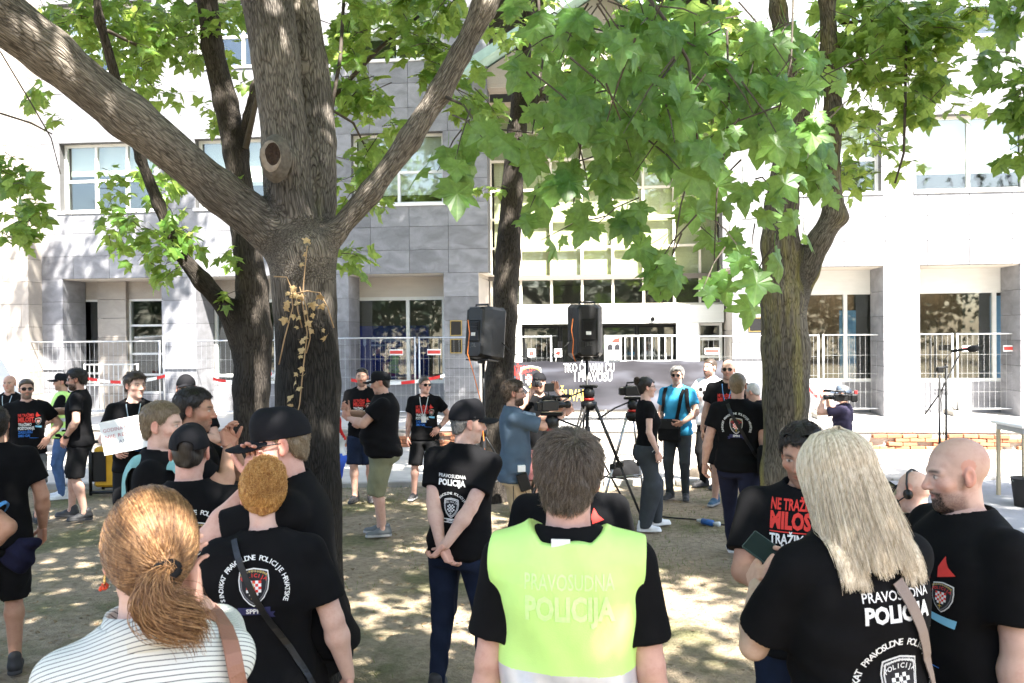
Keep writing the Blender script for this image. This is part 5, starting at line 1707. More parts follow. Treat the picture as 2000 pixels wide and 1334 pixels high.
# --- leaning maple by the entrance
D3 = 11.3
b3 = P(962, 660, D3)
t3 = [[(Vector((b3.x, D3, -.1)), .32), (Vector((b3.x, D3, .2)), .25), Q(968, 850, D3, 60), Q(975, 740, D3, 58), Q(985, 620, D3, 52), Q(992, 500, D3, 50), Q(1000, 380, D3, 46), Q(1010, 250, D3, 38), Q(1018, 150, D3, 32), Q(1030, 20, D3, 28), Q(1040, -300, D3, 22), Q(1030, -700, D3, 16)],
      [Q(1012, 230, D3, 22), Q(1060, 180, 11.1, 16), Q(1130, 130, 10.9, 12), Q(1210, 60, 10.7, 9)]]
T3 = make_tree('slim leaning maple beside the loudspeaker in front of the entrance', (b3.x, D3, 0), t3, .024, BARK2,
    [(1060, 60, 11, 110, 70, 160, .15, .9), (1180, 130, 10.6, 110, 80, 170, .15, .9), (1280, 60, 10.6, 100, 70, 160, .15, .9), (1100, 240, 10.9, 80, 80, 70, .14, .8), (1250, 260, 10.4, 90, 80, 80, .14, .8), (1380, 120, 10.2, 80, 90, 90, .15, .8),
     (1180, 340, 10.8, 70, 40, 30, .13, .6), (960, 330, 11.2, 30, 60, 16, .12, .4), (1380, 280, 10.4, 60, 80, 45, .14, .6), (1330, 400, 10.6, 50, 50, 22, .13, .5)],
    crown=([(-.2, 12.5, 13.0, 2.9, 3.2, 3.4), (.5, 11.0, 16.5, 2.5, 3.0, 2.6), (0, 9, 10.0, 3.5, 2.5, 1.8, .7)], 17000, .27), lm=LEAFM, nobj=200)
# --- lichened maple on the right
D4 = 7.6
b4 = P(1533, 660, D4)
t4 = [[(Vector((b4.x, D4, -.1)), .30), (Vector((b4.x, D4, .2)), .24), Q(1533, 920, D4, 92), Q(1535, 780, D4, 90), Q(1534, 680, D4, 94), Q(1530, 580, D4, 90), Q(1524, 480, D4, 74), Q(1526, 400, D4, 64), Q(1540, 300, D4, 56), Q(1562, 200, D4, 48), Q(1540, 130, D4, 40), Q(1520, 20, D4, 34), Q(1500, -260, D4, 28), Q(1490, -700, D4, 20)],
      [Q(1540, 600, D4, 66), Q(1575, 530, 7.55, 48), Q(1600, 470, 7.5, 46), Q(1630, 420, 7.5, 42), Q(1622, 330, 7.5, 38), Q(1628, 220, 7.5, 36), Q(1622, 100, 7.5, 36), Q(1615, 0, 7.5, 34), Q(1640, -300, 7.5, 28), Q(1700, -700, 7.4, 20)]]
T4 = make_tree('maple with yellow lichen on its forked trunk right of the photographers', (b4.x, D4, 0), t4, .018, BARK4,
    [(1700, 60, 7.6, 70, 70, 100, .15, .6), (1880, 30, 7.8, 60, 40, 50, .15, .5), (1790, 50, 7.6, 70, 60, 80, .17, .6), (1700, 160, 7.5, 60, 60, 60, .17, .5), (1790, 150, 7.4, 70, 60, 70, .17, .5), (1850, 90, 7.6, 40, 60, 30, .17, .4), (1690, 280, 7.8, 45, 60, 45, .15, .5), (1740, 320, 7.9, 35, 30, 18, .14, .4),
     (1820, 215, 7.4, 50, 30, 24, .17, .4), (1680, 340, 7.9, 40, 25, 18, .14, .4), (1650, 30, 8.2, 60, 60, 50, .16, .5), (1450, 60, 8.0, 80, 80, 80, .16, .6), (1430, 180, 8.0, 60, 60, 45, .16, .6), (1740, 10, 7.8, 120, 30, 60, .17, .6)],
    crown=([(6.4, 4.4, 8.8, 2.5, 2.2, 1.9), (5.6, 2.0, 10.5, 3.0, 2.6, 1.6)], 6000, .24), lm=LEAFM, knobs=[(P(1634, 415, 7.5), P(1645, 425, 7.45), .06, .045)], nobj=250,
    extra_twigs=[[Q(1770, 60, 7.4, 5), Q(1768, 200, 7.4, 6), Q(1765, 300, 7.4, 5), Q(1748, 358, 7.4, 4)], [Q(1640, 45, 7.5, 8), Q(1700, 40, 7.5, 6), Q(1760, 75, 7.5, 4)]])
# --- maple whose boughs hang over the camera
b5 = Vector((2.6, -3.2, 0))
t5 = [[(Vector((2.6, -3.2, -.1)), .32), (Vector((2.6, -3.2, .3)), .25), (Vector((2.5, -3.1, 2.5)), .21), (Vector((2.3, -2.6, 4.3)), .18), (Vector((1.8, -.5, 5.6)), .11), (Vector((1.3, 1.6, 5.4)), .06), (Vector((.9, 2.9, 4.6)), .03)],
      [(Vector((2.3, -2.6, 4.3)), .15), (Vector((0, -2.6, 6.3)), .11), (Vector((-3, -2, 7.4)), .07)], [(Vector((2.3, -2.6, 4.3)), .15), (Vector((3.2, -2.0, 7.5)), .10), (Vector((3.5, -1, 9.5)), .06)]]
near = [(1100, 60, 3.5, 80, 60, 34, .17, .3), (1200, 60, 3.4, 80, 60, 34, .17, .3), (1300, 60, 3.5, 80, 60, 34, .17, .3), (1400, 80, 3.6, 80, 70, 34, .17, .3), (1500, 80, 3.7, 70, 70, 30, .17, .3), (1590, 110, 3.8, 45, 60, 22, .16, .3),
        (1100, 190, 3.4, 70, 60, 28, .18, .3), (1200, 200, 3.3, 70, 60, 28, .18, .3), (1300, 220, 3.3, 70, 60, 28, .18, .3), (1400, 220, 3.5, 70, 60, 26, .17, .3), (1490, 210, 3.6, 60, 70, 26, .17, .3), (1570, 240, 3.7, 50, 50, 18, .16, .3),
        (930, 260, 3.4, 50, 40, 13, .18, .2), (880, 290, 3.5, 30, 30, 6, .15, .2), (1060, 380, 3.5, 35, 40, 9, .16, .2), (1150, 320, 3.3, 60, 55, 17, .18, .2), (1260, 330, 3.2, 60, 60, 18, .18, .2), (1370, 340, 3.4, 60, 60, 18, .16, .2), (1460, 340, 3.5, 50, 60, 14, .15, .2),
        (1120, 430, 3.5, 55, 30, 10, .15, .2), (1210, 440, 3.3, 50, 40, 13, .16, .2), (1300, 450, 3.3, 50, 50, 12, .15, .2), (1390, 450, 3.4, 50, 55, 13, .15, .2), (1470, 440, 3.5, 35, 40, 8, .14, .2), (1300, 540, 3.3, 35, 40, 7, .15, .15), (1390, 545, 3.4, 35, 30, 6, .14, .15), (1485, 510, 3.5, 22, 35, 5, .15, .15),
        (1550, 440, 3.6, 20, 20, 2, .15, .1), (1580, 330, 3.7, 45, 45, 8, .16, .2), (1620, 300, 3.7, 30, 30, 4, .15, .2), (1340, 150, 4.2, 250, 120, 60, .16, .4), (1150, 130, 4.4, 180, 110, 50, .16, .4)]
near = [(a, b, c, d, e, max(4, int(n * (.80 if b < 300 else .62))), l * .76, z) for a, b, c, d, e, n, l, z in near]
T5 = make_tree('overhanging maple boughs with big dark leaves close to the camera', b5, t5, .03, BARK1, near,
    crown=([(1.0, 0.5, 7.2, 4.0, 3.2, 1.5, .45), (5.5, 1.5, 7.5, 3.2, 3.0, 1.5), (-3.0, -.5, 8.0, 3.5, 3.0, 1.6), (2.0, -2.5, 8.5, 4, 3, 2), (2.0, -1.7, 7.3, 2.6, 1.4, .7, 9)], 14500, .22), lm=LEAFN, tpl=LEAF_N, per=4, droop=1.2, face=.9,  # last volume: unseen dense clump added to shade the vest and the blonde woman
    extra_twigs=[[Q(1240, -40, 3.3, 8), Q(1300, 40, 3.3, 8), Q(1345, 120, 3.3, 7), Q(1358, 230, 3.3, 5), Q(1365, 300, 3.3, 4)], [Q(1180, 330, 3.3, 4), Q(1260, 200, 3.3, 5), Q(1330, 100, 3.3, 6)], [Q(1360, 290, 3.35, 4), Q(1330, 400, 3.35, 3.5), Q(1310, 520, 3.3, 3)],
                 [Q(1420, 60, 3.5, 5), Q(1425, 240, 3.5, 4), Q(1400, 380, 3.4, 3.5), Q(1395, 510, 3.4, 2.5)], [Q(1550, -20, 3.6, 5), Q(1545, 120, 3.6, 4), Q(1500, 300, 3.5, 3)], [Q(1050, -30, 3.5, 6), Q(1060, 120, 3.5, 5), Q(1040, 260, 3.4, 4), Q(950, 250, 3.4, 3)], [Q(1150, 60, 3.4, 5), Q(1140, 240, 3.4, 4), Q(1120, 400, 3.5, 3)]])
# --- bough at the right edge
D6 = 6.5
b6 = P(2250, 660, D6)
t6 = [[(Vector((b6.x, D6, -.1)), .28), (Vector((b6.x, D6, .3)), .2), Q(2250, 700, D6, 110), Q(2240, 400, D6, 90), Q(2200, 150, D6, 60), Q(2180, -200, D6, 50)], [Q(2240, 400, D6, 50), Q(2130, 250, 6.4, 26), Q(2040, 180, 6.3, 14), Q(1985, 140, 6.3, 8)]]
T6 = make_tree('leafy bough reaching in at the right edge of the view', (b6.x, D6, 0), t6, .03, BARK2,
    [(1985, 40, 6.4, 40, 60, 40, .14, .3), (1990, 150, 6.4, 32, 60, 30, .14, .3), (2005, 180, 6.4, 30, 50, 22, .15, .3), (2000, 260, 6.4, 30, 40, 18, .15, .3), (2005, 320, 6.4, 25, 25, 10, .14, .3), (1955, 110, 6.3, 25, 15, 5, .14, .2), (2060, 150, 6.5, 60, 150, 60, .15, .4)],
    crown=([(8.0, 5.0, 8.0, 3.0, 3.0, 2.0)], 2500, .24), lm=LEAFD, nobj=60)

# --- belt of trees behind the photographer (seen in the window panes)
n_ = 34000
cc = np.stack([rng.uniform(-45, 45, 90), rng.uniform(-34, -20, 90), rng.uniform(2.5, 10, 90)], 1)
C = cc[rng.integers(0, 90, n_)] + rng.normal(0, 1, (n_, 3)) * np.array([1.7, 1.7, 1.5])
C[:, 2] = np.abs(C[:, 2])
foliage('tree_belt', None, C, rng.uniform(.35, .6, n_), unit(rng.normal(0, 1, (n_, 3))), unit(rng.normal(0, 1, (n_, 3))), LEAF_F, mat('far_foliage', (.03, .055, .022), .8, var=.4, scale=.4))
# ------------------------------------------------------------------ people
JEANS = cloth('dark_denim', (.012, .018, .038), .35); JEANL = cloth('faded_denim', (.07, .12, .24), .3); NAVY = cloth('navy_trousers', (.016, .018, .036), .2)
KHAKI = cloth('khaki_canvas', (.20, .20, .125), .18); BEIGE = cloth('beige_cotton', (.42, .31, .19), .15); GREYC = cloth('charcoal_trousers', (.045, .05, .056), .2)
BLKC = cloth('black_canvas', (.010, .010, .011), .25); GREYS = cloth('grey_shorts', (.10, .105, .11), .2); WINE = cloth('dusty_red_shorts', (.17, .07, .07), .2)
SKYT = cloth('sky_blue_cotton', (.04, .27, .47), .1); WHT = cloth('white_cotton', (.68, .68, .70), .05); CHAM = cloth('chambray', (.075, .11, .155), .12); PURP = cloth('dark_plum_cotton', (.035, .03, .055), .15)
HIVIS = mat('hi_vis_yellow', (.55, .84, .24), .75, var=.05, scale=14, bump=.12, bscale=300)
REFL = mat('reflective_band', (.62, .62, .66), .35, .35, var=.08, scale=40)
def stripe_mat():
    m, n, l, b = new_mat('striped_shirting')
    tc = n.new('ShaderNodeTexCoord'); sx = n.new('ShaderNodeSeparateXYZ'); l.new(tc.outputs['Object'], sx.inputs[0])
    nz = N(n, 'ShaderNodeTexNoise', Scale=5.0, Detail=2.0); l.new(tc.outputs['Object'], nz.inputs['Vector'])
    ad = N(n, 'ShaderNodeMath', operation='MULTIPLY_ADD'); ad.inputs[1].default_value = .022; l.new(nz.outputs[0], ad.inputs[0]); l.new(sx.outputs[2], ad.inputs[2])
    sl = N(n, 'ShaderNodeMath', operation='MULTIPLY_ADD'); sl.inputs[1].default_value = .8; l.new(sx.outputs[1], sl.inputs[0]); l.new(ad.outputs[0], sl.inputs[2])
    dv = N(n, 'ShaderNodeMath', operation='DIVIDE'); dv.inputs[1].default_value = .0125; l.new(sl.outputs[0], dv.inputs[0])
    fr = N(n, 'ShaderNodeMath', operation='FRACT'); l.new(dv.outputs[0], fr.inputs[0])
    rp = ramp(n, [(.0, (.62, .63, .60)), (.80, (.62, .63, .60)), (.84, (.07, .075, .09)), (.98, (.07, .075, .09))]); l.new(fr.outputs[0], rp.inputs[0])
    l.new(rp.outputs[0], b.inputs['Base Color']); b.inputs['Roughness'].default_value = .85; b.inputs['Specular IOR Level'].default_value = .2
    return m
STRIPE = stripe_mat()
PALE_ = (.60, .40, .325); TAN_ = (.44, .25, .17); MID_ = (.52, .325, .25); PINK_ = (.56, .34, .275)
BSH = ((.02, .02, .022), (.035, .035, .037)); WSH = ((.66, .66, .66), (.7, .7, .7)); BWS = ((.02, .02, .022), (.5, .5, .5)); GSH = ((.11, .12, .125), (.34, .33, .32)); BLS = ((.03, .09, .16), (.3, .3, .3))

def watch(o, side='L', m=BLACKP, face=None):
    w, e = Vector(o.J['wr' + side].tolist()), Vector(o.J['el' + side].tolist())
    a = (e - w).normalized(); c = w + a * .022
    e1 = a.orthogonal().normalized(); e2 = a.cross(e1)
    b = MB()
    for r0, z0 in ((1, 0),):
        pts = [(c + (e1 * math.cos(t) + e2 * math.sin(t)) * .0325) * o.k for t in [2 * math.pi * i / 14 for i in range(15)]]
        n = [(e1 * math.cos(t) + e2 * math.sin(t)) for t in [2 * math.pi * i / 14 for i in range(15)]]
        b.ribbon(pts, .022 * o.k, .004, n)
    wt = b.build('watch', m, o.root)
    out = Vector((o.root.location)) * 0
    nd = (Matrix.Rotation(-o.root.rotation_euler.z, 3, 'Z') @ (Vector((0, 0, CAMZ)) - o.root.location).normalized())
    nd = (nd - a * nd.dot(a)).normalized()
    M = Matrix.Translation((c + nd * .034) * o.k) @ nd.to_track_quat('Z', 'Y').to_matrix().to_4x4()
    MB().lathe([(.021, -.004), (.021, .006), (.017, .008)], 14, M=M).build('watch_case', m, wt)
    return wt
def lanyard(o, m, z=1.2, badge=True):
    pts = [(-.06, 1.49, 1), (-.05, 1.42, 1), (-.03, 1.33, 1), (-.005, z, 1), (.005, z, 1), (.03, 1.33, 1), (.05, 1.42, 1), (.06, 1.49, 1)]
    p, n = on_shirt(o, pts, .004)
    b = MB(); b.ribbon(p, .008, .002, n); q = b.build('lanyard', m, o.root)
    if badge:
        c, nn = on_shirt(o, [(0, z - .045, 1)], .008)
        nn = nn[0]; t = Vector((0, 0, 1)); t = (t - nn * t.dot(nn)).normalized(); s_ = nn.cross(t)
        M = Matrix((( *s_, 0), (*nn, 0), (*t, 0), (0, 0, 0, 1))).transposed(); M.translation = c[0]
        MB().box(-.03, .03, -.002, .002, -.04, .04, M=M).build('badge', PAPER, q)
def in_world(o, p): return o.root.matrix_basis @ Vector(p)
def scalp_points(o, n, seed=1):
    r = np.random.default_rng(seed)
    v, f = o.hairv, o.hairf
    a, b, c, d = (v[f[:, i]] for i in range(4))
    nr = np.cross(c - a, d - b); ar = np.linalg.norm(nr, axis=1)
    idx = r.choice(len(f), n, p=ar / ar.sum())
    u, w = r.random((n, 1)), r.random((n, 1))
    p = (a[idx] * (1 - u) + b[idx] * u) * (1 - w) + (d[idx] * (1 - u) + c[idx] * u) * w
    nn = nr[idx] / (ar[idx][:, None] + 1e-12)
    ctr = v.mean(0)
    flip = ((p - ctr) * nn).sum(1) < 0
    nn[flip] *= -1
    return p, nn

# ---------- foreground
# woman with a low ponytail and a striped shirt
p1 = person('woman with caramel ponytail and white striped shirt, hand at her cheek', 280, 968, 1.82, 3, shirtmat=STRIPE, woman=True, fat=1.02, arms=('down', ('ear', dict(w=(.088, .07, 1.535), p=(.3, 1, -.55), h=(-.02, .05, 1), t=(-.3, .9, 0), c=.55))),
            hair=('caramel', 'sleek'), tone=PALE_, head=(4, 2, 3), pantmat=JEANS, loose=.02, sleeve=.9, wrinkle=.7)
HC1 = p1
def ell_push(q, c, r, lift=1.0):
    d = (q - c) / r
    L = np.linalg.norm(d, axis=-1, keepdims=True)
    return np.where(L < lift, c + (q - c) / L * lift, q)
def pony(o):
    r = np.random.default_rng(5)
    n = 13000
    p, nn = scalp_points(o, n, 3)
    q = o.HI(p)
    tie = np.array([.016, -.126, -.010])
    keep = (q[:, 2] > -.10) & ~((q[:, 1] > -.035) & (q[:, 2] < .005))
    q = q[keep]
    t = np.linspace(0, 1, 12)[None, :, None]
    te = tie + r.normal(0, .007, (len(q), 1, 3))
    path = q[:, None, :] * (1 - t) + te * t
    path = ell_push(path, np.array([0, -.014, .024]), np.array([.0905, .1125, .1115]), 1.0 + .025 * r.random((len(q), 1, 1)))
    tt = np.clip((t - .8) / .2, 0, 1)
    path = path * (1 - tt) + te * tt
    path += np.sin(t * 6.28) * r.normal(0, .0012, (len(q), 1, 3))
    w = o.HP(path.reshape(-1, 3)).reshape(path.shape) * o.k
    strands(o, 'hair_strands', w, .00065, HAIR['caramel'], o.hair, .7)
    # the tail, folded once through the tie
    g = np.array([[0, 0, 0], [-.020, -.030, -.012], [-.034, -.036, -.034], [-.030, -.036, -.060], [-.008, -.032, -.078], [.018, -.026, -.086], [.036, -.018, -.094], [.046, -.010, -.110], [.052, -.004, -.130]])
    m = 3800
    s = np.linspace(0, 8, 26)
    gi = np.stack([np.interp(s, np.arange(9), g[:, i]) for i in range(3)], 1)
    for _ in range(2): gi[1:-1] = (gi[:-2] + 2 * gi[1:-1] + gi[2:]) / 4
    cut = r.uniform(.55, 1.0, m)
    off = r.normal(0, 1, (m, 1, 3)) * np.array([.015, .011, .014])
    prof = np.sin(np.clip(np.linspace(0, 1, 26) * 1.25, 0, 1) * math.pi * .62)[None, :, None] + .15
    path = tie + gi[None] * (1 + .25 * r.normal(0, 1, (m, 1, 1)) * .4) + off * prof
    path = np.stack([np.stack([np.interp(np.linspace(0, c_, 26), np.linspace(0, 1, 26), path[i, :, j]) for j in range(3)], 1) for i, c_ in enumerate(cut)])
    w = o.HP(path.reshape(-1, 3)).reshape(path.shape) * o.k
    strands(o, 'ponytail', w, .0008, HAIR['caramel'], o.root, .4)
    b = MB()
    c = o.HP(tie + np.array([0, -.004, .0])) * o.k
    ring = []
    for i in range(13):
        a = 6.283 * i / 12
        ring.append(Vector((o.HP(tie + np.array([.021 * math.cos(a), -.012 + .006 * math.sin(a), .014 * math.sin(a)])) * o.k).tolist()))
    b.tube(ring, .0075, 8, cap=False); b.build('hair_tie', BLACKT, o.root, True)
    e = MB()
    c = o.HP((-.082, -.004, -.042)) * o.k
    hoop = [Vector((o.HP((-.082, -.004 + .009 * math.cos(a), -.046 + .011 * math.sin(a))) * o.k).tolist()) for a in np.linspace(0, 6.28, 13)]
    e.tube(hoop, .0016, 6, 0, cap=False)
    for i in range(9):
        q = o.HP((-.083 + .006 * math.sin(i * 2.4), -.004 + .008 * math.cos(i * 2.4), -.058 - .004 * (i % 3))) * o.k
        e.lathe([(.0005, -.0045), (.0045, 0), (.0005, .0045)], 6, 1, Matrix.Translation(Vector(q.tolist())))
    e.build('earring', [mat('gold_hoop', (.7, .45, .15), .25, 1), mat('coral_bead', (.6, .06, .02), .3)], o.root, True)
pony(p1)
# shirt collar
def collar(o, m, r=.072, h=.045, z=1.495):
    v, f = [], []
    n = 40
    for ring, (rr, zz) in enumerate(((r, z - .01), (r - .002, z + h), (r + .006, z + h + .004), (r + .026, z - .012), (r + .02, z - .016))):
        for i in range(n):
            a = math.pi * .5 + .25 + (2 * math.pi - .5) * i / (n - 1)
            v.append(tuple((o.TP((rr * math.cos(a) * 1.02, -.004 + rr * math.sin(a) * 1.08, zz + .012 * (math.sin(a) < 0) * -math.sin(a))) * o.k).tolist()))
    for j in range(4):
        for i in range(n - 1): f.append((j * n + i, j * n + i + 1, (j + 1) * n + i + 1, (j + 1) * n + i))
    return me_obj('collar', v, f, m, o.shirt, True)
collar(p1, STRIPE)
st1 = strap('shoulder_bag', 'brown leather strap over the right shoulder of the striped shirt', 'bag strap', p1, [(.14, 1.46, 1), (.142, 1.485, 1), (.145, 1.49, -1), (.15, 1.45, -1), (.158, 1.40, -1), (.165, 1.32, -1), (.175, 1.22, -1), (.185, 1.1, -1), (.19, 1.0, -1)], .036, mat('brown_leather', (.27, .13, .09), .5, bump=.2, bscale=200), lift=.014)

# ginger woman with a messy bun
p2 = person('woman with messy ginger bun and round police crest on black shirt back', 512, 905, 3.2, -4, woman=True, fat=1.16, arms=('out', 'out'), hair=('ginger', 'sleek'), tone=PALE_, pantmat=BLKC, head=(10, 10, 0), sleeve=.72, armw=1.15, loose=.018)
back_print(p2, 1.335, .118, cx=-.03)
def bun(o, c, rad, m, n, curl=1.0, seed=4):
    r = np.random.default_rng(seed)
    t = np.linspace(0, 1, 14)[None, :, None]
    a = unit(r.normal(0, 1, (n, 1, 3))); b_ = unit(np.cross(a, r.normal(0, 1, (n, 1, 3))))
    ang = (r.random((n, 1, 1)) * 6.28) + t * r.uniform(1.2, 3.6, (n, 1, 1))
    rr = rad * r.uniform(.55, 1.08, (n, 1, 1)) * (1 + .12 * np.sin(9 * ang + r.random((n, 1, 1)) * 6))
    sc_ = np.array([1.0, .75, 1.05])
    path = np.asarray(c) + (a * np.cos(ang) + b_ * np.sin(ang)) * rr * sc_
    path = path + r.normal(0, .004 * curl, path.shape) * .5
    w = o.HP(path.reshape(-1, 3)).reshape(path.shape) * o.k
    return strands(o, 'hair_bun', w, .0008, m, o.root, .6)
bun(p2, (.0, -.105, .062), .070, HAIR['ginger'], 3600)
p, nn = scalp_points(p2, 3500, 8)
q = p2.HI(p); t = np.linspace(0, 1, 9)[None, :, None]; te = np.array([0, -.09, .05]) + rng.normal(0, .02, (len(q), 1, 3))
pa = ell_push(q[:, None] * (1 - t) + te * t, np.array([0, -.014, .024]), np.array([.0905, .1125, .1115]), 1.0) + rng.normal(0, .0015, (len(q), 9, 3))
strands(p2, 'hair_strands', p2.HP(pa.reshape(-1, 3)).reshape(pa.shape) * p2.k, .0009, HAIR['ginger'], p2.hair, .7)
strap('crossbody_bag', 'thin black strap across the ginger woman\'s back', 'bag strap', p2, [(-.10, 1.50, -1), (-.09, 1.46, -1), (-.06, 1.38, -1), (-.02, 1.29, -1), (.03, 1.2, -1), (.09, 1.1, -1), (.15, 1.0, -1), (.185, .93, -1)], .022, mat('strap_black', (.008, .008, .009), .35))

# man in trucker cap with his hand on his face
p3 = person('stout man in black trucker cap facing left with hand against his cheek', 606, 800, 3.45, 82, fat=1.04, belly=.02, arms=(('ear', dict(w=(.075, .10, 1.545), p=(.8, .15, -1.0), h=(-.1, .05, 1), t=(-.3, .9, 0), c=.6)), 'down'), head=(8, 2, 0), lean=(0, 9, 0),
            hair=('fair', 'buzz'), cap=dict(n='trucker', high=.012, tilt=4), glasses='sun', tone=PINK_, pantmat=BLKC, sleeve=.78, armw=1.12, hs=1.04)
b = MB(); pts = [Vector((p3.TP(q) * p3.k).tolist()) for q in ((-.075, -.06, 1.53), (-.085, .0, 1.50), (-.075, .07, 1.46), (-.06, .13, 1.40))]
b.tube(pts, .0022, 5); b.build('lanyard', mat('blue_cord', (.12, .3, .6), .6), p3.root, True)

# man in cap from behind
p4 = person('man seen from behind in plain black cap with crest on his back', 365, 830, 3.8, -4, fat=1.12, arms=('down', 'down'), hair=('dark', 'buzz'), cap=dict(n='black', gap=True, tilt=14), tone=PINK_, head=(-6, 12, 0))
back_print(p4, 1.30, .125, cx=.035)
b = MB(); M = Matrix.Translation(Vector((p4.HP((-.022, -.106, .040)) * p4.k).tolist())) @ Matrix.Rotation(.5, 4, 'Y'); b.box(-.012, .012, -.003, .003, -.012, .012, M=M); b.build('cap_label', PAPER, p4.cap)
strap('crossbody_bag', 'wide dark strap over the left shoulder of the capped man', 'bag strap', p4, [(-.10, 1.46, 1), (-.102, 1.50, -1), (-.105, 1.46, -1), (-.108, 1.38, -1), (-.11, 1.28, -1), (-.112, 1.18, -1), (-.115, 1.05, -1)], .038, mat('strap_charcoal', (.018, .02, .024), .5))

# man with the towel
p5 = person('young man with cropped fair hair facing right, teal towel on shoulder', 312, 785, 4.55, -104, arms=('down', 'down'), hair=('fair', 'crop'), tone=PALE_, fat=1.14, head=(-6, 4, 0), face=dict(stubble=.18))
tw_ = MB()
pts, nrm = on_shirt(p5, [(.10, 1.30, 1), (.105, 1.36, 1), (.108, 1.42, 1), (.11, 1.47, 1), (.115, 1.49, -1), (.12, 1.45, -1), (.13, 1.38, -1), (.135, 1.30, -1)], .012)
tw_.ribbon(pts, .13, .012, nrm)
tow = empty('towel', p5.root.location, p5.root.rotation_euler.z); tag(tow, 'pale teal towel hung over the right shoulder of the cropped-hair man', 'towel')
tq = tw_.build('cloth', cloth('teal_towel', (.22, .42, .42), .25, bump=.5, weave=160), tow, True)
md = tq.modifiers.new('sub', 'SUBSURF'); md.levels = 1; md.render_levels = 2

p6 = person('dark haired man with a fade facing right, knuckles at his chin', 374, 757, 4.95, -100, arms=(('chin', dict(w=(.06, .2, 1.46))), ('chin', dict(w=(.03, .19, 1.45), p=(.5, .2, -1)))), hair=('dark', 'crop'), tone=TAN_, face=dict(stubble=.45, buzz=.6), fat=1.04, head=(-4, 6, 0))
# ---------- left background group
p7 = person('smiling man in black cap behind the sign holder', 362, 733, 8.0, 178, arms=('chest', 'belly'), hair=('dark', 'buzz'), cap=dict(n='black', tilt=6), tone=MID_, pantmat=BLKC, face=dict(stubble=.5))
p8 = person('man with lanyard holding up a handwritten white sign', 260, 727, 8.2, 176, arms=('down', ('hold', dict(w=(.13, .24, 1.10)))), hair=('brown', 'short'), tone=PALE_, head=(38, 4, 0), pantmat=BLKC)
front_print(p8, 1.22, .23); lanyard(p8, mat('pale_cord', (.35, .42, .5), .6), 1.24)
p9 = person('bearded man in black shirt and black shorts turned left', 152, 720, 10.3, 78, pants='shortlong', pantmat=BLKC, arms=('pocket', ('chest', dict(w=(.10, .40, 1.28), h=(-.2, .8, .4)))), hair=('dark', 'short'), face=dict(beard=.014), tone=MID_, legs='half', glasses='sun', head=(0, 8, 0), shoes=BSH, fat=1.04)
watch(p9, 'L')
p10 = person('man in yellow hi-vis vest, black cap and blue jeans turned left', 120, 730, 11.6, 84, pants='jeans', pantmat=JEANL, arms=('belly', 'chest'), hair=('dark', 'buzz'), cap=dict(n='black', tilt=6), tone=MID_, shoes=WSH, face=dict(stubble=.4))
def vest(o, h, lo_z=.86, hw=.212, off=.028, open_front=False):
    T = o.torso
    def fn(p):
        t = o.TI(p)
        e = T(p, off, lo_z, 1.56, .016)
        for nm in 'LR':
            e = smin(e, rcone(p, o.TP((0, -.02, 1.487)), o.J['sh' + nm], .076, .084), .04)
        sl = np.clip((t[:, 2] - 1.06) / .3, 0, 1)
        e = smax(e, np.abs(t[:, 0]) - (hw + .03 * (1 - sl)), .006)
        e = smax(e, t[:, 2] - (1.500 + np.clip((np.abs(t[:, 0]) - .066) * 1.1, 0, .12)), .006)
        if open_front: e = smax(e, -np.maximum(np.abs(t[:, 0]) - .045, -t[:, 1]), .006)
        w_ = np.sin(16 * t[:, 0] + 7 * t[:, 2] + 2 * np.sin(6 * t[:, 2])) * .005 + np.sin(23 * t[:, 2] + 19 * t[:, 0] + 3 * np.sin(9 * t[:, 0])) * .0055 * np.sin(8 * t[:, 0] + 5 * t[:, 2]) + .005 * np.sin(34 * t[:, 0] + 2 * np.sin(8 * t[:, 2])) * np.clip((1.3 - t[:, 2]) / .2, 0, 1)
        return e + w_
    allp = np.array([o.TP((x, y, z)) for x in (-.35, .35) for y in (-.35, .35) for z in (lo_z - .05, 1.62)])
    v, f = polygonize(fn, allp.min(0), allp.max(0), h, marg=2.0)
    q = me_obj('vest', v * o.k, f, None, o.root, True, [HIVIS, REFL])
    tz = o.TI(v)[:, 2]
    fz = tz[f].mean(1)
    q.data.polygons.foreach_set('material_index', (((fz > 1.105) & (fz < 1.163)) | ((fz > .98) & (fz < 1.03))).astype(np.int32))
    return q, v, f
vest(p10, .017, open_front=True)
p11 = person('man in sunglasses with grey beard facing camera, hand on hip', 50, 741, 10.0, 186, pants='shortlong', pantmat=GREYS, arms=('hip', 'down'), hair=('greybrown', 'short'), face=dict(stubble=.75), glasses='sun', tone=MID_, shoes=BSH, fat=1.12)
front_print(p11, 1.235, .24)
p12 = person('bald man at far left behind the man in sunglasses', 17, 733, 11.5, 160, hair=None, tone=MID_, pantmat=BLKC, fat=1.1, face=dict(hair='dark'))
lanyard(p12, mat('pale_cord', (.35, .42, .5), .6), 1.24, False)
p13 = person('man in black shorts at left edge with dark cloth bundle in hand', -14, 793, 5.5, 8, pants='shortlong', pantmat=BLKC, arms=('down', ('out', dict(w=(.28, .08, .93)))), hair=('dark', 'crop'), tone=TAN_, shoes=BSH, fat=1.1)
bd = empty('cloth_bundle', P(36, 1078, 5.45)); tag(bd, 'dark navy cap and cloth bundle hanging from a hand at left', 'bundle')
def lump_fn(p):
    e = ellip(p, (0, 0, -.02), (.10, .06, .11))
    e = smin(e, ellip(p, (.09, 0, .06), (.06, .05, .03)), .03)
    return e + .012 * np.sin(40 * p[:, 0] + 20 * p[:, 2]) * np.sin(34 * p[:, 2] + 12 * p[:, 1])
v, f = polygonize(lump_fn, (-.2, -.15, -.2), (.2, .15, .2), .009)
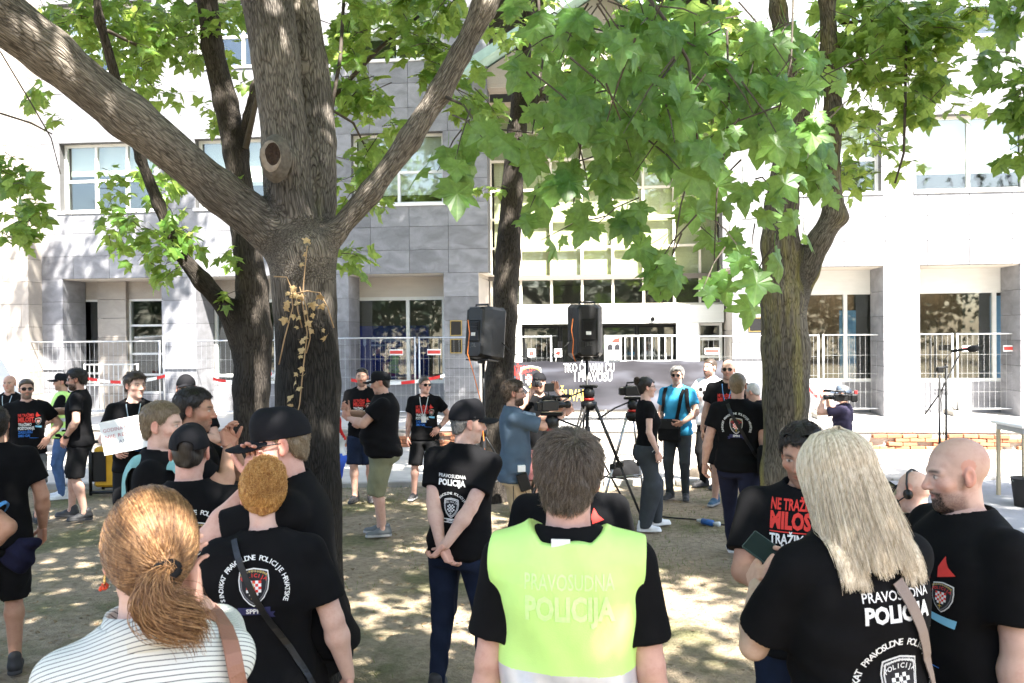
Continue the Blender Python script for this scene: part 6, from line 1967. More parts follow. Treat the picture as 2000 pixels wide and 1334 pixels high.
me_obj('folded_cloth', v, f, cloth('navy_cloth', (.012, .012, .03), .2), bd, True)
p14 = person('person at left edge in black shirt with light blue sleeve trim', -166, 835, 4.2, 4, pants='shortlong', pantmat=BLKC, arms=('down', ('hip', dict(w=(.18, -.06, 1.08)))), hair=('dark', 'crop'), tone=TAN_, fat=1.12, sleeve=.7)
s_, l_ = Vector(p14.J['shR'].tolist()), Vector(p14.J['elR'].tolist()); ax = (l_ - s_).normalized(); L_ = (l_ - s_).length
e1 = ax.orthogonal().normalized(); e2 = ax.cross(e1); c_ = s_ + ax * L_ * .675
b = MB(); b.ribbon([(c_ + (e1 * math.cos(t) + e2 * math.sin(t)) * .0885) * p14.k for t in np.linspace(0, 6.2832, 25)], .018, .004, [(e1 * math.cos(t) + e2 * math.sin(t)) for t in np.linspace(0, 6.2832, 25)])
b.build('sleeve_trim', mat('trim_blue', (.08, .28, .62), .7), p14.shirt)
# ---------- centre left
p16 = person('heavy man in black cap and khaki cargo shorts fiddling with his hands', 747, 725, 9.3, 84, pants='shortcargo', pantmat=KHAKI, arms=(('chest', dict(w=(.05, .36, 1.28), h=(-.2, .6, .6))), ('chest', dict(w=(.0, .38, 1.34), h=(-.2, .5, .8)))), hair=('dark', 'buzz'), cap=dict(n='black', tilt=10), tone=MID_, fat=1.28, belly=.09, legs='close', shoes=GSH, head=(0, 12, 0), loose=.022)
p17 = person('man in denim shorts with sunglasses pushed up behind the khaki shorts man', 706, 719, 11.2, 172, pants='shortlong', pantmat=JEANS, arms=('belly', 'belly'), hair=('dark', 'crop'), glasses='top', tone=MID_, shoes=BSH, face=dict(stubble=.5))
front_print(p17, 1.25, .22); watch(p17, 'R')
p18 = person('man in sunglasses and white lanyard with hand on hip in black shorts', 828, 736, 11.3, 174, pants='shortlong', pantmat=BLKC, arms=('hip', 'down'), hair=('greybrown', 'crop'), glasses='sun', tone=PINK_, head=(32, 0, 0), shoes=BWS, fat=1.06, legs='wide')
front_print(p18, 1.235, .25); lanyard(p18, mat('white_cord', (.6, .62, .65), .6), 1.22); watch(p18, 'L')
# man with his hands behind his back
p19 = person('man in trucker cap and jeans with hands clasped behind his back', 894, 785, 5.1, -22, pantmat=JEANS, arms=(('behind', dict(w=(.03, -.20, .93), c=.6)), ('behind', dict(w=(-.01, -.225, .955), c=.9))), head=(-52, 4, 0), lean=(0, 0, 3.5), hair=('grey', 'buzz'), cap=dict(n='trucker', high=.016, tilt=8), tone=PALE_, legs='wide', face=dict(stubble=.25), fat=1.02)
back_print(p19, 1.165, .098, colour=False, title=True, cx=-.015)
# cameraman in chambray
p20 = person('bearded cameraman in blue chambray shirt and beige shorts reaching to his camera', 1002, 743, 8.0, -84, pants='shortlong', pantmat=BEIGE, shirtmat=CHAM, arms=('lens', ('lens', dict(w=(.10, .47, 1.46)))), hair=('brown', 'short'), face=dict(beard=.009, bcol=(.045, .03, .02)), glasses='clear', tone=MID_, fat=1.04, belly=.03, sleeve=.85, loose=.018, hem=.82, shoes=GSH)
p21 = person('man in black cap and tee filming behind the chambray cameraman', 1052, 728, 9.9, 196, pants='shortlong', pantmat=WINE, arms=('cam', 'cam'), hair=('dark', 'buzz'), cap=dict(n='black', back=True, tilt=6, plain=True), tone=MID_, face=dict(stubble=.6), fat=1.08)
# man in the vest
p22 = person('man from behind in bright yellow hi-vis vest over black tee', 1107, 848, 2.5, -4, hair=('greybrown', 'short'), tone=PINK_, arms=('down', 'down'), fat=.99, pantmat=JEANS, head=(-4, 6, 0), sleeve=.74, neck=1.06)
vq, vv_, vf_ = vest(p22, .0065, .84, .216, .037)
o_ = p22; sb = p22.bvh, p22.shirt
p22.bvh = BVHTree.FromPolygons((vv_ * p22.k).tolist(), vf_.tolist()); p22.shirt = vq
f = Flat().text('PRAVOSUDNA', 0, .06, .042, 0, width=.235, bold=.012).text('POLICIJA', 0, -.01, .062, 0, width=.235, bold=.04)
wrap_print(p22, f, [mat('faded_print', (.62, .87, .34), .6, var=.12, scale=60)], 1.35, -1, .01, off=.002)
p22.bvh, p22.shirt = sb
tg = [Vector((p22.TP((-.012, -.118, 1.502)) * p22.k).tolist())]
MB().box(-.026, .026, -.002, .002, -.016, .016, M=Matrix.Translation(tg[0])).build('collar_label', PAPER, p22.shirt)
def short_strands(o, n, m, L, whorl, seed=2, lift=.35, rad=.0006):
    r = np.random.default_rng(seed)
    p, nn = scalp_points(o, n, seed)
    q = o.HI(p); nh = nn @ o.H3
    d = q - np.asarray(whorl); d = d - nh * (d * nh).sum(1, keepdims=True); d = unit(d) + np.array([0, -.1, -.7]) + r.normal(0, .28, q.shape)
    d = unit(d - nh * (d * nh).sum(1, keepdims=True))
    l = L * r.uniform(.6, 1.2, (n, 1))
    t = np.linspace(0, 1, 5)
    pa = np.stack([q - nh * .003 + d * l * s + nh * (lift * l * math.sin(s * 2.2) + .001) for s in t], 1)
    return strands(o, 'hair_strands', o.HP(pa.reshape(-1, 3)).reshape(pa.shape) * o.k, rad, m, o.hair, .35)
short_strands(p22, 11000, HAIR['greybrown'], .034, (.03, -.075, .105))
p23 = person('man facing camera half hidden behind the hi-vis vest', 1112, 852, 3.9, 182, arms=('down', 'down'), hair=('dark', 'crop'), tone=MID_, fat=1.22)
front_print(p23, 1.30, .26)
# ---------- centre right
p24 = person('woman in charcoal trousers and fitted black top with hair bun and glasses', 1262, 737, 9.5, -74, pants='baggy', pantmat=GREYC, woman=True, shirt='scoop', hair=('dark', 'sleek'), glasses='clear', tone=PALE_, arms=('down', ('down', dict(w=(.24, .06, .92)))), hem=.98, loose=.006, fat=1.06, sleeve=.45, shoes=WSH, wrinkle=.4, legs='half2')
bun(p24, (.0, -.115, .075), .045, HAIR['brown'], 420, seed=9)
p25 = person('grey haired man in sky blue tee with sunglasses and crossbody bag', 1322, 716, 11.2, 168, pantmat=GREYC, shirtmat=SKYT, arms=(('belly', dict(w=(.10, .2, 1.04))), 'down'), hair=('grey', 'short'), glasses='sun', tone=MID_, shoes=BSH, face=dict(stubble=.3), fat=1.04)
p26 = person('man in white tee with short beard holding sunglasses', 1386, 701, 12.0, 140, pantmat=BLKC, shirtmat=WHT, arms=('down', ('chest', dict(w=(.06, .25, 1.27)))), hair=('brown', 'crop'), face=dict(beard=.006), tone=PINK_, shoes=BSH, fat=1.1)
p27 = person('bald man with sunglasses and blue lanyard facing camera', 1422, 703, 10.7, 172, pants='shortlong', pantmat=BLKC, arms=('down', 'out'), hair=None, glasses='sun', tone=MID_, face=dict(hair='dark', stubble=.35), shoes=BLS, fat=1.16, legs='wide')
front_print(p27, 1.24, .24); lanyard(p27, mat('blue_cord', (.12, .3, .6), .6), 1.2, False)
p28 = person('man walking away in crest tee and navy trousers, bag on right', 1440, 728, 8.1, -6, pantmat=NAVY, arms=('out', 'down'), hair=('fair', 'buzz'), tone=MID_, legs='step', fat=1.1, shoes=((.03, .03, .06), (.6, .6, .6)), face=dict(buzz=.35))
back_print(p28, 1.29, .125)
strap('crossbody_bag', 'black strap across the back of the man in navy trousers', 'bag strap', p28, [(-.08, 1.49, -1), (-.05, 1.42, -1), (.0, 1.33, -1), (.06, 1.22, -1), (.12, 1.1, -1), (.18, 1.0, -1)], .03, mat('strap_black', (.008, .008, .009), .35))
p29 = person('white haired man bowing his head beside the lichened trunk', 1486, 746, 10.0, 62, hair=('white', 'crop'), tone=MID_, head=(0, 22, 0), pantmat=BLKC, lean=(0, 6, 0))
p30 = person('kneeling cameraman in plum tee with camera on his shoulder', 1646, 757, 12.6, 74, drop=.44, H=1.78, shirtmat=PURP, arms=('cam', ('cam', dict(w=(.10, .26, 1.62)))), hair=('grey', 'crop'), cap=dict(n='grey', col=(.12, .15, .2), tilt=6), tone=MID_, pantmat=GREYC, ankles=((-.12, .22), (.14, -.38, .10)), face=dict(stubble=.2))
# ---------- right foreground
p31 = person('man with sunglasses on his head and red slogan on black tee', 1572, 822, 3.5, 174, arms=(('belly', dict(w=(.02, .24, 1.12))), ('chest', dict(w=(.0, .25, 1.16), h=(-.9, .2, -.1)))), hair=('dark', 'crop'), glasses='top', tone=TAN_, fat=1.16, pantmat=JEANS, head=(-8, 16, 0), face=dict(stubble=.4), sleeve=.72)
front_print(p31, 1.33, .27, cx=.0)
p32 = person('woman with long straight blonde hair looking at a phone', 1682, 850, 2.5, 34, woman=True, fat=1.20, arms=(('phone', dict(w=(.11, .31, 1.30), h=(-.2, .8, .5))), ('phone', dict(w=(.02, .34, 1.33), h=(-.6, .6, .4)))), hair=('blonde', 'long'), tone=(.60, .42, .31), pantmat=JEANS, head=(8, 16, 0), sleeve=.80, loose=.02, lean=(0, 3, -2))
f_ = back_print(p32, 1.13, .120, colour=False, title=True, cx=.03)
def long_hair(o):
    r = np.random.default_rng(12)
    n = 15000
    # azimuth 0 = right, 90 = forward; leave the face free
    az = np.radians(r.uniform(122, 418, n))
    c = np.array([0, -.012, .028]); rx, ry, rz = .094, .112, .102
    lay = 1.0 + .10 * r.random(n) ** 2
    clump = .0025 * np.sin(az * 23) + .0015 * np.sin(az * 57)
    Ls = r.uniform(.17, .295, n) + .012 * np.sin(az * 9)
    th = np.linspace(R(4), R(97), 12)
    front = np.clip(np.sin(az), 0, 1)
    pts = []
    y0 = r.uniform(-.06, .05, n)
    jit = r.normal(0, .007, (n, 2))
    for i, a in enumerate(th):
        w_ = min(1, i / 4)
        x = c[0] + rx * math.sin(a) * np.cos(az) * lay; y = c[1] + ry * math.sin(a) * np.sin(az) * lay; z = c[2] + rz * math.cos(a) * lay
        pts.append(np.stack([x, y * w_ + y0 * (1 - w_), z], 1))
    e = pts[-1]
    for s in np.linspace(.08, 1, 14):
        spread = 1 + .30 * s * (1 - .45 * s)
        x = e[:, 0] * spread + jit[:, 0] * s + clump * s * 1.5 + .0015 * np.sin(az * 31 + s * 6)
        y = e[:, 1] * (1 - .25 * s * front) - .018 * s - .07 * s * front
        y = y + jit[:, 1] * s
        z = e[:, 2] - Ls * s
        pts.append(np.stack([x, y, z], 1))
    pa = np.stack(pts, 1)
    w = o.HP(pa.reshape(-1, 3)).reshape(pa.shape)
    # keep it outside the shirt
    d = o.shirt_sdf(w.reshape(-1, 3).astype(np.float32)).reshape(w.shape[:2])
    back = o.T3 @ np.array([0, -1, 0], np.float32)
    low = np.arange(pa.shape[1])[None, :] > 12
    for _ in range(6):
        m_ = (d < .010) & low
        if not m_.any(): break
        w[m_] += back * np.maximum(.012 - d[m_], .004)[:, None]
        d = o.shirt_sdf(w.reshape(-1, 3).astype(np.float32)).reshape(w.shape[:2])
    return strands(o, 'hair_strands', w * o.k, .0006, HAIR['blonde'], o.hair, .5)
long_hair(p32)
def hair_core(o):
    def fn(p):
        q = o.HI(p); s = np.stack([np.abs(q[:, 0]), q[:, 1], q[:, 2]], 1)
        e = ellip(s, (0, -.015, .026), (.086, .104, .094))
        e = smin(e, rcone(s * np.array([1, 1.7, 1], np.float32), (.030, -.12, -.01), (.052, -.16, -.22), .055, .04), .04)
        return smax(e, hairline(q, .3) * (q[:, 1] > -.02) + np.where(q[:, 1] > -.02, np.maximum(q[:, 1] - .03, .0) , -1), .01)
    hc_ = o.HP((0, 0, -.06))
    v, f = polygonize(fn, hc_ - .32, hc_ + .24, .008, marg=2.2)
    me_obj('hair_mass', v * o.k, f, HAIR['blonde'], o.hair, True)
hair_core(p32)
strap('shoulder_bag', 'taupe strap with gold buckle across the blonde woman\'s back', 'bag strap', p32, [(.03, 1.40, -1), (.06, 1.34, -1), (.09, 1.27, -1), (.12, 1.19, -1), (.15, 1.10, -1), (.175, 1.02, -1), (.19, .95, -1)], .034, mat('taupe_leather', (.22, .17, .15), .5, bump=.15, bscale=200))
p33 = person('bald man with dark goatee in profile at the right edge', 1882, 853, 2.95, 124, arms=('down', 'down'), hair=None, tone=PALE_, face=dict(hair='dark', beard=.005, goatee=1.4, buzz=.18, brow=(.03, .02, .015), bcol=(.03, .022, .018), jaw=1.06), fat=1.22, belly=.03, pantmat=BLKC, head=(-12, 10, 0), sleeve=.74, hvox=.0032, armw=1.1)
front_print(p33, 1.24, .27)
watch(p33, 'L', mat('black_orange_band', (.02, .015, .012), .4))
p34 = person('bald man with headset sitting at the sound desk, crest on his back', 1812, 906, 5.0, 44, drop=.44, H=1.76, arms=('knee', 'knee'), hair=None, tone=PALE_, face=dict(hair='grey'), fat=1.12, pantmat=BLKC, ankles=((-.12, .40), (.12, .40)), knee=(0, 1, .6), lean=(0, 8, 0), head=(20, 4, 0))
back_print(p34, 1.26, .125)
b = MB()
b.tube([Vector((p34.HP((x, -.012, z)) * p34.k).tolist()) for x, z in [(-.09, -.01), (-.088, .05), (-.06, .11), (0, .13), (.06, .11), (.088, .05), (.09, -.01)]], .007, 6)
for s in (-1, 1): b.lathe([(.028, -.012), (.03, .0), (.026, .012)], 12, 0, Matrix.Translation(Vector((p34.HP((s * .09, -.012, -.012)) * p34.k).tolist())) @ Matrix.Rotation(R(90), 4, 'Y'))
b.tube([Vector((p34.HP(q) * p34.k).tolist()) for q in ((-.095, 0, -.02), (-.09, .06, -.05), (-.06, .10, -.06))], .004, 5)
b.build('headset', BLACKP, p34.root, True)

for q_, n_, m_, L_ in ((p5, 2600, 'fair', .016), (p6, 2400, 'dark', .02), (p31, 3200, 'dark', .022), (p13, 2000, 'dark', .016), (p20, 1500, 'brown', .03), (p3, 1800, 'fair', .012), (p19, 1800, 'grey', .012), (p8, 900, 'brown', .03), (p9, 900, 'dark', .03), (p25, 900, 'grey', .03)):
    short_strands(q_, n_, HAIR[m_], L_, (.01, -.05, .11), 5, .35, .0009 if q_.root.location.y < 6 else .0016)
# ------------------------------------------------------------------ site fence, barrier, banner, tape
def b2w(u, v, z): return BO + UD * u + VD * v + Vector((0, 0, z))
SIGNR = mat('warning_red', (.55, .06, .05), .5)
def fence_panel(label, px0, px1, v, z1=2.05, sign=None, cat='fence'):
    u0, u1 = U(px0, v), U(px1, v)
    r = empty('fence_panel', b2w(u0, v, ZP), BROT); tag(r, label, cat, 'mesh fence panels along the platform')
    w, h = u1 - u0, z1 - ZP
    for x in (.02, w - .02): MB().tube([(x, 0, .02), (x, 0, h)], .021, 8).build('post', STEEL, r, True)
    for z in (.14, h - .02): MB().tube([(.02, 0, z), (w - .02, 0, z)], .016, 8).build('rail', STEEL, r, True)
    b = MB(); n = int(w / .11)
    for i in range(1, n): b.tube([(w * i / n, .006, .14), (w * i / n, .006, h - .02)], .0028, 4, cap=False)
    for z in (.5, .9, 1.3):
        b.tube([(.02, .012, z), (w - .02, .012, z)], .0035, 4, cap=False)
    tag(b.build('wire_mesh', STEEL, r), kind='stuff')
    for x in (.0, w): MB().box(x - .11, x + .11, -.3, .3, .0, .12, bev=.02).build('foot_block', KERB, r)
    if sign:
        for sx in sign:
            o = MB().box(sx * w - .15, sx * w + .15, -.03, -.022, h - .40, h - .27).build('warning_plate', PAPER, r)
            MB().box(sx * w - .14, sx * w + .14, -.034, -.0305, h - .37, h - .30).build('warning_stripe', SIGNR, o)
    return r
fence_panel('left mesh fence panel before the narrow stone windows', 30, 313, -.45)
fence_panel('mesh fence panel behind the two left trunks', 318, 545, -.45)
fence_panel('mesh fence panel before the blue lit window', 547, 812, -.45, 2.08, (.86,))
fence_panel('mesh fence panel between blue window and entrance', 817, 1078, -.45, 2.08, (.12,))
fence_panel('mesh fence panel right of the entrance steps', 1362, 1600, -.35, 2.06, (.12,))
fence_panel('mesh fence panel behind the lichened trunk', 1606, 1862, .35, 2.06)
fence_panel('mesh fence panel at the far right bay', 1868, 2120, .35, 2.06, (-.12 + .22, .42))
def barrier(label, px0, px1, v, z0, z1, gap=.12):
    u0, u1 = U(px0, v), U(px1, v); w = u1 - u0
    r = empty('crowd_barrier', b2w(u0, v, ZP), BROT); tag(r, label, 'barrier', 'white crowd barriers')
    for z in (z0, (z0 + z1) / 2 + .05, z1): MB().tube([(0, 0, z - ZP), (w, 0, z - ZP)], .018, 8).build('rail', WHITE, r, True)
    b = MB(); n = int(w / gap)
    for i in range(n + 1): b.tube([(w * i / n, 0, z0 - ZP), (w * i / n, 0, z1 - ZP)], .011, 6)
    tag(b.build('bars', WHITE, r, True), kind='stuff')
    for x in (.0, w): MB().tube([(x, 0, .0), (x, 0, z1 - ZP + .02)], .022, 8).build('post', WHITE, r, True)
    return r
barrier('white barred barrier behind the banner at the entrance', 1182, 1352, -.7, .9, Zp(1270, 656, -.7), .13)
barrier('white low barrier behind the man with lanyard at left', 165, 268, -.2, .45, Zp(220, 712, -.2), .11)
def tape(label, px0, py0, px1, py1, v):
    u0, u1 = U(px0, v), U(px1, v); z0, z1 = Zp(px0, py0, v), Zp(px1, py1, v)
    r = empty('barrier_tape', b2w(u0, v, z0), BROT); tag(r, label, 'tape', 'red and white barrier tapes')
    w = u1 - u0; n = max(2, int(w / .05)); b = MB()
    for i in range(n):
        x0, x1 = w * i / n, w * (i + 1) / n
        f0, f1 = i / n, (i + 1) / n
        sag = lambda f: -.12 * 4 * f * (1 - f)
        za, zb = (z1 - z0) * f0 + sag(f0), (z1 - z0) * f1 + sag(f1)
        b.add([(x0, .004, za - .035), (x1, .004, zb - .035), (x1, .0, zb + .035), (x0, .0, za + .035)], [(0, 1, 2, 3)], int(x0 / .28) % 2)
    b.build('tape', [REDP, WHITE], r)
tape('red and white tape before the blue window', 685, 742, 868, 733, -.5)
tape('red and white tape at the far left bays', 165, 738, 322, 734, -.5)
tape('red and white tape between the two left trunks', 415, 740, 530, 730, -.5)
tape('red and white tape by the kneeling cameraman', 1578, 756, 1610, 770, .3)
# vertical tape on the entrance
# banner
def banner_mat():
    m, n, l, b = new_mat('printed_banner')
    tc = n.new('ShaderNodeTexCoord')
    mp = n.new('ShaderNodeMapping'); mp.inputs['Rotation'].default_value = (0, .6, 0); mp.inputs['Scale'].default_value = (1, 1, 4); l.new(tc.outputs['Object'], mp.inputs[0])
    nz = N(n, 'ShaderNodeTexNoise', Scale=.7, Detail=3.0, Distortion=.3); l.new(mp.outputs[0], nz.inputs['Vector'])
    rp = ramp(n, [(.3, (.012, .012, .016)), (.55, (.035, .034, .042)), (.75, (.10, .105, .13))]); l.new(nz.outputs[0], rp.inputs[0]); l.new(rp.outputs[0], b.inputs['Base Color'])
    b.inputs['Roughness'].default_value = .4
    return m
VB = -1.0
bu0, bu1 = U(978, VB), U(1412, VB)
bz1, bz0 = Zp(1190, 704, VB), Zp(1190, 800, VB)
bn = empty('banner', b2w(bu0, VB, 0), BROT); tag(bn, 'long dark printed protest banner with white and yellow lettering at the entrance', 'banner')
wv = lambda x, z: .03 * math.sin(3.1 * x) + .018 * math.sin(7.3 * x + 2 * z) + .02 * math.sin(5 * z + x)
nx, nz_ = 60, 10
v, f = [], []
W_ = bu1 - bu0
for s in (0, .006):
    for j in range(nz_ + 1):
        for i in range(nx + 1):
            x, z = W_ * i / nx, bz0 + (bz1 - bz0) * j / nz_ - .03 * abs(math.sin(i / nx * math.pi * 5)) * (j == nz_)
            v.append((x, wv(x, z) + s, z))
o2 = (nx + 1) * (nz_ + 1)
for j in range(nz_):
    for i in range(nx):
        a = j * (nx + 1) + i
        f.append((a, a + 1, a + nx + 2, a + nx + 1)); f.append((o2 + a + nx + 1, o2 + a + nx + 2, o2 + a + 1, o2 + a))
sheet = me_obj('sheet', v, f, banner_mat(), bn, True)
t = Flat()
ux = lambda px: U(px, VB) - bu0
zx = lambda py: Zp(1190, py, VB)
t.text('NE TRAŽIMO', ux(1003), zx(724), .21, 1, width=.62, bold=.012).text('MILOST.', ux(1003), zx(741), .26, 1, width=.62, bold=.02)
t.text('TKO ĆE VAM ČU', ux(1150), zx(719), .19, 0, width=ux(1202) - ux(1103), bold=.01).text('I PRAVOSU', ux(1158), zx(737), .19, 0, width=ux(1196) - ux(1122), bold=.01)
t.text('ČUVAN', ux(1120), zx(773), .24, 3, width=ux(1152) - ux(1096), bold=.012)
crest(t, ux(1036), zx(738), .42, True, 1)
vv = [Vector((p[0], wv(p[0], p[1]) - .014 - .003 * d, p[1])) for p, d in zip(t.v, t.d)]
tag(me_obj('lettering', vv, t.f, None, sheet, False, PM, t.m), kind='stuff')
for px_ in (985, 1085, 1200, 1300, 1405):
    MB().tube([(ux(px_), wv(ux(px_), bz1), bz1 - .01), (ux(px_) + .02, .15, bz1 + .14)], .004, 5).build('tie', WHITE, bn)
# poster on the barrier
po = empty('poster', b2w(U(1198, -.76), -.76, 0), BROT); tag(po, 'small white poster with two dark figures on the entrance barrier', 'poster')
px_u = lambda px: U(px, -.76) - U(1198, -.76)
MB().box(px_u(1184), px_u(1214), 0, .008, Zp(1198, 703, -.76), Zp(1198, 657, -.76)).build('sheet', PAPER, po)
t = Flat(); za, zb = Zp(1198, 703, -.76), Zp(1198, 657, -.76); hh = zb - za
for cx_ in (-.07, .08):
    t.poly([(cx_ - .06, za + hh * .42), (cx_ + .06, za + hh * .42), (cx_ + .05, za + hh * .62), (cx_, za + hh * .7), (cx_ - .05, za + hh * .62)], 5)
t.poly([(-.05, za + hh * .75), (.12, za + hh * .72), (.15, za + hh * .95), (.02, za + hh * .9)], 1, 0); t.rect(-.08, .10, za + hh * .3, za + hh * .4, 4)
t.place('picture', PM, po, (0, -.001, 0), (1, 0, 0), (0, 0, 1), (0, -1, 0))
for px_, lb in ((1038, 'left'), (1090, 'right')):
    q = empty('notice', b2w(U(px_, 1.2), VE - .13, 0), BROT); tag(q, 'white notice sheet with red mark on the %s glass door' % lb, 'notice')
    MB().box(-.09, .09, 0, .004, Zp(px_, 697, VE), Zp(px_, 681, VE)).build('sheet', PAPER, q)
    MB().lathe([(.055, 0), (.055, .004)], 14, 0, Matrix.Translation((0, -.004, Zp(px_, 690, VE))) @ Matrix.Rotation(R(90), 4, 'X')).build('mark', SIGNR, q)

# ------------------------------------------------------------------ loudspeakers
def speaker(label, pos, yaw, tilt=0):
    r = empty('loudspeaker', pos, R(yaw)); r.rotation_euler = (R(tilt), 0, R(yaw)); tag(r, label, 'loudspeaker', 'loudspeakers on stands')
    # back towards -Y: wide baffle in front, body tapers to the back
    secs = [(-.19, .115, .0, .03), (-.165, .135, .0, .012), (-.06, .175, .0, .0), (.10, .205, .0, .0), (.15, .215, 0, -.008), (.175, .205, 0, .002)]
    v, f = [], []
    H_ = .64
    for (y, hw, _, ins) in secs:
        c = .04
        x, z0, z1 = hw, ins + .0, H_ - ins
        v += [(-x + c, y, z0), (x - c, y, z0), (x, y, z0 + c), (x, y, z1 - c), (x - c, y, z1), (-x + c, y, z1), (-x, y, z1 - c), (-x, y, z0 + c)]
    for i in range(len(secs) - 1):
        for k_ in range(8): f.append((i * 8 + k_, i * 8 + (k_ + 1) % 8, i * 8 + 8 + (k_ + 1) % 8, i * 8 + 8 + k_))
    f += [tuple(range(7, -1, -1)), tuple(range(len(v) - 8, len(v)))]
    me_obj('cabinet', [(x, y, z) for x, y, z in v], f, BLACKP, r)
    MB().box(-.085, .085, -.202, -.185, .20, .46, bev=.012).build('amplifier_panel', DARKM, r)
    b = MB()
    for i in range(5): b.box(-.06, .06, -.214, -.202, .34 + i * .02, .35 + i * .02)
    b.build('heat_sink', DARKM, r)
    for x in (-.105, .105): MB().box(x - .012, x + .012, -.195, -.13, .05, .59, bev=.005).build('side_rib', BLACKP, r)
    b = MB(); b.tube([(-.09, -.05, .62), (-.09, -.05, .665), (.09, -.05, .665), (.09, -.05, .62)], .014, 8); b.build('handle', BLACKP, r, True)
    for x in (-.12, .12): MB().box(x - .05, x + .05, -.10, .12, -.02, .0, bev=.005).build('foot', BLACKP, r)
    MB().lathe([(.05, -.05), (.05, .01), (.03, .012)], 14).build('pole_socket', BLACKP, r)
    Flat().text('JBL', 0, .16, .045, 0, bold=.02).place('badge', [mat('badge_grey', (.12, .12, .12), .5)], r, (0, -.186, 0), (1, 0, 0), (0, 0, 1), (0, -1, 0), .004)
    MB().box(-.03, .03, -.206, -.202, .27, .31).build('socket_plate', PAPER, r)
    return r
def stand(label, x, y, top):
    r = empty('speaker_stand', (x, y, 0)); tag(r, label, 'stand', 'tripod stands under the loudspeakers')
    MB().tube([(0, 0, .55), (0, 0, top)], .0175, 10).build('pole', BLACKP, r, True); MB().tube([(0, 0, .12), (0, 0, 1.15)], .024, 10).build('lower_tube', BLACKP, r, True)
    MB().lathe([(.035, .9), (.04, .93), (.035, 1.0)], 12).build('collar', BLACKP, r, True)
    for k_ in range(3):
        a = k_ * 2.094 + .5
        b = MB(); b.tube([(0, 0, .92), (math.cos(a) * .55, math.sin(a) * .55, .02)], .013, 7); b.build('leg', BLACKP, r, True)
        b = MB(); b.tube([(0, 0, .25), (math.cos(a) * .32, math.sin(a) * .32, .39)], .009, 6); b.build('brace', BLACKP, r, True)
    return r
DS = 10.6
q = P(936, 702, DS); spL = Vector((q.x, q.y, q.z))
stand('thin black speaker stand in front of the leaning maple', P(944, 702, DS).x, DS, spL.z + .02)
speaker('tilted black loudspeaker beside the leaning maple trunk', (P(941, 702, DS).x, DS, spL.z), -34, -6)
q = P(1146, 697, DS)
stand('black speaker stand rising behind the empty tripod head', q.x, DS, q.z + .02)
speaker('black loudspeaker seen square from behind in front of the entrance', (q.x, DS, q.z), 2, 0)
cb = empty('orange_cable', (spL.x, DS, 0)); tag(cb, 'thin orange cable hanging from the tilted loudspeaker', 'cable')
pts = [P(914, 625, DS - .2), P(917, 650, DS - .22), P(913, 690, DS - .2), P(925, 730, DS - .15), P(938, 780, DS - .1), P(944, 850, DS - .05), P(950, 930, DS - .1)]
MB().tube([p_ - Vector((spL.x, DS, 0)) for p_ in pts], .006, 6).build('cord', ORANGEC, cb, True)
cb = empty('orange_cable', (q.x, DS, 0)); tag(cb, 'thin orange cable on the square-on loudspeaker', 'cable')
pts = [P(1119, 622, DS - .22), P(1116, 645, DS - .24), P(1120, 665, DS - .24), P(1118, 690, DS - .2), P(1124, 706, DS - .12)]
MB().tube([p_ - Vector((q.x, DS, 0)) for p_ in pts], .006, 6).build('cord', ORANGEC, cb, True)
cb = empty('black_cable', (spL.x, DS, 0)); tag(cb, 'black cable slung between the two loudspeakers', 'cable')
pts = [P(972, 660, DS), P(1000, 690, DS), P(1050, 705, DS), P(1090, 690, DS), P(1116, 664, DS)]
MB().tube([p_ - Vector((spL.x, DS, 0)) for p_ in pts], .006, 6).build('cord', BLACKP, cb, True)

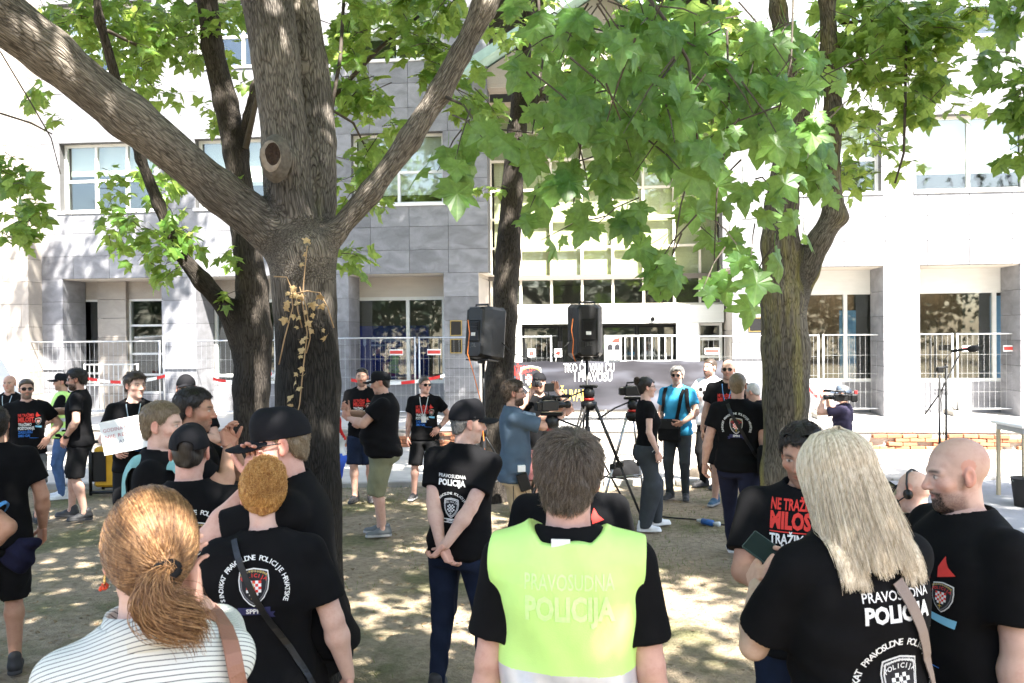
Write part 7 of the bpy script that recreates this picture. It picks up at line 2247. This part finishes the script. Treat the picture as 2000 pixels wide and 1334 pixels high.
# ------------------------------------------------------------------ video tripods and cameras
REDR = mat('red_ring', (.5, .03, .02), .4)
def tripod(label, px, D, pyhead, feet_r=.55, head=True, silver=False, rot=.4, handle=1):
    c = P(px, pyhead, D); top = c.z
    r = empty('tripod', (c.x, D, 0), rot); tag(r, label, 'tripod', 'video tripods')
    lm = SILVER if silver else mat('tripod_carbon', (.028, .025, .024), .5)
    ap = top - .22
    for k_ in range(3):
        a = k_ * 2.0944
        f0, f1 = Vector((math.cos(a) * .07, math.sin(a) * .07, ap)), Vector((math.cos(a) * feet_r, math.sin(a) * feet_r, .03))
        md = f0.lerp(f1, .5); sd = Vector((-math.sin(a), math.cos(a), 0)) * .022
        lg = MB().tube([f0 + sd, md + sd], .013, 7).tube([f0 - sd, md - sd], .013, 7).build('leg', lm, r, True)
        MB().tube([md - (f1 - f0).normalized() * .1, f1], .014, 7).build('lower_leg', lm, lg, True)
        MB().box(-.04, .04, -.03, .03, -.03, .03, M=Matrix.Translation(md), bev=.008).build('clamp', BLACKP, lg)
        MB().lathe([(.03, -.03), (.035, -.01), (.015, .03)], 10, M=Matrix.Translation(f1)).build('foot', BLACKP, lg)
        MB().tube([(0, 0, ap * .42), f0.lerp(f1, .62)], .009, 6).build('spreader', lm, r)
    MB().lathe([(.05, ap - .06), (.09, ap - .02), (.09, ap + .03), (.06, ap + .05)], 14).build('bowl', BLACKP, r, True)
    MB().lathe([(.062, ap + .052), (.062, ap + .075)], 14).build('lock_ring', REDR, r, True)
    MB().lathe([(.05, ap + .076), (.065, ap + .10), (.065, ap + .15), (.045, top - .03)], 14).build('fluid_head', BLACKP, r, True)
    MB().box(-.045, .045, -.10, .10, top - .03, top, M=Matrix.Rotation(-rot + 1.35, 4, 'Z'), bev=.006).build('plate', DARKM, r)
    if handle:
        M = Matrix.Rotation(-rot, 3, 'Z')
        p_ = [M @ Vector(q_) for q_ in ((-.05 * handle, -.02, top - .06), (-.22 * handle, -.10, top - .12), (-.42 * handle, -.16, top - .24))]
        MB().tube(p_, [.009, .01, .014], 8).build('pan_handle', BLACKP, r, True)
    return r, top
def video_camera(label, pos, yaw, s=1.0, monitor=False, shoulder=False, red=False):
    r = empty('video_camera', pos, R(yaw)); r.scale = (s, s, s); tag(r, label, 'camera', 'video cameras')
    # lens towards +Y
    MB().box(-.06, .06, -.16, .12, .02, .17, bev=.015).build('body', BLACKP, r)
    MB().lathe([(.045, 0), (.05, .02), (.05, .10), (.043, .11), (.043, .16), (.056, .17), (.056, .22), (.05, .222)], 18, M=Matrix.Translation((0, .11, .10)) @ Matrix.Rotation(R(-90), 4, 'X')).build('lens', BLACKP, r, True)
    MB().lathe([(.048, 0), (.046, .001)], 18, M=Matrix.Translation((0, .334, .10)) @ Matrix.Rotation(R(-90), 4, 'X')).build('front_glass', mat('lens_glass', (.01, .012, .02), .05, spec=.8), r)
    MB().tube([(0, -.12, .17), (0, -.11, .225), (0, .07, .235), (0, .10, .17)], .014, 8).build('handle', BLACKP, r, True)
    MB().tube([(.07, .0, .22), (.07, .20, .23)], .016, 8).build('microphone', DARKM, r, True)
    b = MB(); b.lathe([(.01, -.02), (.026, .0), (.027, .12), (.012, .15)], 12, M=Matrix.Translation((.07, .17, .23)) @ Matrix.Rotation(R(-90), 4, 'X')); b.build('foam_windshield', mat('foam', (.012, .012, .013), .95, bump=.8, bscale=200), r, True)
    MB().box(-.05, .05, -.24, -.16, .03, .15, bev=.01).build('battery', DARKM, r)
    vf = MB().tube([(-.07, .02, .15), (-.10, -.02, .15), (-.10, -.10, .15)], [.02, .022, .03], 10).build('viewfinder', BLACKP, r, True)
    MB().tube([(-.06, .12, .10), (-.085, .16, .10)], .035, 10).build('hand_grip', BLACKP, r, True)
    if monitor:
        MB().tube([(0, -.02, .23), (0, -.02, .31)], .008, 6).build('monitor_arm', BLACKP, r)
        m_ = MB().box(-.005, .015, -.09, .07, .30, .42, bev=.004).build('monitor', BLACKP, r)
    if red:
        MB().box(-.035, .035, -.36, -.30, .16, .24, bev=.01).build('windshield_cube', REDP, r)
        MB().box(-.08, .08, -.36, -.22, .0, .17, bev=.03).build('wireless_pack', BLACKP, r)
    return r
td, top = tripod('tripod with red ring under the chambray man\'s camera', 1078, 7.85, 805, .5, rot=.2, handle=-1)
video_camera('shoulder video camera with monitor held by the chambray cameraman', (P(1074, 800, 7.85).x, 7.85, top), -62, .62, monitor=True)
tripod('empty tripod with bare fluid head in front of the square loudspeaker', 1150, 9.7, 752, .62, rot=-.35)
td, top = tripod('slender silver tripod carrying the camera beside the woman in charcoal trousers', 1236, 10.0, 775, .40, silver=True, rot=1.1)
video_camera('video camera on silver tripod pointing right above the woman with bun', (P(1238, 775, 10).x, 10.0, top), -80, .72, monitor=False)
video_camera('shoulder camera with red cube carried by the kneeling cameraman', P(1640, 785, 12.45) , 84, .68, red=True)
video_camera('small camera at the face of the man in backward cap', P(1047, 757, 9.55), 196, .45)

# ------------------------------------------------------------------ microphone stand
ms = P(1842, 660, 8.5); s85 = 8.5 / F
r = empty('microphone_stand', (ms.x, 8.5, 0)); tag(r, 'black boom microphone stand in front of the right hand pillar', 'microphone stand')
def lp(px, py, D=8.5): return P(px, py, D) - Vector((ms.x, 8.5, 0))
for px_, yt in ((1835, 732), (1848, 712)):
    MB().tube([lp(px_, 1000), lp(px_, yt)], .011, 8).build('pole', BLACKP, r, True)
    for k_ in range(3):
        a = k_ * 2.094 + px_; c0 = lp(px_, 1000); c0.z = .3
        MB().tube([c0, Vector((c0.x + math.cos(a) * .3, c0.y + math.sin(a) * .3, .02))], .009, 6).build('leg', BLACKP, r)
MB().box(-.03, .03, -.02, .02, -.03, .03, M=Matrix.Translation(lp(1836, 722)), bev=.008).build('clutch', BLACKP, r)
MB().tube([lp(1828, 722), lp(1850, 716)], .014, 8).build('clutch_knob', BLACKP, r, True)
MB().tube([lp(1806, 810), lp(1836, 768), lp(1874, 692)], .007, 7).build('boom', BLACKP, r, True)
MB().tube([lp(1858, 686), lp(1896, 681)], .014, 8).build('microphone', DARKM, r, True)
MB().lathe([(.012, -.02), (.03, .0), (.034, .04), (.03, .08), (.01, .095)], 14, M=Matrix.Translation(lp(1893, 682)) @ Matrix.Rotation(R(84), 4, 'Y')).build('foam_windshield', mat('foam', (.012, .012, .013), .95, bump=.8, bscale=200), r, True)
MB().tube([lp(1860, 686), lp(1846, 700), lp(1846, 730), lp(1838, 780), lp(1843, 850)], .004, 5).build('cord', BLACKP, r, True)

# ------------------------------------------------------------------ things people hold or carry
sg = empty('protest_sign', P(244, 847, 7.8)); tag(sg, 'white placard with red and grey handwriting held by lanyard man', 'sign')
cor = [P(*c_) - sg.location for c_ in ((204, 890, 7.8), (297, 872, 7.85), (287, 807, 7.9), (192, 826, 7.85))]
eu, ev = (cor[1] - cor[0]).normalized(), (cor[3] - cor[0]).normalized(); en = eu.cross(ev).normalized()
v = cor + [c_ - en * -.006 * -1 for c_ in cor]
v = cor + [c_ - en * .006 for c_ in cor]
me_obj('board', v, [(0, 1, 2, 3), (7, 6, 5, 4), (0, 4, 5, 1), (1, 5, 6, 2), (2, 6, 7, 3), (3, 7, 4, 0)], PAPER, sg)
if en.y > 0: en = -en
t = Flat(); IN = [mat('marker_red', (.42, .12, .14), .8), mat('marker_grey', (.17, .17, .22), .8)]
for tx, y_, m_, w_, x_ in (('8', .135, 0, None, .0), ('GODINA ČEKANJA', .065, 0, .37, .0), ('NIJE REFORMA', .005, 0, .36, .0), ('ČEKANJE ZAK', -.055, 1, .34, .0), ('LE GO', -.115, 1, .17, -.07)):
    t.text(tx, x_, y_, .034, m_, width=w_, bold=-.004)
cc = sum(cor, Vector()) / 4
tag(t.place('handwriting', IN, sg, cc, eu, ev, en, .003), kind='stuff')

hl = p32.hands[0]; hw_ = in_world(p32, ((hl[1] + hl[2] * .035) * p32.k).tolist()); print('PHONE', project(np.array([hw_])))
ph = empty('mobile_phone', P(1500, 1080, hw_.y - .01)); tag(ph, 'dark mobile phone in the blonde woman\'s hands', 'phone')
ph.rotation_euler = (R(-50), R(-40), R(25))
MB().box(-.038, .038, -.006, .006, -.078, .078, bev=.004).build('body', mat('phone_case', (.03, .06, .055), .3), ph)
MB().box(-.034, .034, -.0085, -.006, -.074, .074).build('screen', mat('phone_glass', (.02, .03, .03), .08, spec=.8), ph)
ph2 = empty('mobile_phone', P(76, 792, 10.1)); tag(ph2, 'small black phone raised by the bearded man at left', 'phone'); ph2.rotation_euler = (.4, .3, .5)
MB().box(-.038, .038, -.006, .006, -.075, .075, bev=.004).build('body', BLACKP, ph2)

bg = strap('crossbody_bag', 'black crossbody bag on the sky blue tee', 'bag', p25, [(-.10, 1.47, 1), (-.085, 1.42, 1), (-.07, 1.33, 1), (-.05, 1.22, 1), (-.03, 1.12, 1), (.0, 1.02, 1)], .045, BLKC, th=.008, lift=.014)
pt, _ = on_shirt(p25, [(.07, .98, 1)], .03)
MB().box(-.14, .14, -.04, .05, -.18, .10, M=Matrix.Translation(pt[0]), bev=.02).build('pouch', BLKC, bg)
MB().box(-.13, .13, .052, .060, -.02, .09, M=Matrix.Translation(pt[0])).build('flap', BLACKP, bg)
for s in (-1, 1):
    bp_ = strap('backpack', ('left' if s < 0 else 'right') + ' shoulder strap of backpack over the sky blue tee', 'bag strap', p25, [(s * .135, 1.48, 1), (s * .14, 1.42, 1), (s * .145, 1.34, 1), (s * .15, 1.26, 1), (s * .165, 1.18, 1)], .05, BLKC, th=.01, lift=.014)
sg2 = empty('sunglasses', P(1372, 764, 11.65)); tag(sg2, 'sunglasses dangling from the hand of the man in white', 'sunglasses')
b = MB()
for x in (-.035, .035): b.lathe([(.028, -.003), (.028, .003)], 12, 0, Matrix.Translation((x, 0, 0)) @ Matrix.Rotation(R(90), 4, 'X'))
b.tube([(-.07, 0, .01), (-.07, .12, 0)], .003, 5); b.tube([(.07, 0, .01), (.07, .12, 0)], .003, 5); b.tube([(-.01, 0, .01), (.01, 0, .01)], .003, 5)
b.build('frame', BLACKP, sg2); sg2.rotation_euler = (.2, .7, .3)
hb = empty('hip_bag', p28.root.location, p28.root.rotation_euler.z); tag(hb, 'black bag at the right hip of the man in navy trousers', 'bag')
MB().box(-.05, .07, -.11, .11, -.15, .12, M=Matrix.Translation((.23, -.02, .98)), bev=.025).build('pouch', BLKC, hb)
rb_ = empty('radio_pack', p20.root.location, p20.root.rotation_euler.z); tag(rb_, 'black receiver pack clipped to the beige shorts', 'receiver')
MB().box(-.035, .035, -.05, .05, -.09, .07, M=Matrix.Translation((.20, .06, .82)) @ Matrix.Rotation(.3, 4, 'X'), bev=.008).build('case', BLACKP, rb_)
MB().box(-.02, .03, -.04, .03, .0, .06, M=Matrix.Translation((.19, .05, .90)), bev=.004).build('tag', PAPER, rb_)
MB().tube([(.21, .07, .75), (.235, .12, .62), (.22, .10, .52), (.2, .02, .50), (.2, -.03, .6), (.2, -.03, .78)], .004, 5).build('cord', BLACKP, rb_, True)
kb_ = empty('keyring', p24.root.location, p24.root.rotation_euler.z); tag(kb_, 'silver ring of keys hanging at the charcoal trousers', 'keys')
MB().tube([(.165 + .035 * math.cos(a), .0 + .035 * math.sin(a), .86 + .03 * math.sin(a)) for a in np.linspace(0, 5.6, 14)], .004, 6).build('ring', SILVER, kb_, True)

# ------------------------------------------------------------------ flag behind the trunk
fl = empty('flag', (P(655, 660, 8.9).x, 8.9, 0)); tag(fl, 'red, white and blue flag hanging behind the forked maple', 'flag')
MB().tube([(-.12, .05, 0), (-.05, .02, 1.55)], .014, 8).build('pole', mat('wood_pole', (.35, .25, .15), .6), fl, True)
v, f, mi = [], [], []
for j in range(31):
    for i in range(11):
        s = i / 10; z = P(660, 806 + j * 4.4, 8.9).z
        wd = .16 * (.5 + .5 * math.sin(min(1, j / 12) * 1.57)) * (1.0 if j < 24 else 1 - (j - 24) * .06)
        v.append((-.07 + s * wd + .012 * math.sin(j * .7), .03 * math.sin(s * 9 + j * .25) + .015 * math.sin(j * .5), z))
for j in range(30):
    for i in range(10):
        a = j * 11 + i; f.append((a, a + 1, a + 12, a + 11)); mi.append(0 if j < 7 + i * .8 - 3 else (1 if j < 15 + i * .4 else 2))
fo = me_obj('cloth', v, f, None, fl, True, [cloth('flag_red', (.6, .03, .03)), cloth('flag_white', (.65, .65, .65)), cloth('flag_blue', (.05, .12, .55))], mi)
md = fo.modifiers.new('thick', 'SOLIDIFY'); md.thickness = .002

# ------------------------------------------------------------------ van, equipment case, table, chair, odds and ends
van = empty('delivery_van', (P(20, 660, 15.4).x, 15.3, 0)); tag(van, 'white delivery van at the far left edge', 'van')
VW = mat('white_van_paint', (.75, .76, .77), .25, var=.03, spec=.6)
prof = [(-4.8, .3), (-4.8, 1.9), (-4.6, 2.12), (-1.5, 2.16), (-1.0, 2.10), (-.72, 1.9), (-.42, 1.35), (-.25, 1.05), (.0, .92), (.22, .8), (.30, .6), (.30, .32)]
v = []
for y, ins in ((-.95, .06), (-.88, .0), (.88, .0), (.95, .06)):
    for x, z in prof:
        v.append((x * (1 - ins * .02), y, z - ins * (.8 if z > 1 else 0)))
n = len(prof); f = [tuple(range(n - 1, -1, -1)), tuple(range(3 * n, 4 * n))]
for j in range(3):
    for i in range(n): f.append((j * n + i, j * n + (i + 1) % n, j * n + n + (i + 1) % n, j * n + n + i))
me_obj('body', v, f, VW, van, False)
for x in (-.55, -3.9):
    for y in (-.96, .96):
        wh = MB().lathe([(.33, -.1), (.34, 0), (.33, .1)], 20, M=Matrix.Translation((x, y * .93, .33)) @ Matrix.Rotation(R(90), 4, 'X')).build('wheel', mat('tyre', (.015, .015, .015), .8), van, True)
        MB().lathe([(.19, -.115), (.20, .0), (.19, .115)], 16, M=Matrix.Translation((x, y * .93, .33)) @ Matrix.Rotation(R(90), 4, 'X')).build('rim', SILVER, wh, True)
MB().box(-1.5, -.85, -.965, -.956, 1.2, 1.75).build('side_window', mat('van_glass', (.02, .025, .03), .08, spec=.7), van)
MB().box(.285, .32, -.8, -.45, .62, .82).build('headlight', mat('lamp_glass', (.6, .6, .62), .1), van)
eq = empty('equipment_case', (P(232, 660, 11.9).x, 11.9, 0), .1); tag(eq, 'yellow generator case with black frame behind the bearded man', 'generator')
MB().box(-.28, .28, -.2, .2, .12, .66, bev=.03).build('housing', mat('yellow_plastic', (.62, .33, .02), .4), eq)
for x in (-.31, .31):
    for y in (-.23, .23): MB().tube([(x, y, .02), (x, y, .74)], .022, 8).build('frame_post', BLACKP, eq, True)
for z in (.06, .74):
    for y in (-.23, .23): MB().tube([(-.31, y, z), (.31, y, z)], .022, 8).build('frame_rail', BLACKP, eq, True)
MB().box(-.34, -.12, -.215, -.2, .2, .6).build('control_panel', BLACKP, eq)
tb = empty('table', (P(2005, 660, 10.9).x, 10.9, 0)); tag(tb, 'white topped table cut off by the right edge', 'table')
MB().box(-.27, .7, -.35, .35, .93, .97, bev=.01).build('tabletop', WHITE, tb)
MB().box(-.22, .65, -.30, .30, .86, .93).build('apron', mat('grey_steel', (.3, .32, .32), .5), tb)
for x in (-.2, .62):
    for y in (-.28, .28): MB().box(x - .02, x + .02, y - .02, y + .02, 0, .86).build('leg', mat('pale_wood', (.45, .38, .26), .7), tb)
bk = empty('bucket', (P(1990, 660, 10.6).x, 10.45, 0)); tag(bk, 'dark bucket under the white topped table', 'bucket')
MB().lathe([(.13, 0), (.17, .34), (.18, .35), (.155, .33), (.12, .03)], 20).build('pail', mat('bucket_black', (.03, .028, .027), .7), bk, True)
MB().tube([(-.17, 0, .33), (-.12, -.05, .22), (0, -.08, .2), (.12, -.05, .22), (.17, 0, .33)], .005, 5).build('handle', STEEL, bk, True)
ch = empty('chair', p34.root.location, p34.root.rotation_euler.z); tag(ch, 'folding chair with brown back under the headset man', 'chair')
MB().box(-.22, .22, -.22, .22, .40, .43, bev=.01).build('seat', WOODI, ch)
MB().box(-.22, .22, -.28, -.26, .62, .80, bev=.008).build('backrest', mat('brown_board', (.16, .10, .06), .6), ch)
MB().tube([(-.23, -.27, .81), (.23, -.27, .81)], .013, 8).build('top_rail', mat('pale_tube', (.55, .52, .45), .4), ch, True)
for x in (-.21, .21):
    MB().tube([(x, -.27, .81), (x, -.24, .42), (x, -.26, .0)], .012, 8).build('rear_leg', mat('pale_tube', (.55, .52, .45), .4), ch, True)
    MB().tube([(x, .20, .41), (x, .24, .0)], .012, 8).build('front_leg', mat('pale_tube', (.55, .52, .45), .4), ch, True)
cl = empty('cable_coil', P(1757, 968, 5.2)); tag(cl, 'tangle of thin black cables beside the headset man', 'cable')
b = MB(); rr2 = random.Random(5)
for k_ in range(5):
    r0 = .045 + .02 * rr2.random(); ph_ = rr2.random() * 6
    b.tube([(r0 * math.cos(a + ph_) + .01 * k_, .02 * math.sin(2 * a), r0 * math.sin(a + ph_) * 1.1 + .01 * math.sin(3 * a)) for a in np.linspace(0, 6.0, 18)], .0035, 5)
b.tube([(0, 0, -.04), (.02, .02, -.3), (0, .05, P(1757, 968, 5.2).z * -1 + .01)], .004, 5)
b.build('cord', BLACKP, cl, True)
gc = empty('ground_cable', G(1360, 1015)); tag(gc, 'black cable with blue plug lying on the grass by the white shoes', 'cable')
o0 = G(1360, 1015)
def gp(px, py, z=.012): return G(px, py, z) - o0
MB().tube([gp(1285, 1008), gp(1320, 1012), gp(1352, 1014), gp(1366, 1016)], .009, 7).build('cord', BLACKP, gc, True)
MB().tube([gp(1405, 1024), gp(1430, 1027), gp(1480, 1030), gp(1560, 1042)], .009, 7).build('cord', BLACKP, gc, True)
MB().tube([gp(1372, 1018, .035), gp(1392, 1022, .035)], .034, 12).build('plug', mat('plug_blue', (.02, .10, .32), .4), gc, True)
for a, c_ in (((1362, 1016), (1373, 1018)), ((1391, 1022), (1405, 1024))): MB().tube([gp(*a, .03), gp(*c_, .035)], [.014, .03], 10).build('plug_collar', mat('plug_grey', (.5, .52, .52), .5), gc, True)
rk = empty('rock', G(1395, 930)); tag(rk, 'low earthy stone between the feet of the men at the kerb', 'stone')
v, f = polygonize(lambda p: ellip(p, (0, 0, .02), (.40, .2, .17)) + .03 * np.sin(9 * p[:, 0] + 3) * np.sin(11 * p[:, 2] + 7 * p[:, 0]) + .015 * np.sin(25 * p[:, 0]) * np.sin(22 * p[:, 1] + 19 * p[:, 2]), (-.5, -.3, -.05), (.5, .3, .3), .02)
me_obj('stone', v, f, mat('earthy_stone', (.16, .13, .10), .95, var=.35, scale=9, bump=.8, bscale=40), rk, True)
eb = empty('equipment_bag', G(1222, 935)); tag(eb, 'black equipment bag on the ground by the silver tripod', 'bag')
v, f = polygonize(lambda p: ellip(p, (0, 0, .12), (.24, .16, .16)) + .012 * np.sin(22 * p[:, 0]) * np.sin(19 * p[:, 2] + 9 * p[:, 1]), (-.3, -.2, -.02), (.3, .2, .32), .014)
me_obj('holdall', np.maximum(v, [-9, -9, .0]), f, BLKC, eb, True)
MB().tube([(-.12, 0, .26), (-.08, 0, .36), (.08, 0, .36), (.12, 0, .26)], .01, 6).build('handle', BLKC, eb, True)

# ------------------------------------------------------------------ litter and grass
rg = np.random.default_rng(21)
n = 11000
x = rg.uniform(-8, 8, n); y = rg.uniform(2.5, 12.2, n)
dens = np.sin(x * 1.1 + 2) * np.sin(y * .9 + .5) + .6 * np.sin(2.3 * x + y) * np.sin(1.7 * y)
k_ = rg.random(n) < np.clip(.35 + .5 * dens, .08, 1)
x, y = x[k_], y[k_]; m_ = len(x)
C = np.stack([x, y, ground_h(x, y) - .016 + .006], 1)
T = np.stack([rg.normal(0, 1, m_), rg.normal(0, 1, m_), rg.normal(0, .12, m_)], 1); Nn = np.stack([rg.normal(0, .25, m_), rg.normal(0, .25, m_), np.ones(m_)], 1)
LIT = mat('dry_litter', (.20, .135, .075), .9, var=.6, scale=4, coord='Object')
foliage('leaf_litter', None, C, rg.uniform(.014, .05, m_), unit(T), unit(Nn), LEAF_F, LIT)
n = 60000
x = rg.uniform(-9, 9, n); y = rg.uniform(2.5, 12.35, n)
d = np.sin(x * .8 + 1.0) * np.sin(y * .7 + 2.2) + .7 * np.sin(2.1 * x + .6 * y + 1) * np.sin(1.9 * y - .7 * x) + .35 * np.sin(6 * x) * np.sin(5 * y + x) + .25 * np.clip((y - 8) / 3, -1, 1)
k_ = rg.random(n) < np.clip((d - .12) * .9, .015, .8)
x, y = x[k_], y[k_]; m_ = len(x)
z = ground_h(x, y) - .018
az = rg.random(m_) * 6.28; hgt = rg.uniform(.02, .06, m_); bw = rg.uniform(.0018, .0035, m_)
cs, sn = np.cos(az), np.sin(az); ln = rg.uniform(.2, .9, m_) * hgt; la = rg.random(m_) * 6.28
v = np.stack([np.stack([x - cs * bw, y - sn * bw, z], 1), np.stack([x + cs * bw, y + sn * bw, z], 1), np.stack([x + np.cos(la) * ln, y + np.sin(la) * ln, z + hgt], 1)], 1).reshape(-1, 3)
f = np.arange(3 * m_).reshape(-1, 3)
o = me_obj('grass', v, f, leaf_mat('grass_blade', (.05, .085, .02), (.14, .15, .05), (.22, .3, .07)))
at = o.data.attributes.new('rnd', 'FLOAT', 'POINT'); at.data.foreach_set('value', np.repeat(rg.random(m_), 3).astype(np.float32))
tag(o, kind='stuff')
